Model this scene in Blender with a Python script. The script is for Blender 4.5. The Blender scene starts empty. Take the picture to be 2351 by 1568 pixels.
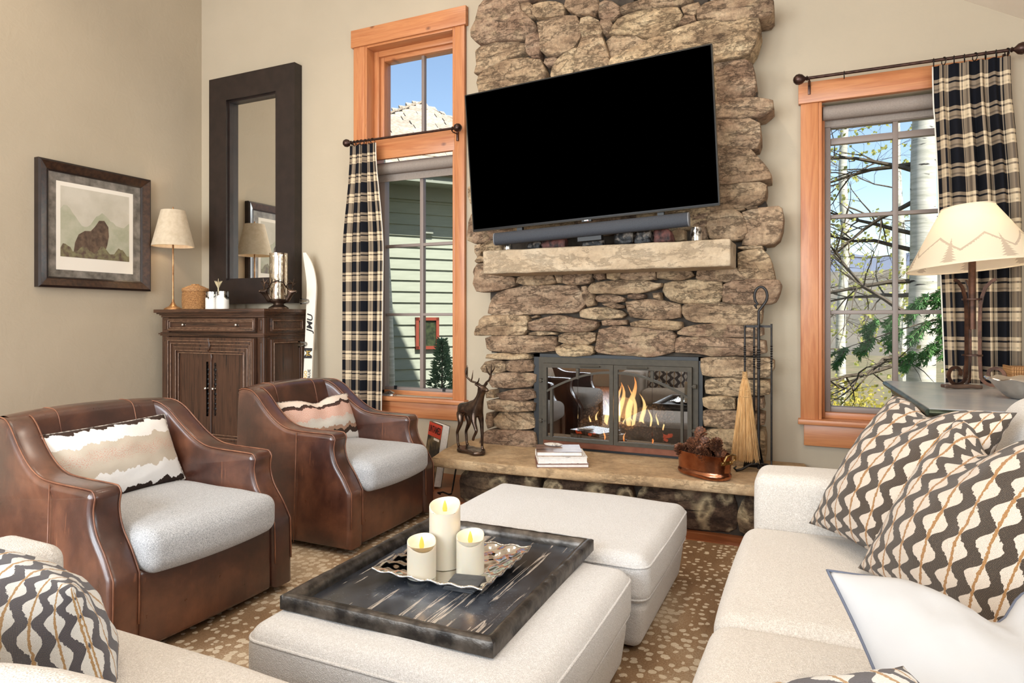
import bpy, bmesh, math, random
from mathutils import Vector, Matrix, noise as mnoise
from mathutils.geometry import tessellate_polygon

R = math.radians
rnd = random.Random(11)
SC = bpy.context.scene
COL = SC.collection

# ------------------------------------------------------------------ camera
cam_d = bpy.data.cameras.new('camera')
cam = bpy.data.objects.new('camera', cam_d)
COL.objects.link(cam)
SC.camera = cam
cam.location = (0, 0, 1.25)
cam.rotation_euler = (R(90), 0, R(24.75))
cam_d.sensor_fit = 'HORIZONTAL'
cam_d.sensor_width = 36.0
cam_d.lens = 36.0 * 1515 / 2351
cam_d.shift_y = -50 / 2351
cam_d.clip_start = 0.02
cam_d.clip_end = 500

# ------------------------------------------------------------------ world, sun, windows' daylight, exposure
SC.view_settings.view_transform = 'Standard'
SC.view_settings.look = 'None'
SC.view_settings.gamma = 1.0
SC.view_settings.use_curve_mapping = False
SC.view_settings.exposure = 0.0
W = bpy.data.worlds.new('sky')
SC.world = W
W.use_nodes = True
wn = W.node_tree
wbg = wn.nodes['Background']
wsky = wn.nodes.new('ShaderNodeTexSky')
wsky.sky_type = 'NISHITA'
wsky.sun_disc = False
wsky.sun_elevation = R(57)
wsky.sun_rotation = R(155)
wsky.altitude = 2400
wsky.air_density = 1.6
wsky.dust_density = 1.2
wn.links.new(wsky.outputs[0], wbg.inputs[0])
wbg.inputs[1].default_value = 0.20


def add_light(name, kind, loc, energy, color, direction=None, **kw):
    d = bpy.data.lights.new(name, kind)
    d.energy = energy
    d.color = color
    for k, v in kw.items():
        setattr(d, k, v)
    o = bpy.data.objects.new(name, d)
    COL.objects.link(o)
    o.location = loc
    if direction is not None:
        o.rotation_euler = Vector(direction).to_track_quat('-Z', 'Y').to_euler()
    return o


add_light('sun', 'SUN', (4, -6, 12), 8.5, (1.0, 0.94, 0.84), (-0.65, 0.50, -1.10), angle=R(0.6))
DAY = (0.86, 0.94, 1.0)
# daylight entering through the glazing of the rear wall and of the right-hand wall
for (wx, wz, wh, wp) in ((-4.1, 2.075, 3.25, 270), (-1.7, 2.075, 3.25, 270), (0.9, 1.40, 1.9, 80)):
    add_light('rear_window_daylight', 'AREA', (wx, -3.05, wz), wp, DAY, (0, 1, -0.04), shape='RECTANGLE', size=1.9, size_y=wh)
add_light('side_window_daylight', 'AREA', (2.35, 0.4, 1.35), 100, DAY, (-1, 0, -0.02), shape='RECTANGLE', size=2.6, size_y=1.7)
# recessed ceiling downlights
for (lx, ly, lz) in ((-2.7, 3.25, 4.8), (-0.9, 3.3, 3.9), (-4.6, 2.4, 4.7), (-3.0, 0.8, 4.9), (0.7, 1.6, 3.0), (-1.0, 0.2, 4.0)):
    add_light('downlight', 'SPOT', (lx, ly, lz), 58, (1.0, 0.88, 0.73), (0, 0.10, -1), spot_size=R(125), spot_blend=0.8, shadow_soft_size=0.08)


# ------------------------------------------------------------------ helpers
def mk(name, v, f, mat, parent=None, smooth=35, uv=None, loc=None, rot=None):
    me = bpy.data.meshes.new(name)
    me.from_pydata([tuple(p) for p in v], [], f)
    if uv is not None:
        ul = me.uv_layers.new(name='UVMap')
        vi = [0] * len(me.loops)
        me.loops.foreach_get('vertex_index', vi)
        flat = []
        for i in vi:
            flat += uv[i]
        ul.data.foreach_set('uv', flat)
    if smooth:
        me.polygons.foreach_set('use_smooth', [True] * len(me.polygons))
        if smooth < 180:
            me.set_sharp_from_angle(angle=R(smooth))
    me.update()
    o = bpy.data.objects.new(name, me)
    COL.objects.link(o)
    for m in (mat if isinstance(mat, (list, tuple)) else [mat]):
        me.materials.append(m)
    if parent is not None:
        o.parent = parent
    if loc is not None:
        o.location = loc
    if rot is not None:
        o.rotation_euler = rot
    return o


def tag(o, label=None, cat=None, group=None, kind=None):
    if label:
        o['label'] = label
    if cat:
        o['category'] = cat
    if group:
        o['group'] = group
    if kind:
        o['kind'] = kind
    return o


def thing(name, label, cat, loc=(0, 0, 0), rz=0.0, group=None, kind=None):
    o = bpy.data.objects.new(name, None)
    COL.objects.link(o)
    o.location = loc
    o.rotation_euler = (0, 0, rz)
    o.empty_display_size = 0.1
    return tag(o, label, cat, group, kind)


def link_copy(src, parent=None, loc=None, rot=None, scale=None):
    o = src.copy()
    COL.objects.link(o)
    if parent is not None:
        o.parent = parent
    if loc is not None:
        o.location = loc
    if rot is not None:
        o.rotation_euler = rot
    if scale is not None:
        o.scale = scale
    return o


class B:
    """collects vertices and faces"""
    def __init__(s):
        s.v, s.f, s.uv = [], [], None

    def add(s, v, f, M=None):
        n = len(s.v)
        s.v += [(M @ Vector(p)) if M else Vector(p) for p in v]
        s.f += [tuple(i + n for i in q) for q in f]
        return s

    def box(s, x0, x1, y0, y1, z0, z1, M=None, c=0.0):
        if c > 0:
            v, f = rbox((x1 - x0) / 2, (y1 - y0) / 2, (z1 - z0) / 2, c, 1, 1)
            T = Matrix.Translation(((x0 + x1) / 2, (y0 + y1) / 2, (z0 + z1) / 2))
            return s.add(v, f, (M @ T) if M else T)
        v = [(x, y, z) for x in (x0, x1) for y in (y0, y1) for z in (z0, z1)]
        f = [(0, 1, 3, 2), (4, 6, 7, 5), (0, 4, 5, 1), (2, 3, 7, 6), (0, 2, 6, 4), (1, 5, 7, 3)]
        return s.add(v, f, M)

    def lathe(s, prof, n=24, M=None, cap=True):
        v, f = [], []
        for (r, z) in prof:
            for i in range(n):
                a = 2 * math.pi * i / n
                v.append((r * math.cos(a), r * math.sin(a), z))
        for j in range(len(prof) - 1):
            for i in range(n):
                k = (i + 1) % n
                f.append((j * n + i, j * n + k, (j + 1) * n + k, (j + 1) * n + i))
        if cap:
            if prof[0][0] > 1e-5:
                f.append(tuple(reversed(range(n))))
            if prof[-1][0] > 1e-5:
                f.append(tuple((len(prof) - 1) * n + i for i in range(n)))
        return s.add(v, f, M)

    def tube(s, pts, rad, n=8, M=None, cap=True, squash=None, twist=0.0):
        """sweep a round (or squashed / square n=4) section along pts; rad is a number or list"""
        P = [Vector(p) for p in pts]
        m = len(P)
        rr = rad if isinstance(rad, (list, tuple)) else [rad] * m
        T = []
        for i in range(m):
            a = P[max(i - 1, 0)]
            b = P[min(i + 1, m - 1)]
            d = (b - a)
            T.append(d.normalized() if d.length > 1e-9 else Vector((0, 0, 1)))
        up = Vector((0, 0, 1)) if abs(T[0].z) < 0.9 else Vector((0, 1, 0))
        N = (up - T[0] * up.dot(T[0])).normalized()
        v, f = [], []
        for i in range(m):
            if i:
                N = (N - T[i] * N.dot(T[i]))
                N = N.normalized() if N.length > 1e-6 else Vector((1, 0, 0))
            Bn = T[i].cross(N)
            for k in range(n):
                a = 2 * math.pi * (k + 0.5) / n + twist * i / max(m - 1, 1)
                ca, sa = math.cos(a), math.sin(a)
                if squash:
                    ca *= squash[0]
                    sa *= squash[1]
                v.append(P[i] + (N * ca + Bn * sa) * rr[i])
        for i in range(m - 1):
            for k in range(n):
                k2 = (k + 1) % n
                f.append((i * n + k, i * n + k2, (i + 1) * n + k2, (i + 1) * n + k))
        if cap:
            f.append(tuple(reversed(range(n))))
            f.append(tuple((m - 1) * n + k for k in range(n)))
        return s.add(v, f, M)

    def prism(s, poly, y0, y1, M=None):
        """polygon in (x,z) extruded along y"""
        n = len(poly)
        v = [(x, y0, z) for x, z in poly] + [(x, y1, z) for x, z in poly]
        f = [tuple(range(n)), tuple(reversed(range(n, 2 * n)))]
        f += [(i, i + n, (i + 1) % n + n, (i + 1) % n) for i in range(n)]
        return s.add(v, f, M)

    def build(s, name, mat, parent=None, smooth=35, **kw):
        return mk(name, s.v, s.f, mat, parent, smooth, s.uv, **kw)


def axis_pts(h, r, n, k):
    r = min(r, h * 0.999)
    e = [r * math.tan(math.pi / 4 * i / k) for i in range(1, k + 1)]
    inn = h - r
    mid = [-inn + 2 * inn * i / n for i in range(n + 1)]
    return [-inn - q for q in reversed(e)] + mid + [inn + q for q in e]


def rbox(hx, hy, hz, r, n=6, k=3):
    """box with rounded edges (cube grid pushed onto a rounded box)"""
    r = min(r, hx * 0.98, hy * 0.98, hz * 0.98)
    ax = [axis_pts(h, r, n, k) for h in (hx, hy, hz)]
    H = (hx, hy, hz)
    v, f, key = [], [], {}

    def vid(p):
        q = tuple(round(c, 5) for c in p)
        if q in key:
            return key[q]
        w = []
        d = []
        for c, h in zip(p, H):
            cl = max(-(h - r), min(h - r, c))
            w.append(cl)
            d.append(c - cl)
        L = math.sqrt(sum(c * c for c in d))
        if L > 1e-9:
            w = [a + b / L * r for a, b in zip(w, d)]
        key[q] = len(v)
        v.append(tuple(w))
        return key[q]
    for a in range(3):
        b, c = (a + 1) % 3, (a + 2) % 3
        for sgn in (-1, 1):
            for i in range(len(ax[b]) - 1):
                for j in range(len(ax[c]) - 1):
                    q = []
                    for (ii, jj) in ((i, j), (i + 1, j), (i + 1, j + 1), (i, j + 1)):
                        p = [0, 0, 0]
                        p[a] = sgn * H[a]
                        p[b] = ax[b][ii]
                        p[c] = ax[c][jj]
                        q.append(vid(p))
                    if len(set(q)) >= 3:
                        f.append(tuple(q) if sgn > 0 else tuple(reversed(q)))
    return v, f


def cushion(hx, hy, hz, r, crown=0.02, n=10, k=4, bottom=True, sag=0.0, seed=0, wr=0.0):
    v, f = rbox(hx, hy, hz, r, n, k)
    out = []
    for (x, y, z) in v:
        ux, uy, uz = x / hx, y / hy, z / hz
        c = (1 - ux * ux) * (1 - uy * uy)
        dz = crown * max(c, 0) ** 0.7 * (1 if uz > 0 else (-1 if bottom else 0)) * abs(uz)
        dx = crown * 0.5 * max((1 - uy * uy) * (1 - uz * uz), 0) * ux
        dy = crown * 0.5 * max((1 - ux * ux) * (1 - uz * uz), 0) * uy
        if wr:
            nz = mnoise.noise(Vector((x * 5 + seed, y * 5, z * 5))) * wr
            dz += nz * (1 if uz > 0 else 0)
            dx += nz * 0.5
            dy += nz * 0.5
        out.append((x + dx, y + dy, z + dz))
    return out, f


def T(x, y, z):
    return Matrix.Translation((x, y, z))


def RZ(a):
    return Matrix.Rotation(a, 4, 'Z')


def RX(a):
    return Matrix.Rotation(a, 4, 'X')


def RY(a):
    return Matrix.Rotation(a, 4, 'Y')


# ------------------------------------------------------------------ materials
def s2l(c):
    return tuple(((x / 255) / 12.92 if x / 255 <= 0.04045 else ((x / 255 + 0.055) / 1.055) ** 2.4) for x in c) + (1.0,)


class NT:
    def __init__(s, name):
        s.m = bpy.data.materials.new(name)
        s.m.use_nodes = True
        s.t = s.m.node_tree
        s.bsdf = s.t.nodes['Principled BSDF']
        s.out = s.t.nodes['Material Output']

    def n(s, typ, **kw):
        q = s.t.nodes.new('ShaderNode' + typ)
        for k, val in kw.items():
            if k.startswith('i_'):
                q.inputs[k[2:]].default_value = val
            else:
                setattr(q, k, val)
        return q

    def set(s, inp, val):
        x = s.bsdf.inputs[inp]
        if hasattr(val, 'is_output') or isinstance(val, bpy.types.NodeSocket):
            s.t.links.new(val, x)
        else:
            x.default_value = val

    def L(s, a, b):
        s.t.links.new(a, b)

    def coord(s, kind='Object', scale=(1, 1, 1), rot=(0, 0, 0)):
        tc = s.n('TexCoord')
        mp = s.n('Mapping')
        mp.inputs['Scale'].default_value = scale
        mp.inputs['Rotation'].default_value = rot
        s.L(tc.outputs[kind], mp.inputs[0])
        return mp.outputs[0]

    def noise(s, co, scale=5, detail=4, rough=0.55, dist=0.0):
        q = s.n('TexNoise')
        q.inputs['Scale'].default_value = scale
        q.inputs['Detail'].default_value = detail
        q.inputs['Roughness'].default_value = rough
        q.inputs['Distortion'].default_value = dist
        s.L(co, q.inputs['Vector'])
        return q.outputs[0]

    def ramp(s, fac, stops, interp='LINEAR'):
        q = s.n('ValToRGB')
        q.color_ramp.interpolation = interp
        e = q.color_ramp.elements
        while len(e) < len(stops):
            e.new(0.5)
        for el, (p, c) in zip(e, stops):
            el.position = p
            el.color = c if len(c) == 4 else tuple(c) + (1,)
        s.L(fac, q.inputs[0])
        return q.outputs[0]

    def mix(s, fac, a, b, blend='MIX'):
        q = s.n('Mix', data_type='RGBA', blend_type=blend)
        for sock, val in ((q.inputs[0], fac), (q.inputs[6], a), (q.inputs[7], b)):
            if isinstance(val, bpy.types.NodeSocket):
                s.L(val, sock)
            else:
                sock.default_value = val
        return q.outputs[2]

    def math(s, op, a, b=None, c=None, clamp=False):
        q = s.n('Math', operation=op, use_clamp=clamp)
        for i, val in enumerate((a, b, c)):
            if val is None:
                continue
            if isinstance(val, bpy.types.NodeSocket):
                s.L(val, q.inputs[i])
            else:
                q.inputs[i].default_value = val
        return q.outputs[0]

    def bump(s, h, strength=0.3, dist=0.01, prev=None):
        q = s.n('Bump')
        q.inputs['Strength'].default_value = strength
        q.inputs['Distance'].default_value = dist
        s.L(h, q.inputs['Height'])
        if prev is not None:
            s.L(prev, q.inputs['Normal'])
        s.L(q.outputs[0], s.bsdf.inputs['Normal'])
        return q.outputs[0]

    def sep(s, co):
        q = s.n('SeparateXYZ')
        s.L(co, q.inputs[0])
        return q.outputs


def pm(name, c1, c2=None, scale=8, detail=4, stretch=(1, 1, 1), rough=0.6, metal=0.0, bump=0.0, bscale=None, bdist=0.004,
       spec=0.5, coat=0.0, lo=0.35, hi=0.65, vary=0.0, sheen=0.0, emit=None):
    m = NT(name)
    co = m.coord('Object', stretch)
    if c2 is not None:
        col = m.ramp(m.noise(co, scale, detail), [(lo, s2l(c1)), (hi, s2l(c2))])
        if vary:
            oi = m.n('ObjectInfo')
            h = m.n('HueSaturation')
            m.L(col, h.inputs['Color'])
            m.L(m.math('MULTIPLY_ADD', oi.outputs['Random'], vary, 1 - vary / 2), h.inputs['Value'])
            col = h.outputs[0]
        m.set('Base Color', col)
    else:
        m.set('Base Color', s2l(c1))
    m.set('Roughness', rough)
    m.set('Metallic', metal)
    m.set('Specular IOR Level', spec)
    if coat:
        m.set('Coat Weight', coat)
        m.set('Coat Roughness', 0.12)
    if sheen:
        m.set('Sheen Weight', sheen)
    if bump:
        m.bump(m.noise(co, bscale or scale * 3, 5), bump, bdist)
    if emit:
        m.set('Emission Color', s2l(emit[0]))
        m.set('Emission Strength', emit[1])
    return m.m


M = {}


def mat_wall():
    m = NT('beige plaster')
    co = m.coord('Object')
    m.set('Base Color', m.ramp(m.noise(co, 1.3, 3), [(0.3, s2l((179, 165, 143))), (0.7, s2l((185, 171, 149)))]))
    m.set('Roughness', 0.75)
    m.set('Specular IOR Level', 0.25)
    h = m.math('ADD', m.noise(co, 7, 5, 0.6, 0.6), m.math('MULTIPLY', m.noise(co, 60, 3), 0.12))
    m.bump(h, 0.22, 0.012)
    return m.m


def mat_wood(name, ca, cb, ck, axis=2, rough=0.38, gscale=1.0, knots=True):
    """sawn boards: grain runs along `axis` of the object"""
    m = NT(name)
    st = [9 * gscale] * 3
    st[axis] = 0.55 * gscale
    co = m.coord('Object', st)
    oi = m.n('ObjectInfo')
    add = m.n('VectorMath', operation='ADD')
    m.L(co, add.inputs[0])
    m.L(m.math('MULTIPLY', oi.outputs['Random'], 37.0), add.inputs[1])
    co = add.outputs[0]
    g = m.noise(co, 2.2, 6, 0.6, 0.8)
    col = m.ramp(g, [(0.30, s2l(ca)), (0.52, s2l(cb)), (0.72, s2l(ca))])
    f = m.noise(co, 14, 3)
    col = m.mix(m.math('MULTIPLY', f, 0.25), col, s2l(ck), 'MULTIPLY')
    if knots:
        st2 = [3.2] * 3
        st2[axis] = 2.0
        st2[1] = 0.0
        co2 = m.coord('Object', st2)
        ad2 = m.n('VectorMath', operation='ADD')
        m.L(co2, ad2.inputs[0])
        m.L(m.math('MULTIPLY', oi.outputs['Random'], 19.0), ad2.inputs[1])
        co2 = ad2.outputs[0]
        vo = m.n('TexVoronoi', feature='F1')
        vo.inputs['Scale'].default_value = 1.35
        m.L(co2, vo.inputs['Vector'])
        k = m.ramp(vo.outputs['Distance'], [(0.025, (1, 1, 1)), (0.085, (0, 0, 0))])
        col = m.mix(m.math('MULTIPLY', k, 0.75), col, s2l(ck))
    m.set('Base Color', col)
    m.set('Roughness', rough)
    m.bump(g, 0.12, 0.004)
    return m.m


def mat_stone(name, cols, lich=0.35, dark=0.3, sc=1.0, crk=0.4, fin=0.75, bmp=0.04, pt=0.50):
    m = NT(name)
    tc = m.n('TexCoord')
    oi = m.n('ObjectInfo')
    add = m.n('VectorMath', operation='ADD')
    m.L(tc.outputs['Object'], add.inputs[0])
    m.L(m.math('MULTIPLY', oi.outputs['Random'], 53.0), add.inputs[1])
    co = add.outputs[0]
    mp = m.n('Mapping')
    mp.inputs['Scale'].default_value = (1, 1, 2.6)
    m.L(co, mp.inputs[0])
    base = m.ramp(m.noise(mp.outputs[0], 4.5 * sc, 7, 0.66, 0.15), [(0.28, s2l(cols[0])), (0.45, s2l(cols[1])), (0.60, s2l(cols[2])), (0.78, s2l(cols[3]))])
    h = m.n('HueSaturation')
    h.inputs['Saturation'].default_value = 0.98
    m.L(base, h.inputs['Color'])
    m.L(m.math('MULTIPLY_ADD', oi.outputs['Random'], 0.42, 0.86), h.inputs['Value'])
    m.L(m.math('MULTIPLY_ADD', oi.outputs['Random'], 0.02, 0.49), h.inputs['Hue'])
    base = h.outputs[0]
    fine = m.noise(co, 42 * sc, 6, 0.7)
    base = m.mix(fin, base, m.ramp(fine, [(0.28, (0.38, 0.35, 0.33)), (0.5, (0.95, 0.94, 0.93)), (0.72, (1.5, 1.47, 1.42))]), 'MULTIPLY')
    crack = m.ramp(m.noise(mp.outputs[0], 3.2 * sc, 9, 0.72, 0.25), [(0.478, (1, 1, 1)), (0.496, (0, 0, 0)), (0.504, (0, 0, 0)), (0.522, (1, 1, 1))])
    base = m.mix(m.math('MULTIPLY', m.math('SUBTRACT', 1.0, crack), crk), base, s2l((58, 46, 38)))
    # dark weathered blotches
    dk = m.ramp(m.noise(co, 3.1 * sc, 6, 0.68, 0.4), [(0.56, (0, 0, 0)), (0.66, (1, 1, 1))])
    base = m.mix(m.math('MULTIPLY', dk, dark), base, s2l((74, 58, 48)))
    # pale lichen rosettes
    vo = m.n('TexVoronoi', feature='SMOOTH_F1')
    vo.inputs['Scale'].default_value = 11 * sc
    wv = m.n('VectorMath', operation='ADD')
    m.L(co, wv.inputs[0])
    m.L(m.math('MULTIPLY', m.noise(co, 18, 3), 0.06), wv.inputs[1])
    m.L(wv.outputs[0], vo.inputs['Vector'])
    ring = m.ramp(vo.outputs['Distance'], [(0.10, (0.2, 0.2, 0.2)), (0.24, (1, 1, 1)), (0.32, (0.5, 0.5, 0.5)), (0.42, (0, 0, 0))])
    patch = m.ramp(m.noise(co, 2.3 * sc, 4), [(pt, (0, 0, 0)), (pt + 0.12, (1, 1, 1))])
    base = m.mix(m.math('MULTIPLY', m.math('MULTIPLY', ring, patch), lich), base, s2l((214, 190, 150)))
    m.set('Base Color', base)
    m.set('Roughness', 0.85)
    m.set('Specular IOR Level', 0.3)
    hh = m.math('ADD', m.noise(co, 12 * sc, 8, 0.70, 0.0), m.math('MULTIPLY', fine, 0.35))
    m.bump(m.math('ADD', hh, m.math('MULTIPLY', crack, 0.1)), 1.0, bmp)
    return m.m


def mat_fabric(name, c1, c2, scale=180, rough=0.95, bump=0.5, bdist=0.003, weave=True, fleck=0.5, coordk='Object'):
    m = NT(name)
    co = m.coord(coordk)
    w = m.n('TexVoronoi', feature='F1')
    w.inputs['Scale'].default_value = scale
    m.L(co, w.inputs['Vector'])
    nz = m.noise(co, scale * 0.45, 3, 0.6)
    big = m.noise(co, 2.5, 3)
    f = m.math('ADD', m.math('MULTIPLY', w.outputs['Distance'], 0.5), m.math('MULTIPLY', nz, 0.6))
    col = m.ramp(f, [(0.35, s2l(c2)), (0.35 + fleck * 0.5, s2l(c1))])
    col = m.mix(m.math('MULTIPLY', big, 0.12), col, s2l(c2))
    m.set('Base Color', col)
    m.set('Roughness', rough)
    m.set('Specular IOR Level', 0.15)
    m.set('Sheen Weight', 0.25)
    m.bump(f, bump, bdist)
    return m.m


def mat_plaid():
    m = NT('black and cream plaid')
    co = m.coord('UV')
    x, y, _ = m.sep(co)

    def bars(t, per, off):
        q = m.math('FRACT', m.math('DIVIDE', m.math('ADD', t, off), per))
        a = m.math('LESS_THAN', q, 0.54)
        b = m.math('LESS_THAN', m.math('ABSOLUTE', m.math('SUBTRACT', q, 0.69)), 0.032)
        cc = m.math('LESS_THAN', m.math('ABSOLUTE', m.math('SUBTRACT', q, 0.90)), 0.03)
        return m.math('ADD', a, m.math('MULTIPLY', m.math('ADD', b, m.math('MULTIPLY', cc, 0.4)), 0.85), clamp=True)
    bx = bars(x, 0.166, 0.03)
    by = bars(y, 0.166, 0.05)
    s = m.math('MULTIPLY', m.math('ADD', bx, by), 0.5)
    fine = m.noise(co, 900, 2)
    s2 = m.math('ADD', s, m.math('MULTIPLY', m.math('SUBTRACT', fine, 0.5), 0.35))
    col = m.ramp(s2, [(0.12, s2l((226, 205, 172))), (0.42, s2l((158, 140, 118))), (0.62, s2l((120, 106, 92))), (0.9, s2l((24, 25, 31)))])
    m.set('Base Color', col)
    m.set('Roughness', 0.9)
    m.set('Specular IOR Level', 0.15)
    tr = m.n('BsdfTranslucent')
    m.L(col, tr.inputs[0])
    ms = m.n('MixShader')
    ms.inputs[0].default_value = 0.18
    m.L(m.bsdf.outputs[0], ms.inputs[1])
    m.L(tr.outputs[0], ms.inputs[2])
    m.L(ms.outputs[0], m.out.inputs[0])
    m.bump(fine, 0.25, 0.002)
    return m.m


def mat_wave_pillow(name, cd, cw, ct):
    """woven pillow cloth: dark wavy bands, pale lozenges, tan chenille stripes (UV in metres)"""
    m = NT(name)
    co = m.coord('UV')
    wob = m.n('VectorMath', operation='ADD')
    m.L(co, wob.inputs[0])
    m.L(m.math('MULTIPLY', m.math('SUBTRACT', m.noise(co, 95, 3), 0.5), 0.013), wob.inputs[1])
    x, y, _ = m.sep(wob.outputs[0])
    P, lam = 0.086, 0.088
    u = m.math('DIVIDE', x, P)
    i = m.math('ROUND', u)
    t = m.math('SUBTRACT', u, i)
    ph = m.math('ADD', m.math('DIVIDE', y, lam), m.math('MULTIPLY', i, 0.5))
    wv = m.math('COSINE', m.math('MULTIPLY', ph, 6.2832))
    hw = m.math('MULTIPLY_ADD', wv, 0.20, 0.25)
    at = m.math('ABSOLUTE', t)
    dark = m.math('GREATER_THAN', at, hw)
    line = m.math('LESS_THAN', at, 0.05)
    wx = m.n('TexWave', wave_type='BANDS', bands_direction='X')
    wx.inputs['Scale'].default_value = 120
    wy = m.n('TexWave', wave_type='BANDS', bands_direction='Y')
    wy.inputs['Scale'].default_value = 130
    m.L(co, wx.inputs[0])
    m.L(co, wy.inputs[0])
    weave = m.math('MULTIPLY', wx.outputs['Fac'], wy.outputs['Fac'])
    nz = m.noise(co, 500, 3)
    cdark = m.ramp(m.math('ADD', weave, m.math('MULTIPLY', nz, 0.3)), [(0.35, s2l(cd)), (1.15, s2l((150, 132, 112)))])
    cwhite = m.ramp(nz, [(0.3, s2l(tuple(int(q * 0.84) for q in cw))), (0.7, s2l(cw))])
    ctan = m.ramp(nz, [(0.3, s2l(tuple(int(q * 0.72) for q in ct))), (0.7, s2l(ct))])
    col = m.mix(dark, cwhite, cdark)
    col = m.mix(line, col, ctan)
    m.set('Base Color', col)
    m.set('Roughness', 0.95)
    m.set('Specular IOR Level', 0.1)
    m.set('Sheen Weight', 0.2)
    h = m.math('ADD', m.math('MULTIPLY', weave, 0.5), m.math('ADD', m.math('MULTIPLY', line, 0.8), m.math('MULTIPLY', nz, 0.5)))
    m.bump(h, 0.5, 0.004)
    return m.m


def mat_band_pillow(name, stops, red, jag=0.05):
    """landscape-like horizontal ragged bands; UV v in 0..1 from bottom to top"""
    m = NT(name)
    co = m.coord('UV')
    x, y, _ = m.sep(co)
    big = m.math('MULTIPLY', m.math('SUBTRACT', m.noise(m.coord('UV', (5, 0.2, 1)), 1.6, 2), 0.5), 0.30)
    rag = m.math('MULTIPLY', m.math('SUBTRACT', m.noise(m.coord('UV', (26, 4, 1)), 1.6, 6, 0.7), 0.5), jag * 2)
    yy = m.math('ADD', y, m.math('ADD', big, rag))
    col = m.ramp(yy, [(p, s2l(c)) for p, c in stops], 'CONSTANT')
    dots = m.noise(m.coord('UV', (60, 40, 1)), 2.0, 3, 0.7)
    band = m.ramp(yy, [(red[0] - 0.08, (0, 0, 0)), (red[0], (1, 1, 1)), (red[1], (1, 1, 1)), (red[1] + 0.08, (0, 0, 0))])
    d = m.math('MULTIPLY', m.math('GREATER_THAN', dots, 0.55), band)
    col = m.mix(m.math('MULTIPLY', d, 0.7), col, s2l((196, 128, 112)))
    m.set('Base Color', col)
    m.set('Roughness', 0.92)
    m.set('Specular IOR Level', 0.15)
    m.bump(m.noise(co, 90, 3), 0.35, 0.003)
    return m.m


def mat_leather(name):
    m = NT(name)
    co = m.coord('Object')
    a = m.noise(co, 3.2, 5, 0.6, 0.3)
    col = m.ramp(a, [(0.30, s2l((46, 26, 21))), (0.48, s2l((70, 40, 31))), (0.70, s2l((112, 70, 50)))])
    b = m.noise(m.coord('Object', (1, 1, 0.5)), 22, 6, 0.7)
    col = m.mix(0.45, col, m.ramp(b, [(0.3, (0.62, 0.6, 0.6)), (0.7, (1.25, 1.22, 1.2))]), 'MULTIPLY')
    sc = m.ramp(m.noise(m.coord('Object', (1, 1, 0.12)), 46, 2, 0.5, 1.0), [(0.70, (0, 0, 0)), (0.76, (1, 1, 1))])
    col = m.mix(m.math('MULTIPLY', sc, 0.25), col, s2l((176, 112, 76)))
    m.set('Base Color', col)
    m.set('Roughness', m.ramp(b, [(0.2, (0.24, 0.24, 0.24)), (0.8, (0.40, 0.40, 0.40))]))
    m.set('Specular IOR Level', 0.6)
    m.set('Coat Weight', 0.55)
    m.set('Coat Roughness', 0.22)
    vo = m.n('TexVoronoi', feature='DISTANCE_TO_EDGE')
    vo.inputs['Scale'].default_value = 260
    m.L(co, vo.inputs['Vector'])
    m.bump(m.math('ADD', m.math('MULTIPLY', vo.outputs['Distance'], 0.6), m.math('MULTIPLY', b, 0.8)), 0.22, 0.003)
    return m.m


def mat_rug():
    m = NT('spotted brown rug')
    co = m.coord('Object')
    wv = m.n('VectorMath', operation='ADD')
    m.L(co, wv.inputs[0])
    m.L(m.math('MULTIPLY', m.noise(co, 40, 2), 0.02), wv.inputs[1])
    vo = m.n('TexVoronoi', feature='F1')
    vo.inputs['Scale'].default_value = 24
    vo.inputs['Randomness'].default_value = 0.75
    m.L(wv.outputs[0], vo.inputs['Vector'])
    big = m.noise(co, 1.1, 3)
    rad = m.math('MULTIPLY_ADD', big, 0.55, 0.08)
    spot = m.math('LESS_THAN', vo.outputs['Distance'], rad)
    nz = m.noise(co, 160, 3, 0.7)
    ground = m.ramp(m.math('ADD', m.math('MULTIPLY', big, 0.7), m.math('MULTIPLY', nz, 0.3)),
                    [(0.36, s2l((112, 86, 62))), (0.5, s2l((150, 122, 94))), (0.62, s2l((190, 170, 144)))])
    cream = m.ramp(nz, [(0.3, s2l((196, 178, 152))), (0.7, s2l((226, 212, 190)))])
    m.set('Base Color', m.mix(m.math('MULTIPLY', spot, 0.9), ground, cream))
    m.set('Roughness', 0.97)
    m.set('Specular IOR Level', 0.1)
    m.bump(m.math('ADD', nz, m.math('MULTIPLY', spot, 0.4)), 0.5, 0.004)
    return m.m


def mat_glass(name, tint=(1, 1, 1), rough=0.0, refl=0.06, k=0.9):
    """thin glazing: mostly clear, mirror-like at a glancing angle"""
    m = NT(name)
    tr = m.n('BsdfTransparent')
    tr.inputs[0].default_value = tint + (1,)
    gl = m.n('BsdfGlossy')
    gl.inputs['Roughness'].default_value = rough
    fr = m.n('Fresnel')
    fr.inputs[0].default_value = 1.5
    ms = m.n('MixShader')
    m.L(m.math('MULTIPLY_ADD', fr.outputs[0], k, refl - 0.04, clamp=True), ms.inputs[0])
    m.L(tr.outputs[0], ms.inputs[1])
    m.L(gl.outputs[0], ms.inputs[2])
    m.L(ms.outputs[0], m.out.inputs[0])
    return m.m


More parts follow.
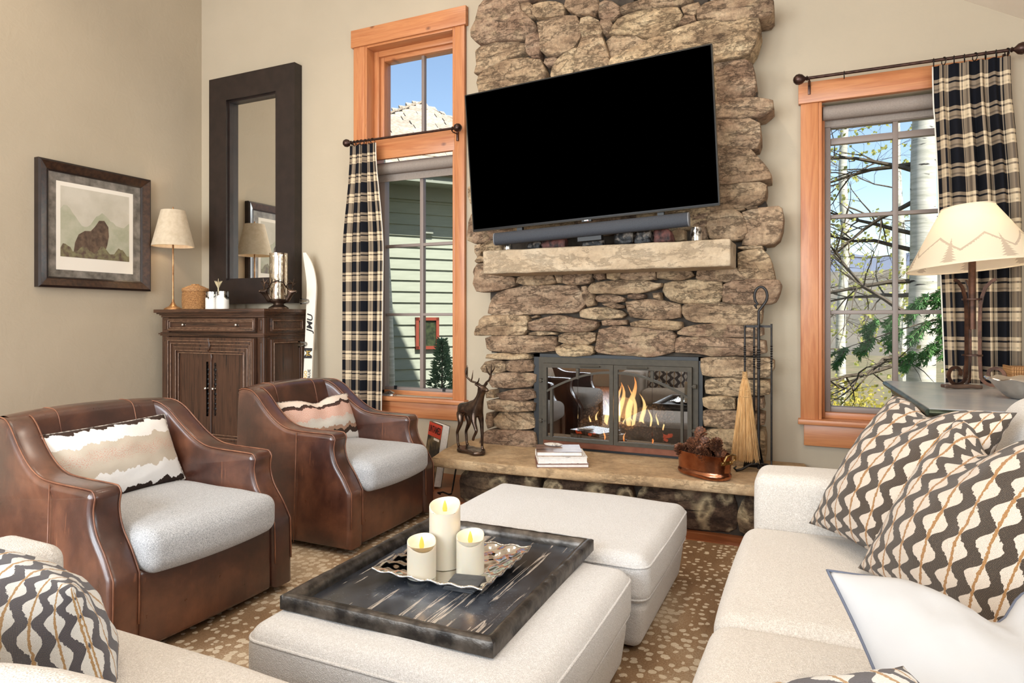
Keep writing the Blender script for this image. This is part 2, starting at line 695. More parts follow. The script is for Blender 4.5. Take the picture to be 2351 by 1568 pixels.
M['wall'] = mat_wall()
M['ceil'] = pm('white ceiling plaster', (226, 214, 196), (232, 221, 204), 4, rough=0.8, bump=0.1, bscale=25)
M['cedar_v'] = mat_wood('knotty cedar upright', (178, 106, 64), (203, 136, 88), (94, 48, 31), 2)
M['cedar_h'] = mat_wood('knotty cedar level', (177, 104, 62), (204, 137, 88), (94, 48, 31), 0)
M['floorwood'] = mat_wood('red brown floor boards', (116, 64, 38), (146, 88, 54), (60, 30, 18), 0, 0.3)
M['stone'] = mat_stone('tan field stone', ((124, 98, 76), (168, 139, 110), (196, 168, 136), (220, 200, 168)))
M['stone_dk'] = mat_stone('dark lichen stone', ((66, 50, 40), (94, 74, 58), (130, 106, 82), (176, 150, 116)), 1.0, 0.5, 0.9, pt=0.40)
M['mortar'] = pm('grey mortar', (54, 46, 39), (78, 68, 58), 14, bump=0.6, bscale=40, rough=0.95)
M['mantel'] = mat_stone('sawn sandstone', ((176, 156, 126), (190, 170, 138), (200, 182, 152), (212, 196, 166)), 0.0, 0.03, 0.6, 0.05, 0.3, 0.02)
M['hearth'] = mat_stone('split sandstone slab', ((146, 118, 90), (168, 138, 106), (186, 158, 126), (206, 184, 152)), 0.05, 0.08, 0.55, 0.08, 0.35, 0.02)
M['leather'] = mat_leather('worn brown leather')
M['piping'] = pm('tan leather welt', (104, 62, 44), (140, 92, 66), 14, rough=0.4)
M['seatgrey'] = mat_fabric('grey tweed', (206, 206, 207), (122, 123, 126), 520, bump=0.6, fleck=0.7)
M['sofa'] = mat_fabric('oatmeal boucle', (224, 218, 211), (192, 184, 175), 330, bump=0.7, fleck=0.8, bdist=0.004)
M['otto'] = mat_fabric('pale boucle', (224, 223, 223), (194, 191, 189), 330, bump=0.7, fleck=0.8, bdist=0.004)
M['plaid'] = mat_plaid()
M['lining'] = pm('cream curtain lining', (226, 220, 208), rough=0.9)
M['wave'] = mat_wave_pillow('wavy band cloth', (36, 29, 27), (222, 206, 190), (182, 136, 88))
M['wave_b'] = mat_wave_pillow('wavy band cloth with blue grey', (58, 62, 76), (232, 228, 222), (196, 156, 108))
M['rug'] = mat_rug()
M['blackiron'] = pm('black iron', (26, 23, 22), (44, 40, 38), 20, rough=0.42, metal=0.75, bump=0.2, bscale=60)
M['rustiron'] = pm('rusty brown iron', (52, 36, 30), (98, 66, 50), 16, rough=0.5, metal=0.7, bump=0.3, bscale=60)
M['bronze'] = pm('dark bronze', (58, 46, 39), (112, 92, 78), 16, rough=0.26, metal=0.85, bump=0.25, bscale=40)
M['rod'] = pm('oil rubbed bronze', (58, 42, 38), (84, 62, 54), 30, rough=0.35, metal=0.8)
M['darkwood'] = mat_wood('dark distressed oak', (28, 19, 15), (84, 56, 40), (10, 7, 6), 2, 0.36, 1.6, False)
M['darkwood_h'] = mat_wood('dark distressed oak level', (28, 19, 15), (88, 59, 42), (10, 7, 6), 0, 0.36, 1.6, False)
M['espresso'] = pm('espresso stained frame', (30, 21, 18), (42, 30, 26), 9, rough=0.4)
M['silver'] = pm('brushed nickel', (196, 190, 182), (220, 214, 206), 12, rough=0.25, metal=1.0)
M['chrome'] = pm('polished silver', (226, 222, 216), rough=0.09, metal=1.0)
M['copper'] = pm('hammered copper', (150, 92, 66), (196, 134, 102), 9, rough=0.22, metal=1.0, bump=0.3, bscale=30)
M['brass'] = pm('aged brass', (150, 120, 74), (182, 152, 100), 20, rough=0.3, metal=1.0)
M['frame_metal'] = pm('bronze grey painted steel', (64, 58, 48), (72, 65, 54), 30, rough=0.6, metal=0.0, spec=0.3)
M['black'] = pm('black enamel', (13, 13, 14), rough=0.5)
M['screen'] = pm('switched off screen', (1, 1, 1), rough=0.12, spec=0.12)
M['plastic'] = pm('charcoal cloth speaker', (40, 43, 50), (52, 55, 62), 200, rough=0.7, bump=0.3, bscale=500, bdist=0.001)
M['paper'] = pm('white paper', (236, 232, 226), (226, 220, 212), 60, rough=0.8)
M['sash'] = pm('taupe window sash', (134, 120, 112), rough=0.45)
M['shade'] = pm('grey roller shade', (140, 128, 118), (150, 138, 128), 120, rough=0.8)
M['glass'] = mat_glass('window glass', refl=0.04, k=0.06)
M['fireglass'] = mat_glass('fire door glass', (0.86, 0.86, 0.86), 0.0, 0.26)
M['clear'] = mat_glass('clear plastic', (0.9, 0.9, 0.88), 0.03, 0.16)
M['mirror'] = pm('mirror', (236, 236, 232), rough=0.015, metal=1.0)
M['copperpanel'] = pm('brown bronze panel', (116, 70, 52), (132, 84, 64), 14, rough=0.35, metal=0.5)
M['firebrick'] = pm('sooty firebrick', (26, 24, 24), (44, 40, 38), 9, rough=0.9)


def mat_char():
    m = NT('charred bark')
    co = m.coord('Object')
    vo = m.n('TexVoronoi', feature='DISTANCE_TO_EDGE')
    vo.inputs['Scale'].default_value = 46
    m.L(co, vo.inputs['Vector'])
    col = m.ramp(vo.outputs['Distance'], [(0.02, s2l((26, 20, 18))), (0.12, s2l((92, 74, 60))), (0.4, s2l((140, 116, 94)))])
    m.set('Base Color', col)
    m.set('Roughness', 0.9)
    m.bump(vo.outputs['Distance'], 0.8, 0.02)
    return m.m


def mat_flame():
    m = NT('flame')
    co = m.coord('Generated')
    z = m.sep(co)[2]
    col = m.ramp(m.math('ADD', z, m.math('MULTIPLY', m.noise(m.coord('Object'), 30, 2), 0.15)), [(0.10, s2l((255, 140, 60))), (0.35, s2l((255, 214, 140))), (0.7, s2l((255, 206, 130))), (0.95, s2l((250, 150, 70)))])
    em = m.n('Emission')
    em.inputs[1].default_value = 2.8
    m.L(col, em.inputs[0])
    tr = m.n('BsdfTransparent')
    lw = m.n('LayerWeight')
    lw.inputs[0].default_value = 0.45
    ms = m.n('MixShader')
    m.L(m.math('MULTIPLY_ADD', lw.outputs['Facing'], 0.85, 0.12, clamp=True), ms.inputs[0])
    m.L(em.outputs[0], ms.inputs[1])
    m.L(tr.outputs[0], ms.inputs[2])
    m.L(ms.outputs[0], m.out.inputs[0])
    return m.m


M['char'] = mat_char()
M['flame'] = mat_flame()
M['ember'] = pm('ember', (120, 40, 24), (60, 24, 18), 40, rough=0.9, emit=((255, 90, 40), 0.5))
M['endcap'] = pm('grey end cap', (112, 112, 114), rough=0.5)
M['rock_red'] = pm('red black lava rock', (30, 20, 20), (112, 66, 58), 22, rough=0.7, bump=0.7, bscale=50, bdist=0.01)
M['rock_blk'] = pm('black flaked rock', (16, 15, 17), (150, 138, 126), 20, lo=0.5, hi=0.72, rough=0.5, bump=0.8, bscale=45, bdist=0.01)
M['mercury'] = pm('mercury glass', (60, 54, 50), (232, 228, 220), 26, lo=0.4, hi=0.55, rough=0.12, metal=0.9)
M['cover_brown'] = pm('brown book cover', (110, 66, 52), (132, 86, 70), 30, rough=0.5)
M['cover_white'] = pm('white printed cover', (232, 226, 218), (120, 104, 96), 40, lo=0.55, hi=0.7, rough=0.5)
M['cover_stripe'] = pm('striped brown cover', (66, 40, 33), (164, 132, 112), 3.2, stretch=(1.5, 14, 1), rough=0.35)
M['cover_photo'] = pm('dark photo cover', (24, 24, 24), (176, 150, 104), 7, lo=0.5, hi=0.75, rough=0.3)
M['cover_red'] = pm('red title band', (206, 66, 44), rough=0.35)
M['cone'] = pm('pine cone brown', (54, 32, 22), (134, 84, 56), 60, rough=0.6, vary=0.3)
M['straw'] = pm('broom straw', (196, 152, 98), (226, 190, 138), 30, stretch=(4, 4, 0.5), rough=0.8)
M['straw_dk'] = pm('woven straw binding', (150, 110, 66), (200, 160, 108), 120, rough=0.8, bump=0.5)
M['bandA'] = mat_band_pillow('snowy band cloth', [(0.0, (52, 42, 38)), (0.07, (232, 230, 228)), (0.30, (196, 184, 168)), (0.72, (234, 230, 226)), (0.93, (62, 48, 42))], (0.50, 0.58))
M['bandB'] = mat_band_pillow('sunset band cloth', [(0.0, (226, 222, 216)), (0.12, (70, 56, 48)), (0.22, (168, 136, 116)), (0.30, (206, 200, 190)), (0.50, (214, 180, 164)), (0.76, (66, 52, 46)), (0.84, (226, 210, 196))], (0.48, 0.74), 0.03)
M['fringe'] = pm('dark fringe', (58, 46, 40), (210, 200, 190), 60, rough=0.95)
M['whitecotton'] = pm('white cotton', (190, 190, 191), (182, 182, 184), 3, rough=0.85, bump=0.15, bscale=400, bdist=0.001)
M['navy'] = pm('navy piping', (92, 98, 114), rough=0.7)
M['slate'] = pm('dark slate', (58, 60, 64), (76, 78, 82), 18, rough=0.55, bump=0.5, bscale=40)
M['trayrim'] = pm('hammered gunmetal', (50, 47, 45), (104, 98, 92), 18, rough=0.35, metal=0.75, bump=0.5, bscale=40)


def mat_tray():
    m = NT('streaked black lacquer')
    co = m.coord('Object', (16, 0.9, 1))
    a = m.noise(co, 1.6, 6, 0.6, 0.6)
    big = m.noise(m.coord('Object', (2.2, 1.4, 1)), 1.6, 4)
    base = m.ramp(big, [(0.40, s2l((20, 22, 26))), (0.56, s2l((58, 62, 70))), (0.72, s2l((108, 113, 122)))])
    streak = m.ramp(a, [(0.575, (0, 0, 0)), (0.592, (1, 1, 1)), (0.612, (1, 1, 1)), (0.632, (0, 0, 0))])
    sp = m.ramp(m.noise(m.coord('Object'), 120, 4, 0.8), [(0.60, (0, 0, 0)), (0.68, (1, 1, 1))])
    far = m.ramp(m.noise(m.coord('Object', (1, 1, 1)), 2.4, 2), [(0.5, (0, 0, 0)), (0.62, (1, 1, 1))])
    col = m.mix(m.math('MULTIPLY', streak, 0.8), base, s2l((196, 184, 172)))
    col = m.mix(m.math('MULTIPLY', m.math('MULTIPLY', sp, far), 0.45), col, s2l((190, 190, 194)))
    m.set('Base Color', col)
    m.set('Roughness', 0.22)
    m.set('Specular IOR Level', 0.6)
    m.bump(a, 0.15, 0.003)
    return m.m


M['traypanel'] = mat_tray()


def mat_wax():
    m = NT('ivory wax')
    m.set('Base Color', s2l((206, 200, 184)))
    m.set('Roughness', 0.45)
    m.set('Subsurface Weight', 0.5)
    m.set('Subsurface Radius', (0.03, 0.02, 0.012))
    m.set('Subsurface Scale', 0.6)
    return m.m


M['wax'] = mat_wax()
M['ledflame'] = pm('lit flame tip', (190, 110, 40), rough=0.5, spec=0.2, emit=((255, 186, 84), 1.15))
M['redled'] = pm('red standby light', (200, 60, 40), rough=0.4, emit=((255, 60, 40), 0.6))
M['agedgold'] = pm('antique gold leaf', (150, 104, 64), (196, 150, 104), 20, rough=0.35, metal=0.7)
M['bulb'] = pm('lit bulb', (255, 236, 200), rough=0.4, emit=((255, 220, 170), 6.0))
M['rattan'] = pm('woven rattan', (120, 78, 42), (190, 142, 90), 90, stretch=(1, 1, 2.2), rough=0.7, bump=0.6, bscale=150)
M['whiteglaze'] = pm('white glaze', (234, 228, 220), rough=0.3)
M['palegold'] = pm('pale gold', (226, 210, 172), rough=0.4, metal=0.3)
M['framewood'] = pm('bronzed frame moulding', (42, 27, 20), (70, 46, 32), 8, stretch=(1, 4, 4), rough=0.28, coat=0.4)
M['matboard'] = pm('smoky marbled mat', (88, 82, 74), (140, 132, 122), 12, detail=6, rough=0.5, coat=0.5)
M['printpaper'] = pm('cream paper', (236, 228, 214), rough=0.7)
M['printsky'] = pm('misty sky print', (190, 182, 164), (206, 198, 182), 5, rough=0.6)
M['printhill'] = pm('misty hill print', (164, 164, 138), (184, 180, 158), 9, rough=0.6)
M['printheath'] = pm('heath print', (92, 72, 62), (132, 126, 92), 22, rough=0.6)
M['printcrag'] = pm('brown crag print', (70, 54, 44), (112, 90, 72), 20, rough=0.6)
M['skiwhite'] = pm('white ski topsheet', (232, 222, 206), rough=0.35)
M['skiblack'] = pm('black lettering', (34, 28, 26), rough=0.5)
M['skigold'] = pm('gold lettering', (206, 166, 70), rough=0.5)
M['slatetop'] = pm('blue grey slate', (152, 153, 155), (168, 165, 162), 5, rough=0.22, bump=0.12, bscale=30)
M['greenmetal'] = pm('green black metal', (40, 48, 42), (88, 98, 82), 14, rough=0.4, metal=0.6)
M['cover_bar'] = pm('dark walnut', (64, 46, 36), (86, 64, 50), 20, rough=0.5)
M['shadetrim'] = pm('cream shade trim', (224, 206, 178), rough=0.8)


def shade_shader(m, col, trans=0.45):
    m.set('Base Color', col)
    m.set('Roughness', 0.85)
    m.set('Specular IOR Level', 0.2)
    tr = m.n('BsdfTranslucent')
    if isinstance(col, bpy.types.NodeSocket):
        m.L(col, tr.inputs[0])
    else:
        tr.inputs[0].default_value = col
    ms = m.n('MixShader')
    ms.inputs[0].default_value = trans
    m.L(m.bsdf.outputs[0], ms.inputs[1])
    m.L(tr.outputs[0], ms.inputs[2])
    m.L(ms.outputs[0], m.out.inputs[0])
    return m.m


m_ = NT('silver parchment')
M['parchment'] = shade_shader(m_, m_.ramp(m_.noise(m_.coord('Object'), 26, 5), [(0.3, s2l((196, 178, 152))), (0.7, s2l((212, 196, 172)))]), 0.10)


def mat_printshade():
    m = NT('cream shade with ridge print')
    x, y, _ = m.sep(m.coord('UV'))
    # zig-zag ridge
    w = m.math('PINGPONG', m.math('MULTIPLY_ADD', x, 7.0, 0.35), 0.5)
    jag = m.math('MULTIPLY', m.noise(m.coord('UV', (90, 20, 1)), 2, 3), 0.07)
    ridge = m.math('MULTIPLY_ADD', w, 0.50, 0.22)
    d = m.math('SUBTRACT', y, ridge)
    line = m.math('MULTIPLY', m.math('LESS_THAN', d, 0.012), m.math('GREATER_THAN', m.math('ADD', d, jag), 0.008))
    # pine trees: narrow triangles standing at intervals
    tx = m.math('ABSOLUTE', m.math('SUBTRACT', m.math('FRACT', m.math('MULTIPLY_ADD', x, 7.0, 0.05)), 0.5))
    saw = m.math('FRACT', m.math('MULTIPLY', y, 22.0))
    wid = m.math('MULTIPLY', m.math('SUBTRACT', 0.44, y), m.math('MULTIPLY_ADD', saw, -0.22, 0.38))
    tree = m.math('MULTIPLY', m.math('LESS_THAN', tx, wid), m.math('GREATER_THAN', y, 0.03))
    p = m.math('MULTIPLY', m.math('MAXIMUM', line, tree), 0.55)
    col = m.mix(p, s2l((240, 226, 202)), s2l((160, 136, 114)))
    return shade_shader(m, col, 0.36)


M['printshade'] = mat_printshade()


def mat_mercury_clear():
    m = NT('speckled silvered glass')
    tr = m.n('BsdfTransparent')
    tr.inputs[0].default_value = (0.92, 0.9, 0.86, 1)
    gl = m.n('BsdfGlossy')
    gl.inputs['Color'].default_value = (0.9, 0.84, 0.76, 1)
    gl.inputs['Roughness'].default_value = 0.06
    ms = m.n('MixShader')
    sp = m.ramp(m.noise(m.coord('Object', (1, 1, 0.6)), 60, 5, 0.7), [(0.42, (0.12, 0.12, 0.12)), (0.58, (0.75, 0.75, 0.75))])
    m.L(sp, ms.inputs[0])
    m.L(tr.outputs[0], ms.inputs[1])
    m.L(gl.outputs[0], ms.inputs[2])
    m.L(ms.outputs[0], m.out.inputs[0])
    return m.m


M['mercuryclear'] = mat_mercury_clear()
M['drygrass'] = pm('dry grass', (130, 116, 88), (104, 102, 68), 2, detail=8, rough=0.95)
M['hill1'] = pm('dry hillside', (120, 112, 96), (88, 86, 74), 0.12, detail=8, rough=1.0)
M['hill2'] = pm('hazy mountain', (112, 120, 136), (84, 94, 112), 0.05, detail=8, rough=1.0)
M['siding'] = pm('sage green clapboard', (156, 164, 148), (166, 174, 158), 3, stretch=(1, 1, 6), rough=0.75)
M['sidingtrim'] = pm('pale sage trim', (150, 158, 146), rough=0.7)
M['shingle'] = pm('weathered shingle', (150, 138, 122), (186, 174, 156), 6, rough=0.9, vary=0.3)
M['ridgecap'] = pm('dark ridge cap', (70, 62, 56), rough=0.9)
M['redtrim'] = pm('red window trim', (142, 62, 44), rough=0.6)
M['darkpane'] = pm('dark window pane', (44, 54, 44), (74, 84, 60), 20, rough=0.1)
M['twig'] = pm('grey brown twig', (74, 64, 52), (104, 94, 78), 20, rough=0.9)
M['spruce'] = pm('spruce needle', (58, 88, 64), (104, 132, 100), 30, rough=0.7)
M['fir'] = pm('fir needle', (50, 94, 46), (92, 142, 76), 20, rough=0.7)


def mat_leaf(name, c1, c2):
    m = NT(name)
    col = m.ramp(m.noise(m.coord('Object'), 6, 3), [(0.35, s2l(c1)), (0.65, s2l(c2))])
    return shade_shader(m, col, 0.5)


M['springleaf'] = mat_leaf('spring aspen leaf', (170, 176, 92), (206, 204, 128))
M['bushleaf'] = mat_leaf('yellow bush leaf', (186, 176, 78), (216, 204, 110))


def mat_birch():
    m = NT('white aspen bark')
    co = m.coord('Object', (3, 3, 26))
    a = m.noise(co, 1.4, 5, 0.6)
    scar = m.ramp(m.noise(m.coord('Object', (2.2, 2.2, 9)), 1.7, 3), [(0.66, (0, 0, 0)), (0.70, (1, 1, 1))])
    col = m.ramp(a, [(0.30, s2l((176, 176, 158))), (0.6, s2l((222, 220, 206)))])
    col = m.mix(scar, col, s2l((48, 44, 40)))
    m.set('Base Color', col)
    m.set('Roughness', 0.8)
    return m.m


M['birch'] = mat_birch()
M['screen'] = pm('switched off screen', (0, 0, 0), rough=0.9, spec=0.0)
M['wornwood'] = pm('worn oak bead', (96, 68, 50), (140, 108, 84), 30, rough=0.45)

# ------------------------------------------------------------------ the room
YW = 4.65          # inner face of the fireplace wall
XL = -5.53         # inner face of the left wall
XR, YR = 2.4, -3.2


def ceilz(x):
    return 3.137 - 0.585 * (x - 0.785) if x > -3.0 else 5.351 + (x + 3.0) * 0.24


def struct(o):
    return tag(o, kind='structure')


b = B().box(XL - 0.2, XR + 0.2, YR - 0.2, YW + 0.3, -0.12, 0.0)
floor = struct(b.build('floor', M['floorwood']))


def wall_col(b, x0, x1, z0=None, z1=None, y0=YW, y1=YW + 0.22):
    xs = [x0, x1]
    if x0 < -3.0 < x1:
        xs = [x0, -3.0, x1]
    lo = 0.0 if z0 is None else z0
    top = [(x, ceilz(x) + 0.05 if z1 is None else z1) for x in reversed(xs)]
    b.prism([(x0, lo), (x1, lo)] + top, y0, y1)


b = B()
wall_col(b, XL - 0.2, -3.52)
wall_col(b, -3.52, -2.636, None, 0.61)
wall_col(b, -3.52, -2.636, 3.60, None)
wall_col(b, -2.636, -1.78)
wall_col(b, -1.78, -0.73, None, 0.33)
wall_col(b, -1.78, -0.73, 0.98, None)
wall_col(b, -0.73, 0.013)
wall_col(b, 0.013, 0.887, None, 0.61)
wall_col(b, 0.013, 0.887, 2.63, None)
wall_col(b, 0.887, XR + 0.2)
struct(b.build('wall_back', M['wall'], smooth=0))
b = B().box(XL - 0.2, XL, YR - 0.2, YW, 0, ceilz(XL) + 0.05)
struct(b.build('wall_left', M['wall'], smooth=0))
# right wall with a wide glazed opening, rear wall with three tall windows (the room's daylight)
b = B().box(XR, XR + 0.2, YR - 0.2, -1.0, 0, 2.3).box(XR, XR + 0.2, 1.8, YW, 0, 2.3).box(XR, XR + 0.2, -1.0, 1.8, 0, 0.45)
struct(b.build('wall_right', M['wall'], smooth=0))
b = B()
rw = [(-5.05, -3.15), (-2.65, -0.75), (-0.05, 1.85)]
edge = XL - 0.2
for (a, c), zt in zip(rw, (3.70, 3.70, 2.35)):
    wall_col(b, edge, a, None, None, YR - 0.2, YR)
    wall_col(b, a, c, None, 0.45, YR - 0.2, YR)
    wall_col(b, a, c, zt, None, YR - 0.2, YR)
    edge = c
wall_col(b, edge, XR + 0.2, None, None, YR - 0.2, YR)
struct(b.build('wall_rear', M['wall'], smooth=0))
b = B()
y0, y1 = YR - 1.1, YW + 0.5  # unseen overhang past the rear wall, added to shade its windows from the sun
b.prism([(-3.0, ceilz(-3.0)), (XR + 0.7, ceilz(XR + 0.7)), (XR + 0.7, ceilz(XR + 0.7) + 0.25), (-3.0, ceilz(-3.0) + 0.25)], y0, y1)
b.prism([(XL - 0.7, ceilz(XL - 0.7)), (-3.0, ceilz(-3.0)), (-3.0, ceilz(-3.0) + 0.25), (XL - 0.7, ceilz(XL - 0.7) + 0.25)], y0, y1)
struct(b.build('ceiling', M['ceil'], smooth=0))


def window_rear(n, x0, x1, z0, z1, axis='y', at=0.0):
    """plain glazed unit of the walls behind the camera"""
    t = thing('window_%d' % n, None, None, (0, 0, 0), kind='structure')
    b = B()
    for (p, q, r, s_) in ((x0, x0 + 0.06, z0, z1), (x1 - 0.06, x1, z0, z1), (x0, x1, z0, z0 + 0.06), (x0, x1, z1 - 0.06, z1), ((x0 + x1) / 2 - 0.03, (x0 + x1) / 2 + 0.03, z0, z1)):
        if axis == 'y':
            b.box(p, q, at - 0.05, at, r, s_)
        else:
            b.box(at, at + 0.05, p, q, r, s_)
    b.build('window_frame', M['cedar_v'], t, 0)
    return t


for i, (a, c) in enumerate(rw):
    window_rear(3 + i, a, c, 0.45, (3.70, 3.70, 2.35)[i], 'y', YR - 0.1)
window_rear(6, -1.0, 1.8, 0.45, 2.18, 'x', XR + 0.1)


# ------------------------------------------------------------------ cedar-trimmed windows
def wpart(name, b, mat, parent, smooth=35):
    o = b.build(name, mat, None, smooth)
    o.parent = parent
    o.matrix_parent_inverse = (Matrix.Translation(parent.location) @ parent.rotation_euler.to_matrix().to_4x4()).inverted()
    return o


def boards(t, items, y0, y1, mats):
    for (nm, x0, x1, z0, z1, mk_) in items:
        cx, cz = (x0 + x1) / 2, (z0 + z1) / 2
        bb = B().box(x0 - cx, x1 - cx, y0, y1, z0 - cz, z1 - cz, None, 0.004)
        o = bb.build(nm, M[mk_], t, 35)
        o.location = Vector((cx, 0, cz)) - t.location
    return t


YC = 4.615    # face of the casing
w1 = thing('window_1', 'tall window in knotty orange cedar casing with a narrow upper sash left of the fireplace', None, (-3.08, YW, 0.44), kind='structure')
w1.location = (0, 0, 0)
boards(w1, [('casing', -3.64, -3.52, 0.605, 3.60, 'cedar_v'), ('casing', -2.636, -2.545, 0.605, 3.60, 'cedar_v'),
            ('apron', -3.62, -2.555, 0.44, 0.572, 'cedar_h'), ('transom_board', -3.52, -2.636, 2.61, 2.785, 'cedar_h')], YC, YW, M)
boards(w1, [('head_casing', -3.66, -2.527, 3.60, 3.75, 'cedar_h')], YC - 0.012, YW, M)
boards(w1, [('window_sill', -3.66, -2.527, 0.572, 0.607, 'cedar_h')], 4.575, 4.80, M)
boards(w1, [('jamb', -3.52, -3.50, 0.607, 3.60, 'cedar_v'), ('jamb', -2.656, -2.636, 0.607, 3.60, 'cedar_v'), ('jamb', -3.50, -2.656, 3.58, 3.60, 'cedar_h')], YC + 0.002, 4.87, M)
# upper sash: stepped wooden frame
for d, y0, y1 in ((0.05, 4.72, 4.87), (0.085, 4.75, 4.85)):
    boards(w1, [('sash_stile', -3.50, -3.50 + d, 2.785, 3.58, 'cedar_v'), ('sash_stile', -2.656 - d * 0.55, -2.656, 2.785, 3.58, 'cedar_v'),
                ('sash_rail', -3.50 + d, -2.656 - d * 0.55, 3.58 - d, 3.58, 'cedar_h'), ('sash_rail', -3.50 + d, -2.656 - d * 0.55, 2.785, 2.785 + d * 0.5, 'cedar_h')], y0, y1, M)
boards(w1, [('muntin', -3.05, -3.022, 2.80, 3.50, 'sash')], 4.775, 4.815, M)
# lower sash: taupe frame
boards(w1, [('sash_stile', -3.50, -3.395, 0.607, 2.61, 'sash'), ('sash_stile', -2.70, -2.656, 0.607, 2.61, 'sash'),
            ('sash_rail', -3.395, -2.70, 2.50, 2.61, 'sash'), ('sash_rail', -3.395, -2.70, 0.645, 0.672, 'sash'),
            ('bottom_rail', -3.50, -2.656, 0.607, 0.648, 'cedar_h')], 4.73, 4.80, M)
boards(w1, [('muntin', -3.395, -2.70, 1.872, 1.898, 'sash'), ('muntin', -3.395, -2.70, 1.282, 1.306, 'sash')], 4.745, 4.785, M)


def panes(t, cells, y):
    for (x0, x1, z0, z1) in cells:
        B().box(x0, x1, y, y + 0.004, z0, z1).build('pane', M['glass'], t, 0)


boards(w1, [('muntin', -3.045, -3.012, 0.672, 2.50, 'sash')], 4.742, 4.788, M)
panes(w1, [(-3.42, -3.05, 2.82, 3.50), (-3.022, -2.69, 2.82, 3.50)] +
      [(a, c, z0, z1) for (a, c) in ((-3.395, -3.045), (-3.012, -2.70)) for (z0, z1) in ((0.672, 1.282), (1.306, 1.872), (1.898, 2.50))], 4.765)
b = B()
b.tube([(-3.49, 4.70, 2.545), (-2.668, 4.70, 2.545)], 0.047, 16)
b.build('roller_shade', M['shade'], w1)
B().box(-3.49, -2.668, 4.722, 4.724, 2.45, 2.56).box(-3.49, -2.668, 4.718, 4.728, 2.44, 2.455).build('shade_cloth', M['shade'], w1, 0)
b = B()
b.lathe([(0.0, 0), (0.055, 0), (0.05, 0.012), (0.02, 0.022), (0.0, 0.024)], 16, T(-3.31, 4.66, 0.607) @ Matrix.Diagonal((1.6, 0.7, 1, 1)))
b.tube([(-3.33, 4.66, 0.63), (-3.28, 4.64, 0.645), (-3.22, 4.62, 0.625)], [0.012, 0.009, 0.012], 8)
b.build('crank_handle', M['silver'], w1)
for hx in (-3.28, -2.80):
    B().box(hx - 0.012, hx + 0.012, 4.722, 4.735, 0.655, 0.685).build('screen_clip', M['black'], w1, 0)

w2 = thing('window_2', 'tall window in knotty orange cedar casing right of the fireplace', None, (0, 0, 0), kind='structure')
boards(w2, [('casing', -0.091, 0.013, 0.615, 2.63, 'cedar_v'), ('casing', 0.887, 0.99, 0.615, 2.63, 'cedar_v'), ('apron', -0.072, 0.975, 0.447, 0.585, 'cedar_h')], YC, YW, M)
boards(w2, [('head_casing', -0.104, 1.005, 2.63, 2.762, 'cedar_h')], YC - 0.012, YW, M)
boards(w2, [('window_sill', -0.106, 1.007, 0.585, 0.617, 'cedar_h')], 4.575, 4.80, M)
boards(w2, [('jamb', 0.013, 0.033, 0.617, 2.63, 'cedar_v'), ('jamb', 0.867, 0.887, 0.617, 2.63, 'cedar_v')], YC + 0.002, 4.87, M)
boards(w2, [('jamb_stop', 0.033, 0.05, 0.617, 2.63, 'cedar_v'), ('jamb_stop', 0.85, 0.867, 0.617, 2.63, 'cedar_v'), ('bottom_rail', 0.05, 0.85, 0.617, 0.655, 'cedar_h')], 4.70, 4.84, M)
boards(w2, [('sash_stile', 0.05, 0.085, 0.655, 2.55, 'sash'), ('sash_stile', 0.815, 0.85, 0.655, 2.55, 'sash'), ('sash_rail', 0.085, 0.815, 0.655, 0.69, 'sash'),
            ('sash_rail', 0.085, 0.815, 2.49, 2.55, 'sash')], 4.74, 4.80, M)
boards(w2, [('muntin', 0.085, 0.815, 2.383, 2.425, 'sash'), ('muntin', 0.085, 0.815, 1.905, 1.93, 'sash'), ('muntin', 0.085, 0.815, 1.285, 1.31, 'sash')], 4.75, 4.79, M)
boards(w2, [('muntin', 0.435, 0.465, 0.69, 2.49, 'sash')], 4.747, 4.793, M)
panes(w2, [(a, c, z0, z1) for (a, c) in ((0.085, 0.435), (0.465, 0.815)) for (z0, z1) in ((0.69, 1.285), (1.31, 1.905), (1.93, 2.383), (2.425, 2.49))], 4.77)
B().tube([(0.04, 4.695, 2.575), (0.86, 4.695, 2.575)], 0.045, 16).build('roller_shade', M['shade'], w2)
B().box(0.04, 0.86, 4.735, 4.737, 2.50, 2.6).box(0.04, 0.86, 4.731, 4.741, 2.495, 2.508).build('shade_cloth', M['shade'], w2, 0)
b = B()
for i in range(46):
    b.lathe([(0, -0.006), (0.005, 0), (0, 0.006)], 5, T(0.028, 4.685, 1.07 + i * 0.0325))
b.tube([(0.028, 4.685, 1.07), (0.028, 4.685, 2.55)], 0.0022, 4)
b.build('shade_chain', M['silver'], w2)
B().box(0.012, 0.035, 4.655, 4.685, 1.0, 1.06, None, 0.004).box(0.02, 0.027, 4.66, 4.68, 1.055, 1.10).build('sash_lock', M['blackiron'], w2)

# ------------------------------------------------------------------ rug and hearth trim
b = B()
v, f = rbox(1.95, 1.66, 0.006, 0.004, 12, 1)
b.add(v, f)
rug = b.build('area_rug', M['rug'], None, 40, loc=(-1.65, 2.13, 0.007))
tag(rug, 'large brown rug with rows of cream spots under the seating', 'rug')

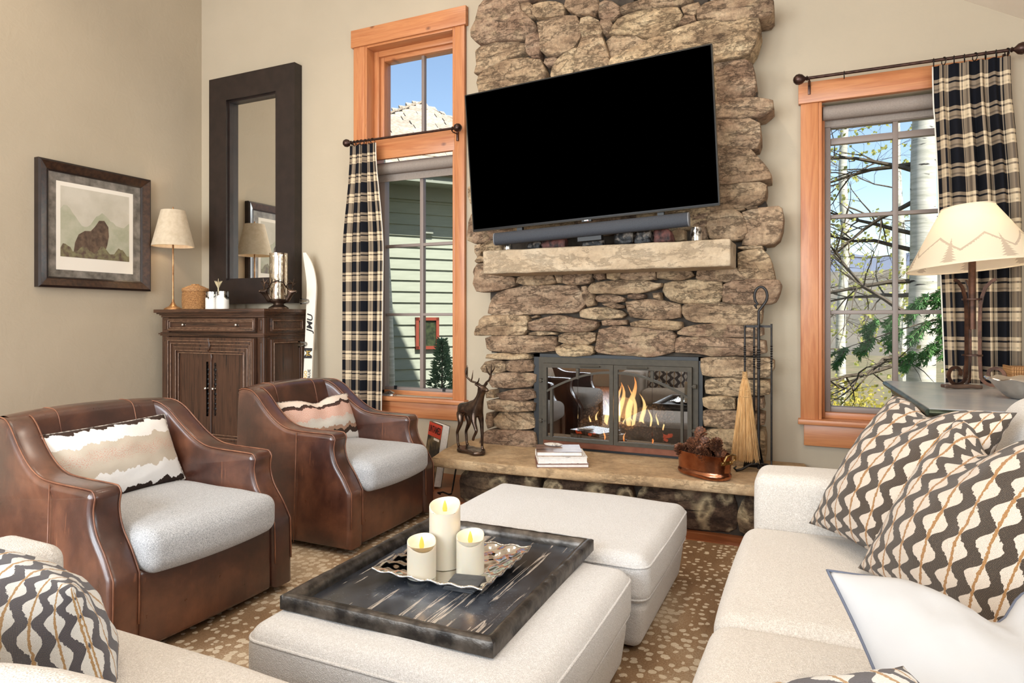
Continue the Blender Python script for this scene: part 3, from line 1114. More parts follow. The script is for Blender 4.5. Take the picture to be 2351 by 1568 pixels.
# ------------------------------------------------------------------ stone fireplace
STONES = """-2296,3593 -2254,3634 -1982,3591 -1962,3502 -1889,3440 -1824,3355 -1850,3318 -1915,3282 -2076,3310 -2213,3306 -2311,3334 -2360,3380 -2356,3429 -2304,3482
-1975,3572 -1889,3566 -1850,3504 -1856,3440 -1896,3435 -1962,3496
-1856,3530 -1734,3517 -1633,3491 -1614,3446 -1620,3398 -1734,3412 -1824,3418 -1850,3450
-1608,3515 -1370,3466 -1366,3385 -1388,3346 -1454,3385 -1521,3392 -1583,3428 -1610,3457
-1830,3399 -1683,3403 -1539,3398 -1515,3333 -1496,3231 -1558,3172 -1658,3130 -1759,3147 -1801,3184 -1798,3267 -1826,3344
-1509,3373 -1436,3367 -1370,3328 -1342,3243 -1354,3225 -1424,3231 -1490,3218 -1503,3296
-1364,3442 -1269,3429 -1222,3391 -1217,3339 -1251,3300 -1316,3309 -1358,3332 -1366,3385
-1352,3308 -1275,3299 -1269,3273 -1304,3213 -1322,3211 -1328,3263 -1354,3285
-1217,3390 -1153,3388 -1040,3399 -724,3335 -755,3314 -874,3324 -984,3332 -1153,3349 -1211,3334
-1269,3264 -1222,3303 -1153,3330 -984,3323 -830,3310 -793,3251 -811,3202 -885,3161 -984,3133 -1062,3149 -1153,3191 -1269,3203 -1302,3209
-809,3298 -692,3312 -682,3285 -713,3244 -718,3234 -787,3255
-782,3240 -718,3231 -710,3188 -766,3188 -823,3177 -807,3199
-703,3271 -640,3288 -547,3299 -240,3236 -245,3165 -269,3139 -318,3140 -386,3156 -466,3142 -547,3153 -609,3185 -700,3188
-1281,3004 -1269,3034 -1199,3056 -1040,3106 -863,3152 -713,3178 -588,3176 -506,3139 -406,3152 -327,3142 -323,3076 -357,2968 -386,2921 -456,2903 -598,2908 -671,2840 -928,2847 -1269,2911
-1328,3189 -1269,3198 -1153,3178 -1028,3124 -1051,3109 -1153,3075 -1246,3046 -1281,3046 -1298,3109
-1490,3212 -1424,3227 -1340,3223 -1328,3160 -1287,3005 -1328,2931 -1509,2924 -1548,3024 -1521,3113
-1721,2998 -1683,3081 -1608,3137 -1503,3177 -1511,3099 -1554,3036 -1558,2943 -1708,2943
-1905,3292 -1817,3322 -1807,3257 -1807,3173 -1794,3129 -1850,3135 -1899,3177 -1913,3239
-2332,3275 -2282,3301 -2157,3304 -1982,3288 -1913,3266 -1918,3188 -1982,3184 -2089,3172 -2227,3129 -2304,3095 -2339,3107 -2311,3171
-1776,3126 -1702,3135 -1673,3112 -1689,3064 -1744,3064 -1775,3096
-2296,3082 -2227,3118 -2062,3153 -1889,3142 -1801,3116 -1775,3066 -1759,3010 -1772,2905 -2022,2893 -2282,2930 -2304,3020
-671,2904 -486,2892 -406,2893 -372,2869 -355,2811 -355,2676 -367,2659 -486,2666 -650,2679 -671,2797
-671,2665 -588,2665 -486,2661 -406,2659 -250,2628 -242,2567 -269,2565 -308,2526 -406,2528 -578,2545 -671,2560
-671,2546 -573,2535 -456,2515 -386,2520 -318,2487 -327,2381 -337,2327 -386,2327 -486,2359 -568,2360 -671,2377
-671,2358 -568,2356 -466,2340 -381,2333 -347,2279 -308,2233 -260,2156 -252,2123 -327,2123 -426,2121 -557,2117 -671,2121
-671,2108 -557,2111 -426,2114 -327,2109 -281,2099 -293,2056 -291,2004 -318,1982 -406,1963 -562,1952 -755,1955 -820,2034
-777,1949 -557,1946 -416,1954 -406,1943 -506,1936 -777,1933
-2381,2259 -2185,2261 -2022,2235 -2008,2087 -2171,2089 -2367,2120 -2391,2178
-2389,1989 -2339,2086 -2171,2081 -1995,2068 -1995,1880 -2171,1865 -2213,1836 -2339,1826 -2393,1851
-2347,1811 -2285,1818 -2280,1773 -2292,1729 -2310,1722 -2330,1761
-2278,1808 -2234,1828 -2179,1836 -2097,1819 -2097,1751 -2257,1757 -2278,1733
-2324,1690 -2290,1723 -2234,1724 -2234,1679 -2319,1680
-2346,1634 -2315,1666 -2264,1672 -2182,1651 -2176,1581 -2006,1568 -1997,1497 -2076,1482 -2328,1458 -2340,1526 -2334,1580 -2349,1602
-1985,1560 -1919,1573 -1717,1570 -1668,1510 -1734,1504 -1931,1503 -1991,1518
-1701,1570 -1633,1573 -1630,1505 -1668,1510
-1622,1575 -1464,1577 -1422,1569 -1420,1514 -1438,1505 -1581,1498 -1622,1501
-1407,1571 -1329,1574 -1323,1532 -1375,1528 -1409,1542
-1316,1576 -1212,1578 -1207,1531 -1247,1522 -1311,1529
-1204,1563 -1191,1570 -980,1572 -972,1542 -976,1520 -1206,1521
-963,1575 -899,1578 -796,1579 -750,1569 -715,1539 -787,1516 -885,1517 -966,1520
-1441,1476 -1412,1507 -1311,1514 -1062,1512 -928,1489 -924,1472 -995,1449 -1062,1429 -1426,1432 -1443,1448
-923,1497 -852,1504 -695,1501 -547,1491 -543,1401 -560,1392 -561,1361 -741,1361 -801,1364 -871,1377 -909,1407 -925,1445
-536,1484 -472,1494 -276,1498 -205,1497 -203,1467 -211,1423 -222,1383 -238,1361 -267,1347 -412,1350 -541,1361 -538,1415
-711,1572 -627,1580 -455,1578 -429,1572 -407,1549 -394,1510 -429,1504 -525,1497 -672,1505 -702,1516
-447,1670 -410,1681 -300,1688 -296,1664 -270,1644 -264,1616 -245,1565 -234,1501 -232,1464 -374,1453 -410,1519 -447,1562
-2236,1287 -2194,1415 -2147,1455 -2052,1474 -1942,1493 -1773,1492 -1538,1493 -1496,1446 -1455,1360 -1517,1305 -1570,1296 -1823,1297 -1988,1285
-1493,1485 -1449,1487 -1443,1432 -1394,1419 -1397,1354 -1448,1337 -1472,1405
-1394,1404 -1370,1417 -1278,1419 -1187,1401 -1193,1373 -1268,1367 -1368,1375
-1347,1357 -1268,1362 -1185,1351 -1185,1328 -1258,1329 -1316,1343
-1164,1420 -1051,1423 -1051,1395 -1103,1391 -1169,1397
-995,1424 -931,1429 -931,1375 -979,1400
-1508,1305 -1491,1324 -1370,1335 -1268,1327 -1207,1308 -1175,1283 -1217,1260 -1360,1255 -1464,1260 -1508,1267
-1176,1373 -1062,1385 -928,1376 -820,1350 -811,1319 -814,1261 -928,1253 -1141,1265 -1162,1307
-799,1348 -784,1355 -560,1355 -472,1354 -301,1341 -317,1321 -318,1219 -516,1216 -582,1230 -627,1232 -718,1232 -784,1255 -799,1292
-2288,1200 -2276,1254 -2236,1278 -1925,1278 -1888,1269 -1911,1228 -1908,1176 -1927,1145 -2105,1138 -2194,1138 -2328,1131 -2331,1151 -2306,1206
-1876,1270 -1834,1284 -1816,1267 -1867,1258
-1894,1172 -1877,1238 -1789,1258 -1679,1280 -1517,1253 -1368,1240 -1382,1204 -1413,1176 -1517,1162 -1624,1169 -1789,1170
-1351,1244 -1174,1251 -1167,1215 -1337,1208
-1138,1229 -1111,1242 -805,1243 -802,1189 -834,1182 -946,1184 -984,1197 -1136,1204
-1885,1157 -1846,1162 -1685,1161 -1685,1144 -1846,1138 -1885,1138
-2247,1114 -2182,1129 -1902,1132 -1681,1130 -1681,1080 -1696,1022 -1959,1012 -2194,1014 -2223,1029 -2230,1066
-1669,1146 -1570,1157 -1392,1167 -1390,1100 -1464,1075 -1570,1078 -1667,1089
-1691,1054 -1624,1077 -1538,1073 -1408,1063 -1406,1014 -1422,1003 -1549,997 -1646,988 -1672,1008
-1383,1088 -1351,1185 -1255,1203 -955,1184 -865,1174 -846,1146 -850,1043 -876,1029 -995,1003 -1130,1010 -1368,1019 -1390,1039
-794,1196 -718,1215 -605,1220 -516,1211 -377,1205 -305,1207 -305,1141 -560,1139 -787,1146 -831,1151 -828,1173 -799,1178
-834,1130 -796,1139 -560,1130 -377,1130 -288,1124 -288,1038 -377,1024 -560,1024 -741,1034 -837,1032
-2218,997 -2111,1001 -1885,1000 -1882,963 -2076,961 -2218,960
-2285,887 -2248,937 -2089,950 -2086,863 -2147,856 -2279,856
-2080,951 -1879,959 -1857,916 -1868,875 -2076,866
-2227,834 -2152,851 -1835,862 -1842,796 -1894,758 -2202,744 -2227,777
-2157,706 -1942,742 -1850,739 -1842,681 -1942,660 -2103,660
-2232,725 -2168,728 -2160,674 -2232,664
-2227,655 -1942,652 -1842,653 -1858,586 -2218,573
-2182,512 -2132,563 -1866,571 -1850,464 -2103,436 -2182,449
-2235,554 -2188,549 -2188,456 -2227,435
-2268,402 -2218,425 -1850,437 -1835,347 -1855,291 -2235,274 -2285,326
-680,1005 -420,1011 -357,1004 -279,1010 -240,999 -244,935 -279,885 -452,887 -675,884 -681,946
-655,864 -452,876 -388,863 -265,874 -269,778 -452,770 -646,769
-667,747 -470,760 -462,681 -615,681 -663,686
-454,755 -388,761 -302,761 -294,694 -404,676 -454,681
-663,661 -573,670 -404,667 -294,666 -294,587 -468,558 -655,562
-659,533 -549,548 -404,552 -294,552 -294,345 -404,314 -615,294
-736,1942 -632,1935 -639,1896 -700,1888 -736,1891
-736,1885 -687,1885 -690,1868 -701,1855 -736,1859
-681,1887 -641,1887 -641,1860 -663,1855 -687,1852
-692,1842 -650,1854 -630,1816 -630,1768 -691,1767
-639,1912 -611,1944 -530,1946 -467,1943 -428,1915 -409,1869 -395,1826 -402,1794 -424,1758 -463,1755 -625,1768 -634,1835 -639,1869
-430,1934 -366,1939 -322,1947 -215,1949 -196,1939 -189,1887 -194,1810 -206,1756 -245,1720 -366,1719 -430,1724 -417,1757 -391,1793 -391,1830 -408,1878
-401,1953 -335,1958 -331,1941 -396,1945
-445,1709 -410,1712 -303,1711 -303,1692 -410,1695 -445,1699
-879,1824 -823,1840 -778,1832 -778,1766 -869,1771"""
STONES = [[tuple(int(c) / 1000 for c in p.split(',')) for p in l.split()] for l in STONES.strip().split('\n')]
fp = thing('fireplace', 'floor to ceiling fireplace of rough tan field stones with sandstone mantel and raised hearth', 'fireplace', (-1.25, 4.5, 0))


def stone_mesh(poly, yf, yb, seed, dome=0.008, rough=0.020):
    r = random.Random(seed)
    # resample the outline
    pts = []
    n = len(poly)
    for i in range(n):
        a, c = Vector(poly[i]), Vector(poly[(i + 1) % n])
        k = max(1, int((c - a).length / 0.045))
        for j in range(k):
            pts.append(a.lerp(c, j / k))
    area = sum(pts[i].x * pts[(i + 1) % len(pts)].y - pts[(i + 1) % len(pts)].x * pts[i].y for i in range(len(pts)))
    if area < 0:
        pts.reverse()
    m = len(pts)
    sm = [(pts[i - 1] + pts[i] * 6 + pts[(i + 1) % m]) / 8 for i in range(m)]
    pts = [p + Vector((mnoise.noise(Vector((p.x * 22, p.y * 22, seed))), mnoise.noise(Vector((p.x * 22, p.y * 22, seed + 9))))) * 0.007 for p in sm]
    gc = sum(pts, Vector((0, 0))) / m
    pts = [p + (p - gc).normalized() * 0.009 for p in pts]
    c0 = sum(pts, Vector((0, 0))) / m
    sxx = sum((p.x - c0.x) ** 2 for p in pts)
    szz = sum((p.y - c0.y) ** 2 for p in pts)
    sxz = sum((p.x - c0.x) * (p.y - c0.y) for p in pts)
    ang = 0.5 * math.atan2(2 * sxz, sxx - szz)
    ax = Vector((math.cos(ang), math.sin(ang)))
    pr = [(p - c0).dot(ax) for p in pts]
    qr = [(p - c0).dot(Vector((-ax.y, ax.x))) for p in pts]
    half = max(0.0, (max(pr) - min(pr)) / 2 - (max(qr) - min(qr)) / 2)
    mid = (max(pr) + min(pr)) / 2
    spine = [c0 + ax * max(mid - half, min(mid + half, q)) for q in pr]
    thick = (max(qr) - min(qr)) / 2
    e = min(0.010, thick * 0.2) / max(thick, 1e-4)
    yf += r.uniform(-0.022, 0.022)
    tx, tz = r.uniform(-0.05, 0.05), r.uniform(-0.08, 0.08)
    rings = [(e * 0.6, yb), (0.0, yf + 0.06), (0.0, yf + 0.018), (e * 0.35, yf + 0.004), (e * 1.1, yf), (0.3, yf - dome * 0.3), (0.62, yf - dome * 0.7), (0.97, yf - dome)]
    v, f = [], []
    for k, (t, y) in enumerate(rings):
        for i, p in enumerate(pts):
            q = p.lerp(spine[i], t)
            yy = y
            if k >= 2:
                nn = mnoise.noise(Vector((q.x * 9, q.y * 14, seed * 3.7))) + 0.6 * mnoise.noise(Vector((q.x * 24, q.y * 40, seed)))
                yy += nn * rough + (q.x - c0.x) * tx + (q.y - c0.y) * tz
            v.append((q.x, yy, q.y))
    for k in range(len(rings) - 1):
        for i in range(m):
            j = (i + 1) % m
            f.append((k * m + i, k * m + j, (k + 1) * m + j, (k + 1) * m + i))
    f.append(tuple((len(rings) - 1) * m + i for i in range(m)))
    return v, f


def add_stone(poly, yf, yb, seed, mat, **kw):
    v, f = stone_mesh(poly, yf, yb, seed, **kw)
    bb = B().add(v, f)
    return wpart('stone', bb, mat, fp, 50)


for i, poly in enumerate(STONES):
    add_stone(poly, 4.385, 4.63, i + 1, M['stone'])
# courses hidden behind the television
k = 200
for (z0, z1, cuts) in ((1.84, 2.06, (-2.02, -1.55, -1.1, -0.62)), (2.08, 2.34, (-2.3, -1.75, -1.3, -0.95, -0.56)), (2.36, 2.62, (-2.33, -1.9, -1.45, -0.8, -0.58)), (2.64, 2.90, (-2.2, -1.6, -1.15, -0.58))):
    for a, c in zip(cuts[:-1], cuts[1:]):
        k += 1
        d = [rnd.uniform(-0.015, 0.015) for _ in range(4)]
        add_stone([(a + 0.01, z0 + d[0]), (a + (c - a) / 2, z0), (c - 0.01, z0 + d[1]), (c - 0.008, (z0 + z1) / 2), (c - 0.012, z1 + d[2]), (a + (c - a) * 0.4, z1), (a + 0.012, z1 + d[3]), (a + 0.006, (z0 + z1) / 2)], 4.40, 4.63, k, M['stone'])
# courses above the frame of the photograph, up to the ceiling
z = 3.585
while z < 5.0:
    z1 = z + rnd.uniform(0.2, 0.3)
    x = -2.2 + rnd.uniform(-0.06, 0.06)
    xe = min(-0.35, 0.785 - (z1 + 0.03 - 3.137) / 0.585)
    while x < xe - 0.1:
        w = rnd.uniform(0.28, 0.6)
        x1 = x + w if x + w < xe - 0.15 else xe
        k += 1
        add_stone([(x + 0.01, z), ((x + x1) / 2, z - 0.01), (x1 - 0.01, z), (x1 - 0.005, (z + z1) / 2), (x1 - 0.012, z1 - 0.012), (x + 0.012, z1 - 0.015), (x + 0.004, (z + z1) / 2)], 4.405 if z < 3.7 else 4.39, 4.63, k, M['stone'])
        x = x1
    z = z1
# mortar core behind the stones
b = B()
zz = 0.30
while zz < 4.9:
    z1 = zz + 0.1
    xs = [p[0] for poly in STONES for p in poly if zz - 0.06 <= p[1] <= z1 + 0.06]
    xa, xb = (min(xs) + 0.10, max(xs) - 0.10) if xs else (-2.12, min(-0.45, 0.785 - (z1 + 0.1 - 3.137) / 0.585))
    if zz < 0.955:
        b.box(xa, -1.90, 4.47, 4.62, zz, z1)
        b.box(-0.62, min(xb, -0.28), 4.47, 4.62, zz, z1)
    else:
        b.box(xa, xb, 4.47, 4.62, zz, z1)
    zz = z1
wpart('mortar_core', b, M['mortar'], fp, 0)
# mantel
v, f = rbox(0.823, 0.16, 0.081, 0.012, 40, 2)
v = [(x, y + (0.008 * mnoise.noise(Vector((x * 5, z * 9, 3))) if y < 0 else 0), z + 0.004 * mnoise.noise(Vector((x * 7, y * 7, 5)))) for (x, y, z) in v]
wpart('mantel_shelf', B().add(v, f, T(-1.283, 4.24, 1.648)), M['mantel'], fp, 50)
# hearth slab
out = [(-2.34, 3.78), (-1.9, 3.775), (-1.28, 3.80), (-0.8, 3.85), (-0.32, 3.885), (-0.06, 3.90), (-0.02, 4.2), (-0.06, 4.62), (-1.2, 4.63), (-2.36, 4.63), (-2.45, 4.30), (-2.40, 4.02)]
pts = []
for i in range(len(out)):
    a, c = Vector(out[i]), Vector(out[(i + 1) % len(out)])
    q = max(1, int((c - a).length / 0.05))
    pts += [a.lerp(c, j / q) for j in range(q)]
v, f = [], []
cen = Vector((-1.2, 4.2))
for (z, ins, am) in ((0.268, 0.02, 0.010), (0.275, 0.004, 0.014), (0.30, 0.0, 0.016), (0.322, 0.003, 0.010), (0.330, 0.012, 0.006)):
    for p in pts:
        d = (cen - p).normalized()
        nn = mnoise.noise(Vector((p.x * 8, p.y * 8, z * 40))) * am + mnoise.noise(Vector((p.x * 25, p.y * 25, z * 70))) * am * 0.5
        q = p + d * (ins + nn)
        v.append((q.x, q.y, z))
m = len(pts)
for r_ in range(4):
    for i in range(m):
        f.append((r_ * m + i, r_ * m + (i + 1) % m, (r_ + 1) * m + (i + 1) % m, (r_ + 1) * m + i))
f.append(tuple(4 * m + i for i in range(m)))
f.append(tuple(reversed(range(m))))
wpart('hearth_slab', B().add(v, f), M['hearth'], fp, 50)
# big dark stones under the slab
for i, (a, c) in enumerate(((-2.2, -1.62), (-1.60, -1.02), (-1.0, -0.42), (-0.40, -0.05))):
    yb_ = 3.92 + 0.03 * i
    add_stone([(a, 0.03), (a + 0.1, 0.012), ((a + c) / 2, 0.015), (c - 0.05, 0.012), (c, 0.04), (c + 0.004, 0.14), (c - 0.01, 0.235), ((a + c) / 2, 0.252), (a + 0.06, 0.25), (a + 0.012, 0.2), (a - 0.01, 0.11)], yb_, 4.45, 300 + i, M['stone_dk'], dome=0.04, rough=0.02)
b = B().box(-2.16, -0.06, 4.02, 4.42, 0.0, 0.262)
wpart('hearth_core', b, M['mortar'], fp, 0)
b = B()
b.box(-2.19, -0.05, 3.845, 3.865, 0.0, 0.035, T(0, 0, 0) @ RZ(0.0))
struct(b.build('trim_1', M['floorwood'], None, 0))

# ------------------------------------------------------------------ fireplace insert
fi = thing('fireplace_insert', 'dark steel firebox with two arched glass doors set in the stone fireplace', 'fireplace insert', (-1.255, 4.44, 0.33))
YD = 4.42
b = B()
b.box(-1.86, -1.815, YD - 0.005, YD + 0.06, 0.332, 1.005).box(-0.697, -0.67, YD - 0.005, YD + 0.06, 0.332, 1.005).box(-1.86, -0.67, YD - 0.005, YD + 0.06, 0.982, 1.005).box(-1.86, -0.67, YD - 0.005, YD + 0.06, 0.332, 0.350)
wpart('surround', b, M['black'], fi, 0)
b = B()
b.box(-1.815, -1.779, YD - 0.02, YD + 0.03, 0.350, 0.982).box(-0.731, -0.697, YD - 0.02, YD + 0.03, 0.350, 0.982).box(-1.779, -0.731, YD - 0.02, YD + 0.03, 0.941, 0.982)
wpart('door_frame', b, M['frame_metal'], fi, 0)
wpart('kick_panel', B().box(-1.779, -0.731, YD - 0.022, YD + 0.03, 0.350, 0.392), M['copperpanel'], fi, 0)
b = B()
b.box(-1.78, -1.75, YD + 0.06, 4.98, 0.335, 0.98).box(-0.76, -0.73, YD + 0.06, 4.98, 0.335, 0.98).box(-1.78, -0.73, 4.95, 4.98, 0.335, 0.98).box(-1.78, -0.73, YD + 0.06, 4.98, 0.95, 0.98).box(-1.78, -0.73, YD + 0.06, 4.98, 0.335, 0.352)
wpart('firebox', b, M['firebrick'], fi, 0)
for side, (xa, xb, ga, gb) in enumerate(((-1.777, -1.258, -1.747, -1.285), (-1.254, -0.733, -1.226, -0.761))):
    b = B()
    y0, y1 = YD - 0.045, YD - 0.02
    b.box(xa, ga, y0, y1, 0.394, 0.940).box(gb, xb, y0, y1, 0.394, 0.940).box(ga, gb, y0, y1, 0.910, 0.940).box(ga, gb, y0, y1, 0.394, 0.419)
    dr = wpart('glass_door', b, M['frame_metal'], fi, 0)

    def sub(name, bb, mat, sm=35):
        o = bb.build(name, mat, None, sm)
        o.parent = dr
        return o
    sgn = 1 if side == 0 else -1
    far, near = (ga, gb) if side == 0 else (gb, ga)
    arc = []
    for j in range(15):
        t = j / 14
        arc.append((far + (near - far) * t, YD - 0.034, 0.740 + 0.146 * math.sin(math.pi / 2 * t) ** 0.9))
    sub('arch_bar', B().tube(arc, 0.0105, 4), M['frame_metal'])
    xm = (ga + gb) / 2
    sub('upper_bar', B().box(xm - 0.009, xm + 0.009, y0, y1, 0.835, 0.912), M['frame_metal'], 0)
    xs_ = far + sgn * 0.036
    sub('side_bar', B().box(xs_ - 0.008, xs_ + 0.008, y0, y1, 0.418, 0.760), M['frame_metal'], 0)
    for q in ((ga, xm - 0.001), (xm + 0.001, gb)):
        sub('pane', B().box(q[0], q[1], YD - 0.031, YD - 0.027, 0.418, 0.912), M['fireglass'], 0)
    hx = xm + sgn * 0.095
    sub('handle', B().tube([(hx - 0.072, YD - 0.062, 0.928), (hx + 0.072, YD - 0.062, 0.928)], 0.006, 8).tube([(hx - 0.05, YD - 0.062, 0.928), (hx - 0.05, YD - 0.04, 0.928)], 0.005, 6).tube([(hx + 0.05, YD - 0.062, 0.928), (hx + 0.05, YD - 0.04, 0.928)], 0.005, 6), M['frame_metal'])
    for hz in (0.817, 0.53):
        sub('hinge', B().box(far - sgn * 0.045 - 0.012, far - sgn * 0.045 + 0.012, YD - 0.055, YD - 0.03, hz - 0.014, hz + 0.014, None, 0.004).box(min(far - sgn * 0.045, far - sgn * 0.01), max(far - sgn * 0.045, far - sgn * 0.01), YD - 0.05, YD - 0.043, hz - 0.004, hz + 0.004), M['frame_metal'])

# gas logs, each its own thing
def log(name, label, p0, p1, r0, seed):
    P0, P1 = Vector(p0), Vector(p1)
    n = 14
    pts = [P0.lerp(P1, i / n) + Vector((0, 0, 0.012 * math.sin(i * 0.9 + seed))) for i in range(n + 1)]
    b = B().tube(pts, [r0 * (1 + 0.10 * math.sin(i * 1.7 + seed)) for i in range(n + 1)], 14)
    b.v = [q + Vector((mnoise.noise(q * 28), mnoise.noise(q * 28 + Vector((5, 0, 0))), mnoise.noise(q * 28 + Vector((0, 9, 0))))) * 0.012 for q in b.v]
    return tag(b.build(name, M['char'], None, 60), label, 'log', 'gas logs in the fire')


log('fire_log', 'charred front log lying on the right side of the fire', (-1.27, 4.58, 0.455), (-0.98, 4.55, 0.475), 0.05, 1)
log('fire_log', 'charred front log lying on the left side of the fire', (-1.56, 4.60, 0.47), (-1.28, 4.58, 0.45), 0.052, 2)
log('fire_log', 'upright pale bark log leaning at the left of the fire', (-1.60, 4.72, 0.45), (-1.42, 4.76, 0.70), 0.055, 3)
log('fire_log', 'rear log glowing behind the flames', (-1.55, 4.80, 0.50), (-0.98, 4.82, 0.56), 0.06, 4)
log('fire_log', 'cut log pointing forward at the right of the fire', (-1.05, 4.78, 0.60), (-0.93, 4.62, 0.575), 0.05, 5)
b = B()
for i in range(24):
    b.tube([(-1.62 + 0.034 * i, 4.70, 0.385), (-1.62 + 0.034 * i, 4.70, 0.40)], 0.008, 5)
b.box(-1.66, -0.90, 4.52, 4.54, 0.36, 0.41).box(-1.66, -0.90, 4.80, 4.82, 0.36, 0.41).box(-1.66, -0.90, 4.69, 4.71, 0.36, 0.395)
for gx in (-1.6, -1.42, -1.25, -1.08, -0.95):
    b.box(gx - 0.008, gx + 0.008, 4.52, 4.82, 0.40, 0.415)
    b.box(gx - 0.008, gx + 0.008, 4.53, 4.55, 0.352, 0.41)
tag(b.build('log_grate', M['black'], None, 0), 'black iron grate under the burning logs', 'grate')
# flames: one burning thing, its tongues cannot be counted
b = B()
fr = random.Random(5)
for (fx, fy, fz, h, w) in ((-1.33, 4.68, 0.48, 0.30, 0.046), (-1.30, 4.66, 0.46, 0.34, 0.040), (-1.225, 4.68, 0.48, 0.36, 0.048), (-1.19, 4.66, 0.48, 0.30, 0.028), (-1.14, 4.69, 0.48, 0.24, 0.036),
                           (-1.40, 4.68, 0.48, 0.18, 0.034), (-1.46, 4.66, 0.48, 0.10, 0.016), (-1.10, 4.60, 0.49, 0.16, 0.018), (-1.05, 4.58, 0.50, 0.13, 0.016), (-1.00, 4.59, 0.50, 0.10, 0.014),
                           (-1.37, 4.60, 0.48, 0.10, 0.018), (-1.33, 4.58, 0.47, 0.08, 0.014), (-1.24, 4.58, 0.47, 0.09, 0.016), (-1.18, 4.57, 0.47, 0.10, 0.014), (-1.50, 4.62, 0.49, 0.06, 0.012), (-0.97, 4.62, 0.48, 0.08, 0.012),
                           (-1.36, 4.52, 0.40, 0.07, 0.012), (-1.22, 4.52, 0.40, 0.06, 0.010), (-1.02, 4.52, 0.40, 0.07, 0.012)):
    ph, ph2 = fr.uniform(0, 6), fr.uniform(0, 6)
    n = 9
    pts = [(fx + 0.16 * h * math.sin(ph + 4.2 * i / n) * (i / n), fy + 0.05 * h * math.sin(ph2 + 5 * i / n), fz + h * i / n) for i in range(n + 1)]
    b.tube(pts, [max(0.0012, w * (math.sin(math.pi * min(1, 0.25 + 0.75 * i / n)) ** 1.1)) for i in range(n + 1)], 8, None, True, (1.0, 0.45))
tag(b.build('fire_flames', M['flame'], None, 180), 'yellow and orange flames burning over the logs', 'fire', kind='stuff')
b = B()
for i in range(60):
    x, y = fr.uniform(-1.62, -0.92), fr.uniform(4.55, 4.80)
    v, f = rbox(fr.uniform(0.008, 0.018), fr.uniform(0.008, 0.018), fr.uniform(0.006, 0.012), 0.004, 1, 1)
    b.add(v, f, T(x, y, 0.425 + fr.uniform(0, 0.02)) @ RZ(fr.uniform(0, 3)) @ RX(fr.uniform(-.4, .4)))
tag(b.build('glowing_embers', M['ember'], None, 30), 'glowing red embers lying between the logs', 'embers', kind='stuff')
add_light('fire_glow', 'POINT', (-1.25, 4.62, 0.62), 5, (1.0, 0.5, 0.18), shadow_soft_size=0.08)
# ------------------------------------------------------------------ helpers for figures and lettering
def skin_obj(name, verts, edges, mat, parent=None, sub=2, root=0):
    me = bpy.data.meshes.new(name)
    me.from_pydata([v[:3] for v in verts], edges, [])
    o = bpy.data.objects.new(name, me)
    COL.objects.link(o)
    bm = bmesh.new()
    bm.from_mesh(me)
    lay = bm.verts.layers.skin.verify()
    bm.verts.ensure_lookup_table()
    for i, v in enumerate(verts):
        r = v[3] if len(v) == 4 else (v[3], v[4])
        bm.verts[i][lay].radius = (r, r) if not isinstance(r, tuple) else r
        bm.verts[i][lay].use_root = (i == root)
    bm.to_mesh(me)
    bm.free()
    m1 = o.modifiers.new('skin', 'SKIN')
    m1.use_smooth_shade = True
    m1.branch_smoothing = 0.4
    m2 = o.modifiers.new('smooth', 'SUBSURF')
    m2.levels = m2.render_levels = sub
    me.materials.append(mat)
    dg = bpy.context.evaluated_depsgraph_get()
    me2 = bpy.data.meshes.new_from_object(o.evaluated_get(dg))
    o.modifiers.clear()
    o.data = me2
    if not me2.materials:
        me2.materials.append(mat)
    me2.polygons.foreach_set('use_smooth', [True] * len(me2.polygons))
    o.parent = parent
    return o


def text_mesh(name, body, size, mat, parent, M4, depth=0.0006, bold=0.0, shear=0.0, sx=1.0):
    cu = bpy.data.curves.new(name, 'FONT')
    cu.body = body
    cu.size = size
    cu.extrude = depth
    cu.offset = bold
    cu.shear = shear
    cu.align_x = 'CENTER'
    cu.align_y = 'CENTER'
    cu.resolution_u = 3
    to = bpy.data.objects.new(name + '_curve', cu)
    COL.objects.link(to)
    dg = bpy.context.evaluated_depsgraph_get()
    me = bpy.data.meshes.new_from_object(to.evaluated_get(dg))
    bpy.data.objects.remove(to)
    me.name = name
    me.transform(M4 @ Matrix.Diagonal((sx, 1, 1, 1)))
    me.materials.clear()
    me.materials.append(mat)
    o = bpy.data.objects.new(name, me)
    COL.objects.link(o)
    o.parent = parent
    return o


# ------------------------------------------------------------------ television and sound bar
tv = thing('television', 'large black flat screen television tilted down on the stone chimney', 'television', (-1.369, 4.048, 2.369))
tv.rotation_euler = (Matrix.Rotation(R(-0.42), 3, 'Z') @ Matrix.Rotation(R(3.34), 3, 'X') @ Matrix.Rotation(R(-2.21), 3, 'Y')).to_euler()
hw, hh = 0.83, 0.472
B().box(-hw, hw, 0.0, 0.028, -hh, hh, None, 0.004).build('bezel', M['black'], tv)
B().box(-hw + 0.006, hw - 0.006, -0.0022, 0.0, -hh + 0.014, hh - 0.006).build('screen', M['screen'], tv, 0)
B().box(-0.5, 0.5, 0.028, 0.07, -0.36, 0.25, None, 0.01).build('rear_housing', M['black'], tv)
b = B()
b.box(-hw, hw, -0.001, 0.03, hh, hh + 0.0025).box(hw, hw + 0.0025, -0.001, 0.03, -hh, hh).box(-hw - 0.0025, -hw, -0.001, 0.03, -hh, hh).box(-hw, hw, -0.001, 0.03, -hh - 0.0025, -hh)
b.build('edge_trim', M['frame_metal'], tv, 0)
B().box(-0.03, 0.035, -0.004, 0.02, -hh - 0.014, -hh - 0.002).build('logo_bar', M['black'], tv, 0)
B().box(-0.012, 0.014, -0.0052, -0.004, -hh - 0.0085, -hh - 0.0045).build('logo_mark', M['silver'], tv, 0)
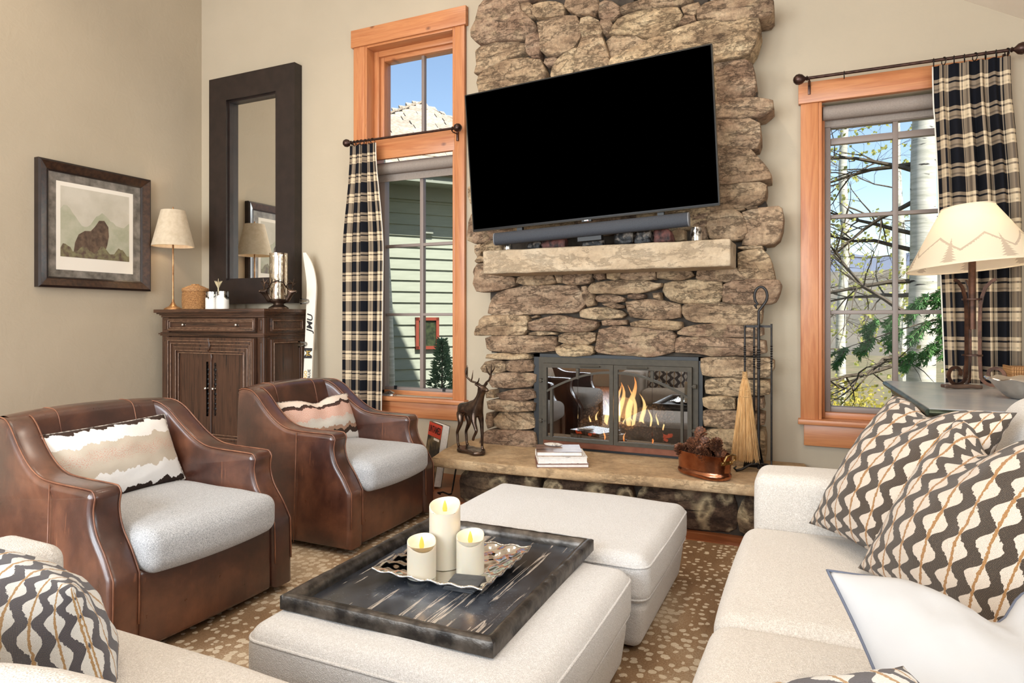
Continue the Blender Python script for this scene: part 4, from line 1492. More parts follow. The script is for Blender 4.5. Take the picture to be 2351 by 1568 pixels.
B().lathe([(0.0, 0), (0.0022, 0), (0.0022, 0.0008), (0, 0.0008)], 8, T(0.012, -0.0042, -hh - 0.011) @ RX(R(90))).build('standby_light', M['redled'], tv)
b = B().box(-0.25, 0.25, 0.07, 0.10, -0.15, 0.12).box(-0.04, 0.04, 0.10, 0.34, -0.10, 0.06)
b.build('wall_bracket', M['black'], tv, 0)

sb = thing('sound_bar', 'long dark grey rounded sound bar hung below the television', 'sound bar', (-1.352, 4.075, 1.830))
sb.rotation_euler = (0, R(-2.3), R(-0.4))
n = 22
b = B()
v, f = [], []
pr = []
for i in range(n):
    a = 2 * math.pi * i / n
    pr.append((0.036 * math.copysign(abs(math.cos(a)) ** 0.8, math.cos(a)), 0.043 * math.copysign(abs(math.sin(a)) ** 0.8, math.sin(a))))
for x in (-0.652, -0.645, 0.645, 0.652):
    k = 0.97 if abs(x) > 0.65 else 1
    v += [(x, p[0] * k, p[1] * k) for p in pr]
for j in range(3):
    for i in range(n):
        f.append((j * n + i, (j + 1) * n + i, (j + 1) * n + (i + 1) % n, j * n + (i + 1) % n))
b.add(v, f)
b.build('grille', M['plastic'], sb, 40)
for x in (-0.6535, 0.6535):
    B().add([(x - 0.003, p[0], p[1]) for p in pr] + [(x + 0.003, p[0], p[1]) for p in pr], [tuple(range(n)), tuple(range(2 * n - 1, n - 1, -1))] + [(i, i + n, (i + 1) % n + n, (i + 1) % n) for i in range(n)]).build('end_cap', M['endcap'], sb, 40)
for hb in ((-0.5, -0.46, 0.02, 0.05, 0.0, 0.10), (0.46, 0.5, 0.02, 0.05, 0.0, 0.10), (-0.06, 0.10, 0.0, 0.05, -0.07, -0.02)):
    B().box(*hb).build('hanger_bracket', M['black'], sb, 0)

# things standing on the mantel behind the sound bar
def rock(name, label, loc, size, seed, mat, grp='dark rocks on the mantel'):
    v, f = rbox(size[0], size[1], size[2], min(size) * 0.55, 5, 2)
    out = []
    for p in v:
        q = Vector(p)
        n_ = mnoise.noise(q * 18 + Vector((seed, 0, 0))) * 0.016 + mnoise.noise(q * 40 + Vector((seed, 3, 0))) * 0.006
        q = q * (1 + n_ / max(q.length, 0.02))
        out.append((q.x, q.y, max(q.z, -size[2])))
    o = mk(name, out, f, mat, None, 25, loc=(loc[0], loc[1], loc[2] + size[2]))
    return tag(o, label, 'rock', grp)


rock('decorative_rock', 'dark red brown rough rock on the mantel under the left half of the sound bar', (-1.62, 4.20, 1.733), (0.085, 0.045, 0.034), 1, M['rock_red'])
rock('decorative_rock', 'black crystalline rock at the left of the row on the mantel', (-1.76, 4.20, 1.733), (0.05, 0.04, 0.028), 2, M['rock_blk'])
rock('decorative_rock', 'grey and black rock on the mantel under the middle of the sound bar', (-1.34, 4.21, 1.733), (0.075, 0.045, 0.026), 3, M['rock_blk'])
rock('decorative_rock', 'black peaked rock on the mantel right of the sound bar middle', (-1.13, 4.20, 1.733), (0.06, 0.045, 0.045), 4, M['rock_blk'])
rock('decorative_rock', 'black and tan flaked rock on the mantel', (-1.00, 4.20, 1.733), (0.055, 0.04, 0.042), 5, M['rock_blk'])
rock('decorative_rock', 'brown and black speckled rock at the right of the row on the mantel', (-0.88, 4.20, 1.733), (0.055, 0.045, 0.046), 6, M['rock_red'])


def votive(loc, h, r, label):
    t = thing('votive_holder', label, 'candle holder', loc, 0, 'mirrored votives on the mantel')
    b = B().lathe([(r * 0.8, 0), (r, 0.006), (r, h), (r * 0.93, h), (r * 0.93, 0.012), (0, 0.012)], 20)
    b.build('glass_cup', M['mercury'], t, 40)
    B().lathe([(r * 1.02, h), (r * 1.02, h + 0.004), (r * 0.92, h + 0.004), (r * 0.92, h)], 20, None, False).build('rim', M['chrome'], t)
    return t


votive((-0.672, 4.17, 1.731), 0.082, 0.034, 'small mirrored votive cup at the right end of the mantel')
votive((-1.955, 4.17, 1.733), 0.06, 0.030, 'small mirrored votive cup at the left end of the mantel')

# ------------------------------------------------------------------ bronze stag on the hearth
st = thing('stag_statue', 'dark bronze stag with tall antlers standing on the left end of the hearth', 'statue', (-2.175, 4.04, 0.331), R(-30))
b = B()
v, f = rbox(0.155, 0.075, 0.012, 0.011, 10, 2)
b.add([(x * (1 - 0.18 * (y / 0.075) ** 2), y * (1 - 0.35 * (x / 0.155) ** 2) + 0.012 * math.sin(x * 30), z + (0.010 * mnoise.noise(Vector((x * 30, y * 30, 1))) if z > 0 else 0)) for (x, y, z) in v], f, T(0, 0, 0.013))
b.build('rock_base', M['bronze'], st, 60)
V = [(-0.10, 0, 0.315, 0.046), (-0.02, 0, 0.312, 0.047), (0.065, 0, 0.318, 0.050), (0.105, 0, 0.365, 0.038), (0.128, 0, 0.415, 0.027), (0.150, 0, 0.455, 0.025), (0.192, 0, 0.449, 0.016), (0.214, 0, 0.442, 0.011), (-0.155, 0, 0.325, 0.010)]
E_ = [(0, 1), (1, 2), (2, 3), (3, 4), (4, 5), (5, 6), (6, 7), (0, 8)]
for s_ in (1, -1):
    i = len(V)
    V += [(-0.105, 0.028 * s_, 0.265, 0.034), (-0.080, 0.036 * s_, 0.195, 0.019), (-0.128, 0.036 * s_, 0.125, 0.011), (-0.118, 0.036 * s_, 0.050, 0.009), (-0.104, 0.036 * s_, 0.026, 0.012)]
    E_ += [(0, i), (i, i + 1), (i + 1, i + 2), (i + 2, i + 3), (i + 3, i + 4)]
    i = len(V)
    if s_ == 1:
        V += [(0.075, 0.030, 0.262, 0.027), (0.082, 0.034, 0.210, 0.016), (0.090, 0.034, 0.125, 0.011), (0.088, 0.034, 0.050, 0.009), (0.098, 0.034, 0.026, 0.012)]
    else:
        V += [(0.075, -0.030, 0.262, 0.027), (0.095, -0.034, 0.215, 0.016), (0.125, -0.034, 0.165, 0.012), (0.088, -0.034, 0.120, 0.009), (0.078, -0.034, 0.095, 0.011)]
    E_ += [(2, i), (i, i + 1), (i + 1, i + 2), (i + 2, i + 3), (i + 3, i + 4)]
    i = len(V)
    V += [(0.140, 0.024 * s_, 0.472, 0.010), (0.128, 0.052 * s_, 0.486, 0.006)]
    E_ += [(5, i), (i, i + 1)]
skin_obj('body', V, E_, M['bronze'], st)
for s_ in (1, -1):
    b = B()
    b.tube([(0.148, 0.012 * s_, 0.472), (0.138, 0.035 * s_, 0.492), (0.118, 0.072 * s_, 0.505), (0.100, 0.098 * s_, 0.535), (0.098, 0.104 * s_, 0.575), (0.108, 0.098 * s_, 0.612)], [0.008, 0.0075, 0.007, 0.0065, 0.005, 0.002], 8)
    b.tube([(0.138, 0.036 * s_, 0.493), (0.165, 0.044 * s_, 0.508), (0.175, 0.045 * s_, 0.530)], [0.006, 0.005, 0.002], 6)
    b.tube([(0.118, 0.072 * s_, 0.506), (0.136, 0.076 * s_, 0.530), (0.140, 0.072 * s_, 0.580)], [0.006, 0.005, 0.002], 6)
    b.tube([(0.101, 0.096 * s_, 0.532), (0.082, 0.082 * s_, 0.560), (0.075, 0.074 * s_, 0.600)], [0.006, 0.005, 0.002], 6)
    b.tube([(0.1, 0.1 * s_, 0.55), (0.125, 0.108 * s_, 0.58), (0.132, 0.110 * s_, 0.60)], [0.005, 0.004, 0.002], 6)
    b.build('antler', M['bronze'], st, 60)


# ------------------------------------------------------------------ books
def book(name, label, loc, w, d, h, rz, cover, group=None, tilt=None):
    t = thing(name, label, 'book', loc, rz, group)
    if tilt:
        t.rotation_euler = tilt
    c = 0.0028
    b = B().box(-w / 2, w / 2, -d / 2, d / 2, 0, c).box(-w / 2, w / 2, -d / 2, d / 2, h - c, h).box(-w / 2, w / 2, d / 2 - c, d / 2, 0, h)
    b.build('cover', cover, t, 0)
    B().box(-w / 2 + 0.004, w / 2 - 0.004, -d / 2 + 0.004, d / 2 - c, c, h - c).build('pages', M['paper'], t, 0)
    return t


bx, by, ba = -1.49, 3.985, R(25)
book('hardcover_book', 'lowest brown covered book of the stack on the hearth', (bx, by, 0.3305), 0.325, 0.285, 0.022, ba, M['cover_brown'], 'books stacked on the hearth')
book('hardcover_book', 'thick white book with dark print in the middle of the hearth stack', (bx - 0.004, by + 0.004, 0.3535), 0.31, 0.275, 0.040, ba + 0.02, M['cover_white'], 'books stacked on the hearth')
book('hardcover_book', 'topmost book of the hearth stack with a striped brown cover', (bx - 0.022, by + 0.012, 0.3945), 0.285, 0.255, 0.026, ba - 0.03, M['cover_stripe'], 'books stacked on the hearth')
o = B().lathe([(0.0, 0), (0.045, 0.004), (0.05, 0.012), (0.036, 0.016), (0.02, 0.012), (0, 0.013)], 18, Matrix.Diagonal((1.3, 0.75, 1, 1))).build('stone_dish', M['cover_white'], None, 60, loc=(bx - 0.08, by + 0.07, 0.421))
tag(o, 'tiny pale dish lying on top of the hearth book stack', 'dish')

mb = thing('magazine_book', 'tall book with red title band standing on the floor left of the hearth', 'book', (-2.645, 4.275, 0.012), R(-38))
mb.rotation_euler = (R(-9), R(0), R(-38))
w_, d_, h_ = 0.27, 0.055, 0.455
B().box(-w_ / 2, w_ / 2, -d_ / 2 - 0.003, -d_ / 2, 0, h_).box(-w_ / 2, w_ / 2, d_ / 2, d_ / 2 + 0.003, 0, h_).box(-w_ / 2 - 0.003, -w_ / 2, -d_ / 2, d_ / 2, 0, h_).build('cover', M['cover_photo'], mb, 0)
B().box(-w_ / 2, w_ / 2 - 0.004, -d_ / 2, d_ / 2, 0.004, h_ - 0.004).build('pages', M['paper'], mb, 0)
B().box(-w_ / 2 + 0.001, w_ / 2 - 0.001, -d_ / 2 - 0.0045, -d_ / 2 - 0.003, h_ - 0.105, h_ - 0.006).build('title_band', M['cover_red'], mb, 0)
text_mesh('title', 'UNTAMED', 0.072, M['black'], mb, T(0.0, -d_ / 2 - 0.0056, h_ - 0.055) @ RX(R(90)), 0.0004, 0.001, 0, 0.72)
B().box(0.0, 0.11, -d_ / 2 - 0.0038, -d_ / 2 - 0.003, h_ - 0.128, h_ - 0.112).build('subtitle_strip', M['paper'], mb, 0)
b = B()
b.tube([(-2.36, 4.10, 0.03), (-2.34, 4.05, 0.02), (-2.33, 4.0, 0.03), (-2.36, 3.97, 0.05), (-2.40, 3.97, 0.04), (-2.40, 4.0, 0.025)], 0.006, 8)
b.tube([(-2.36, 4.10, 0.03), (-2.38, 4.2, 0.2)], 0.006, 8)
tag(b.build('iron_scroll_foot', M['blackiron']), 'curled black iron foot beside the left end of the hearth', 'iron foot')

# ------------------------------------------------------------------ copper planter with pine cones
pot = thing('copper_planter', 'oval hammered copper planter with brass handles on the right of the hearth', 'planter', (-0.60, 4.005, 0.331), R(-34))


def oblong(prof, a, c, n=40):
    v, f = [], []
    for (s_, z) in prof:
        for i in range(n):
            t = 2 * math.pi * i / n
            ct, stt = math.cos(t), math.sin(t)
            v.append((math.copysign(abs(ct) ** 0.75, ct) * a * s_, math.copysign(abs(stt) ** 0.8, stt) * (c - a * (1 - s_)), z))
    for j in range(len(prof) - 1):
        for i in range(n):
            f.append((j * n + i, j * n + (i + 1) % n, (j + 1) * n + (i + 1) % n, (j + 1) * n + i))
    f.append(tuple(reversed(range(n))))
    f.append(tuple((len(prof) - 1) * n + i for i in range(n)))
    return v, f


v, f = oblong([(0.88, 0.0), (0.96, 0.006), (1.0, 0.02), (0.985, 0.032), (0.965, 0.036), (0.965, 0.05), (0.985, 0.10), (1.0, 0.135), (1.012, 0.139), (1.012, 0.143), (0.985, 0.143), (0.975, 0.10), (0.95, 0.03), (0.9, 0.012)], 0.175, 0.098)
B().add(v, f).build('basin', M['copper'], pot, 50)
for s_ in (1, -1):
    b = B().lathe([(0.0, 0), (0.012, 0.001), (0.010, 0.004), (0, 0.005)], 12, T(0.172 * s_, 0.03, 0.105) @ RY(R(90 * s_))).lathe([(0.0, 0), (0.012, 0.001), (0.010, 0.004), (0, 0.005)], 12, T(0.172 * s_, -0.03, 0.105) @ RY(R(90 * s_)))
    b.tube([(0.176 * s_, 0.03, 0.105), (0.190 * s_, 0.045, 0.125), (0.198 * s_, 0.035, 0.150), (0.200 * s_, 0, 0.158), (0.198 * s_, -0.035, 0.150), (0.190 * s_, -0.045, 0.125), (0.176 * s_, -0.03, 0.105)], 0.006, 8)
    b.box(0.168 * s_ - 0.004, 0.168 * s_ + 0.006, -0.045, 0.045, 0.095, 0.115)
    b.build('handle', M['brass'], pot)


def pinecone_mesh():
    b = B()
    b.lathe([(0.0, 0.0), (0.008, 0.004), (0.010, 0.03), (0.006, 0.06), (0.0, 0.072)], 6)
    k = 0
    for j in range(9):
        z = 0.004 + j * 0.0078
        rr = 0.046 * math.sin(math.pi * (0.25 + 0.66 * j / 9)) ** 0.8
        n = 8 if j < 7 else 6
        for i in range(n):
            k += 1
            a = k * 2.39996
            Mx = T(0, 0, z) @ RZ(a) @ RY(R(-6 - j * 5))
            w = 0.0105 * (0.7 + 0.3 * math.sin(math.pi * j / 8))
            b.add([(0.004, -w * 0.4, 0), (0.004, w * 0.4, 0), (rr * 0.8, w, 0.001), (rr, 0, 0.004), (rr * 0.8, -w, 0.001), (rr * 0.55, 0, -0.003)],
                  [(0, 4, 5), (0, 5, 1), (1, 5, 2), (2, 5, 3), (3, 5, 4), (0, 1, 2, 3, 4)], Mx)
    return b


pc0 = None
pr_ = random.Random(3)
spots = [(-0.11, 0.02, 0.10), (-0.05, -0.04, 0.11), (0.02, 0.03, 0.11), (0.09, -0.03, 0.105), (0.12, 0.035, 0.10), (-0.06, 0.045, 0.115), (0.05, -0.05, 0.11), (-0.085, 0.0, 0.165), (-0.01, 0.0, 0.160), (0.07, 0.01, 0.158), (-0.045, 0.02, 0.21), (-0.12, -0.035, 0.105)]
places = ['at the left end', 'in the left front', 'in the middle rear', 'in the right front', 'at the right end', 'in the left rear', 'in the front middle', 'on the left of the heap', 'on the middle of the heap', 'on the right of the heap', 'on the very top of the heap', 'at the left front rim']
for i, (px, py, pz) in enumerate(spots):
    wpos = Matrix.Translation(pot.location) @ RZ(R(-34)) @ Vector((px, py, pz))
    if pc0 is None:
        pc0 = pinecone_mesh().build('pine_cone', M['cone'], None, 0)
        o = pc0
    else:
        o = link_copy(pc0)
    o.location = wpos
    o.rotation_euler = (pr_.uniform(-1.2, 1.2), pr_.uniform(-1.0, 1.0), pr_.uniform(0, 6))
    tag(o, 'brown open pine cone %s of the copper planter' % places[i] if 'heap' not in places[i] else 'brown open pine cone %s in the copper planter' % places[i], 'pine cone', 'pine cones in the copper planter')

# ------------------------------------------------------------------ fireplace tools
ft = thing('fireplace_tool_stand', 'tall black wrought iron fire tool stand with looped top beside the right pier', 'tool stand', (-0.315, 4.235, 0.331))


def twisted(b, x, y, z0, z1, zt0, zt1, r=0.006, taper=None):
    b.tube([(x, y, z0 + (zt0 - z0) * i / 3) for i in range(4)], r, 6)
    n = 26
    b.tube([(x, y, zt0 + (zt1 - zt0) * i / n) for i in range(n + 1)], r * 1.25, 4, None, True, None, 14)
    b.tube([(x, y, zt1 + (z1 - zt1) * i / 3) for i in range(4)], r, 6)


b = B()
twisted(b, 0, 0, 0.02, 0.93, 0.62, 0.74, 0.0085)
loop = [(0, 0, 0.93), (0.0, 0, 0.97)]
for i in range(19):
    a = R(-50 + 290 * i / 18)
    loop.append((0.012 + 0.036 * math.cos(a), 0, 1.062 + 0.055 * math.sin(a)))
loop += [(-0.020, 0, 1.005), (-0.012, 0, 0.985)]
b.tube(loop, [0.008] * (len(loop) - 3) + [0.007, 0.009, 0.003], 6)
b.build('post', M['blackiron'], ft)
b = B().box(-0.078, 0.075, -0.007, 0.007, 0.872, 0.886)
b.box(-0.007, 0.007, -0.07, 0.05, 0.872, 0.886)
b.build('cross_bar', M['blackiron'], ft, 0)
for a in (20, 110, 200, 290):
    b = B()
    ca, sa = math.cos(R(a)), math.sin(R(a))
    pts = [(0, 0, 0.05), (0.05 * ca, 0.05 * sa, 0.045), (0.10 * ca, 0.10 * sa, 0.015), (0.13 * ca, 0.13 * sa, 0.008), (0.145 * ca, 0.145 * sa, 0.022), (0.13 * ca, 0.13 * sa, 0.034)]
    b.tube(pts, [0.008, 0.008, 0.008, 0.008, 0.007, 0.004], 6)
    b.build('scroll_foot', M['blackiron'], ft)

br = thing('hearth_broom', 'straw hearth broom hanging from the iron tool stand', 'broom', (-0.393, 4.225, 0.33))
b = B()
twisted(b, 0, 0, 0.60, 0.885, 0.66, 0.76, 0.006)
b.build('handle', M['blackiron'], br)
b = B().lathe([(0.0, 0.0), (0.014, 0.0), (0.016, 0.02), (0.014, 0.045), (0.016, 0.05)], 14, T(0, 0, 0.555))
b.build('binding', M['straw_dk'], br, 60)
b = B()
brr = random.Random(8)
for i in range(330):
    a, q = brr.uniform(0, 2 * math.pi), math.sqrt(brr.random())
    x0_, y0_ = 0.015 * q * math.cos(a), 0.012 * q * math.sin(a)
    sp = brr.uniform(0.85, 1.08)
    x1_, y1_ = 0.085 * q * math.cos(a) * sp, 0.032 * q * math.sin(a) * sp
    zl = brr.uniform(0.055, 0.085)
    b.tube([(x0_, y0_, 0.565), (x0_ * 2.1, y0_ * 2.1, 0.50), (x0_ * 2.0 + x1_ * 0.12, y0_ * 2, 0.44), (x1_ * 0.75, y1_ * 0.8, 0.25), (x1_ + brr.uniform(-.006, .006), y1_, zl)], [0.0022, 0.0022, 0.0022, 0.0018, 0.001], 3)
tag(b.build('bristles', M['straw'], br, 0), kind='stuff')
for zz_, w_ in ((0.455, 0.034), (0.49, 0.031)):
    B().lathe([(w_, -0.004), (w_ + 0.003, 0), (w_, 0.004)], 16, T(0, 0, zz_) @ Matrix.Diagonal((1, 0.72, 1, 1)), False).build('stitch_band', M['straw_dk'], br)

b = B()
twisted(b, 0, 0, 0.06, 0.88, 0.62, 0.75, 0.0055)
b.tube([(0, 0, 0.06), (0.0, -0.005, 0.035), (0.018, -0.01, 0.02), (0.04, -0.01, 0.022)], [0.0055, 0.005, 0.005, 0.002], 6)
o = b.build('fire_poker', M['blackiron'], None, 35, loc=(-0.243, 4.235, 0.345))
tag(o, 'black iron fire poker hanging on the right of the tool stand', 'poker')
b = B()
twisted(b, 0, 0, 0.12, 0.88, 0.62, 0.75, 0.0055)
o = thing('ash_shovel', 'black iron ash shovel hanging behind the straw broom', 'shovel', (-0.345, 4.285, 0.336))
b.build('handle', M['blackiron'], o)
b = B()
v, f = rbox(0.05, 0.004, 0.065, 0.004, 6, 1)
b.add([(x * (1 - 0.25 * (z / 0.065)), y - 6 * x * x + 0.004, z) for (x, y, z) in v], f, T(0, 0, 0.075))
b.build('scoop', M['blackiron'], o)
# ------------------------------------------------------------------ rounded prism (side panels) and pillows
def rprism(poly, y0, y1, r, k=3, deform=None):
    """closed (x,z) outline, thickness y0..y1, both edges rounded by r"""
    n = len(poly)
    P = [Vector(p) for p in poly]
    area = sum(P[i].x * P[(i + 1) % n].y - P[(i + 1) % n].x * P[i].y for i in range(n))
    if area < 0:
        P.reverse()
    N = []
    for i in range(n):
        a = (P[i] - P[i - 1]).normalized()
        c = (P[(i + 1) % n] - P[i]).normalized()
        t = (a + c).normalized()
        N.append(Vector((t.y, -t.x)))
    prof = [(y0 + r * (1 - math.cos(math.pi / 2 * j / k)), r * (1 - math.sin(math.pi / 2 * j / k))) for j in range(k + 1)]
    prof += [(y1 - r * (1 - math.cos(math.pi / 2 * j / k)), r * (1 - math.sin(math.pi / 2 * j / k))) for j in range(k, -1, -1)]
    v, f = [], []
    for (y, ins) in prof:
        for p, nn in zip(P, N):
            q = p - nn * ins
            v.append((q.x, y, q.y))
    m = len(prof)
    for j in range(m - 1):
        for i in range(n):
            f.append((j * n + i, j * n + (i + 1) % n, (j + 1) * n + (i + 1) % n, (j + 1) * n + i))
    for off, rev in ((0, True), ((m - 1) * n, False)):
        tri = tessellate_polygon([[Vector((v[off + i][0], v[off + i][2], 0)) for i in range(n)]])
        for a_ in tri:
            p_ = [Vector((v[off + i][0], v[off + i][2])) for i in a_]
            ccw = (p_[1] - p_[0]).cross(p_[2] - p_[0]) > 0
            q_ = [off + i for i in a_]
            f.append(tuple(q_ if ccw != rev else reversed(q_)))
    if deform:
        v = [deform(*p) for p in v]
    return v, f


def smooth_line(pts, k=6):
    """Catmull-Rom through the points"""
    P = [Vector(p) for p in pts]
    out = []
    for i in range(len(P) - 1):
        a, b_, c, d = P[max(i - 1, 0)], P[i], P[i + 1], P[min(i + 2, len(P) - 1)]
        for j in range(k):
            t = j / k
            out.append(0.5 * ((2 * b_) + (c - a) * t + (2 * a - 5 * b_ + 4 * c - d) * t * t + (3 * b_ - a - 3 * c + d) * t ** 3))
    out.append(P[-1])
    return out


def pillow_mesh(w, h, t, n=26, pinch=0.06, dent=0.0, dentw=0.4, seed=0, wr=0.01, uvmode='m', flat=0.0, lean=0.0):
    v, f, uv = [], [], []
    idx = {}
    for s_ in (1, -1):
        for j in range(n + 1):
            for i in range(n + 1):
                edge = i in (0, n) or j in (0, n)
                if s_ == -1 and edge:
                    idx[(s_, i, j)] = idx[(1, i, j)]
                    continue
                a = -math.cos(math.pi * i / n) * 0.5 + (i / n * 2 - 1) * 0.5
                c = -math.cos(math.pi * j / n) * 0.5 + (j / n * 2 - 1) * 0.5
                x = w / 2 * a * (1 - pinch * (1 - c * c) * abs(a) ** 2)
                y = h / 2 * c * (1 - pinch * (1 - a * a) * abs(c) ** 2)
                q = max(0.0, (1 - a * a) * (1 - c * c))
                th = t * 0.56 * q ** 0.58
                if dent:
                    k = math.exp(-((a - lean) / dentw) ** 2)
                    up = max(0.0, (c + 0.35) / 1.35)
                    y -= dent * k * up ** 1.6
                    th *= 1 - 0.45 * k * up * (1 if s_ == 1 else 0.4)
                nz = mnoise.noise(Vector((a * 2.6 + seed, c * 2.6, s_ * 3))) + 0.5 * mnoise.noise(Vector((a * 6 + seed, c * 6, s_ * 3)))
                th += nz * wr * q ** 0.5
                idx[(s_, i, j)] = len(v)
                v.append((x, y, s_ * th))
                if uvmode == 'm':
                    drop = max(0.0, t * 0.56 - th)
                    uv.append((a * w / 2 + math.copysign(abs(a) ** 4, a) * drop, c * h / 2 + math.copysign(abs(c) ** 4, c) * drop))
                else:
                    uv.append(((a + 1) / 2, (c + 1) / 2))
    for s_ in (1, -1):
        for j in range(n):
            for i in range(n):
                q = (idx[(s_, i, j)], idx[(s_, i + 1, j)], idx[(s_, i + 1, j + 1)], idx[(s_, i, j + 1)])
                f.append(q if s_ == 1 else tuple(reversed(q)))
    return v, f, uv


def frame_from(o, xdir, ydir):
    """matrix with local x along xdir, local y close to ydir, local z the face normal"""
    x = Vector(xdir).normalized()
    y = Vector(ydir)
    y = (y - x * y.dot(x)).normalized()
    z = x.cross(y)
    Mx = Matrix((x, y, z)).transposed().to_4x4()
    Mx.translation = Vector(o)
    return Mx


def pillow(name, label, center, xdir, ydir, w, h, t, mat, group=None, piping=None, fringe=None, **kw):
    t_ = thing(name, label, 'pillow', (0, 0, 0), 0, group)
    t_.matrix_world = frame_from(center, xdir, ydir)
    v, f, uv = pillow_mesh(w, h, t, **kw)
    mk('cover', v, f, mat, t_, 180, uv)
    n = kw.get('n', 26)
    if piping:
        # rim loop of the front grid
        ring = [i for i in range(n + 1)] + [j * (n + 1) + n for j in range(1, n + 1)] + [n * (n + 1) + i for i in range(n - 1, -1, -1)] + [j * (n + 1) for j in range(n - 1, 0, -1)]
        pts = [v[i] for i in ring] + [v[ring[0]]]
        B().tube(pts, 0.0034, 6, None, False).build('piping', piping, t_, 180)
    return t_


# ------------------------------------------------------------------ leather armchairs
def chair_parts(t):
    side = smooth_line([(0.415, 0.03), (0.418, 0.20), (0.416, 0.325)], 3)[:-1] + smooth_line([(0.416, 0.325), (0.372, 0.40), (0.318, 0.475), (0.298, 0.545), (0.306, 0.600)], 4)[:-1] + \
        smooth_line([(0.306, 0.600), (0.292, 0.620), (0.255, 0.626), (0.06, 0.630), (-0.03, 0.642), (-0.11, 0.680), (-0.19, 0.742), (-0.255, 0.800), (-0.315, 0.832), (-0.375, 0.838)], 3)[:-1] + \
        smooth_line([(-0.375, 0.838), (-0.425, 0.828), (-0.438, 0.79), (-0.430, 0.5), (-0.405, 0.03)], 3)

    def bow(s_):
        def d(x, y, z):
            k = max(0.0, (-x - 0.02)) / 0.42
            y2 = y - s_ * (0.055 * k * k * (0.35 + 0.65 * z / 0.8)) - s_ * 0.012 * (z / 0.6)
            return (x, y2, z)
        return d
    for s_ in (1, -1):
        y0, y1 = (0.315, 0.435) if s_ == 1 else (-0.435, -0.315)
        v, f = rprism([tuple(p) for p in side], y0, y1, 0.026, 4, bow(s_))
        a = B().add(v, f).build('arm', M['leather'], t, 40)
        d = bow(s_)
        for yy in (y0 + 0.012, y1 - 0.012):
            w = B().tube([d(p.x + 0.0, yy, p.y) for p in [Vector(q) * 1.0 for q in side[2:-8]]], 0.0032, 5)
            # lift the welt to the surface of the panel edge
            w.build('welt', M['piping'], a, 180)
        yo = y1 if s_ == 1 else y0
        st_ = B().tube([d(0.055, yo + s_ * 0.0005, 0.625 - 0.02 * 0), d(0.05, yo + s_ * 0.001, 0.3), d(0.045, yo + s_ * 0.001, 0.03)], 0.0026, 5)
        st_.build('seam', M['piping'], a, 180)
    # back: section in (x,z) swept across y
    sec = smooth_line([(-0.40, 0.03), (-0.432, 0.50), (-0.440, 0.79), (-0.420, 0.833), (-0.375, 0.842), (-0.325, 0.826), (-0.30, 0.77), (-0.262, 0.60), (-0.235, 0.42), (-0.23, 0.10), (-0.24, 0.03)], 4)
    n = len(sec)
    v, f = [], []
    m = 20
    for j in range(m + 1):
        t_ = -1 + 2 * j / m
        for p in sec:
            puff = 0.02 * (1 - t_ * t_) * (1 if p.x > -0.37 else 0)
            v.append((p.x - 0.045 * (1 - t_ * t_) + puff, t_ * 0.352, p.y + 0.012 * (1 - t_ * t_) * (p.y / 0.84)))
    for j in range(m):
        for i in range(n):
            f.append((j * n + i, (j + 1) * n + i, (j + 1) * n + (i + 1) % n, j * n + (i + 1) % n))
    bk = B().add(v, f).build('backrest', M['leather'], t, 60)
    for yy in (-0.17, 0.17):
        tt = yy / 0.352
        pts = [(p.x - 0.045 * (1 - tt * tt) + 0.02 * (1 - tt * tt) * (1 if p.x > -0.37 else 0) + 0.0015, yy, p.y + 0.012 * (1 - tt * tt) * (p.y / 0.84) + 0.001) for p in sec[8:34]]
        B().tube(pts, 0.0022, 5).build('seam', M['piping'], bk, 180)
    # front rail
    v, f = rbox(0.05, 0.316, 0.148, 0.02, 8, 3)
    B().add([(x + 0.008 * (1 - (y / 0.316) ** 2) * (x > 0), y, z) for (x, y, z) in v], f, T(0.357, 0, 0.178)).build('front_rail', M['leather'], t, 50)
    B().box(-0.30, 0.32, -0.31, 0.31, 0.05, 0.29).build('seat_deck', M['leather'], t, 0)
    # seat cushion
    v, f = cushion(0.345, 0.308, 0.078, 0.05, 0.028, 12, 4, True, 0, 3, 0.006)
    v = [(x + 0.022 * (1 - (y / 0.308) ** 2) * (x > 0.1), y, z) for (x, y, z) in v]
    B().add(v, f, T(0.112, 0, 0.385)).build('seat_cushion', M['seatgrey'], t, 180)
    B().lathe([(0.0, 0.0), (0.26, 0.0), (0.26, 0.02), (0.20, 0.03), (0.2, 0.06), (0.0, 0.06)], 24, T(-0.01, 0, 0.0)).build('swivel_base', M['black'], t)
    return t


cA = chair_parts(thing('leather_armchair', 'nearer brown leather armchair with grey tweed seat and snowy landscape pillow', 'armchair', (-2.625, 1.925, 0.015), R(-1), 'leather armchairs'))
cB = thing('leather_armchair', 'farther brown leather armchair with grey tweed seat in front of the plaid curtain', 'armchair', (-2.625, 3.185, 0.015), R(1), 'leather armchairs')
for ch in list(cA.children):
    c = link_copy(ch, cB)
    for g in ch.children:
        link_copy(g, c)

pillow('lumbar_pillow', 'white lumbar pillow with taupe bands and dark fur edge on the nearer armchair', (-2.795, 1.905, 0.635), (-0.03, 1, 0.02), (-0.44, 0, 1), 0.60, 0.33, 0.14, M['bandA'], 'landscape band lumbar pillows', M['fringe'], seed=2, uvmode='u', wr=0.012, pinch=0.03)
pillow('lumbar_pillow', 'pink and brown striped lumbar pillow on the farther armchair', (-2.785, 3.215, 0.625), (0.10, 1, 0.0), (-0.44, 0.05, 1), 0.57, 0.30, 0.13, M['bandB'], 'landscape band lumbar pillows', M['fringe'], seed=5, uvmode='u', wr=0.012, dent=0.035, dentw=0.3, pinch=0.03)


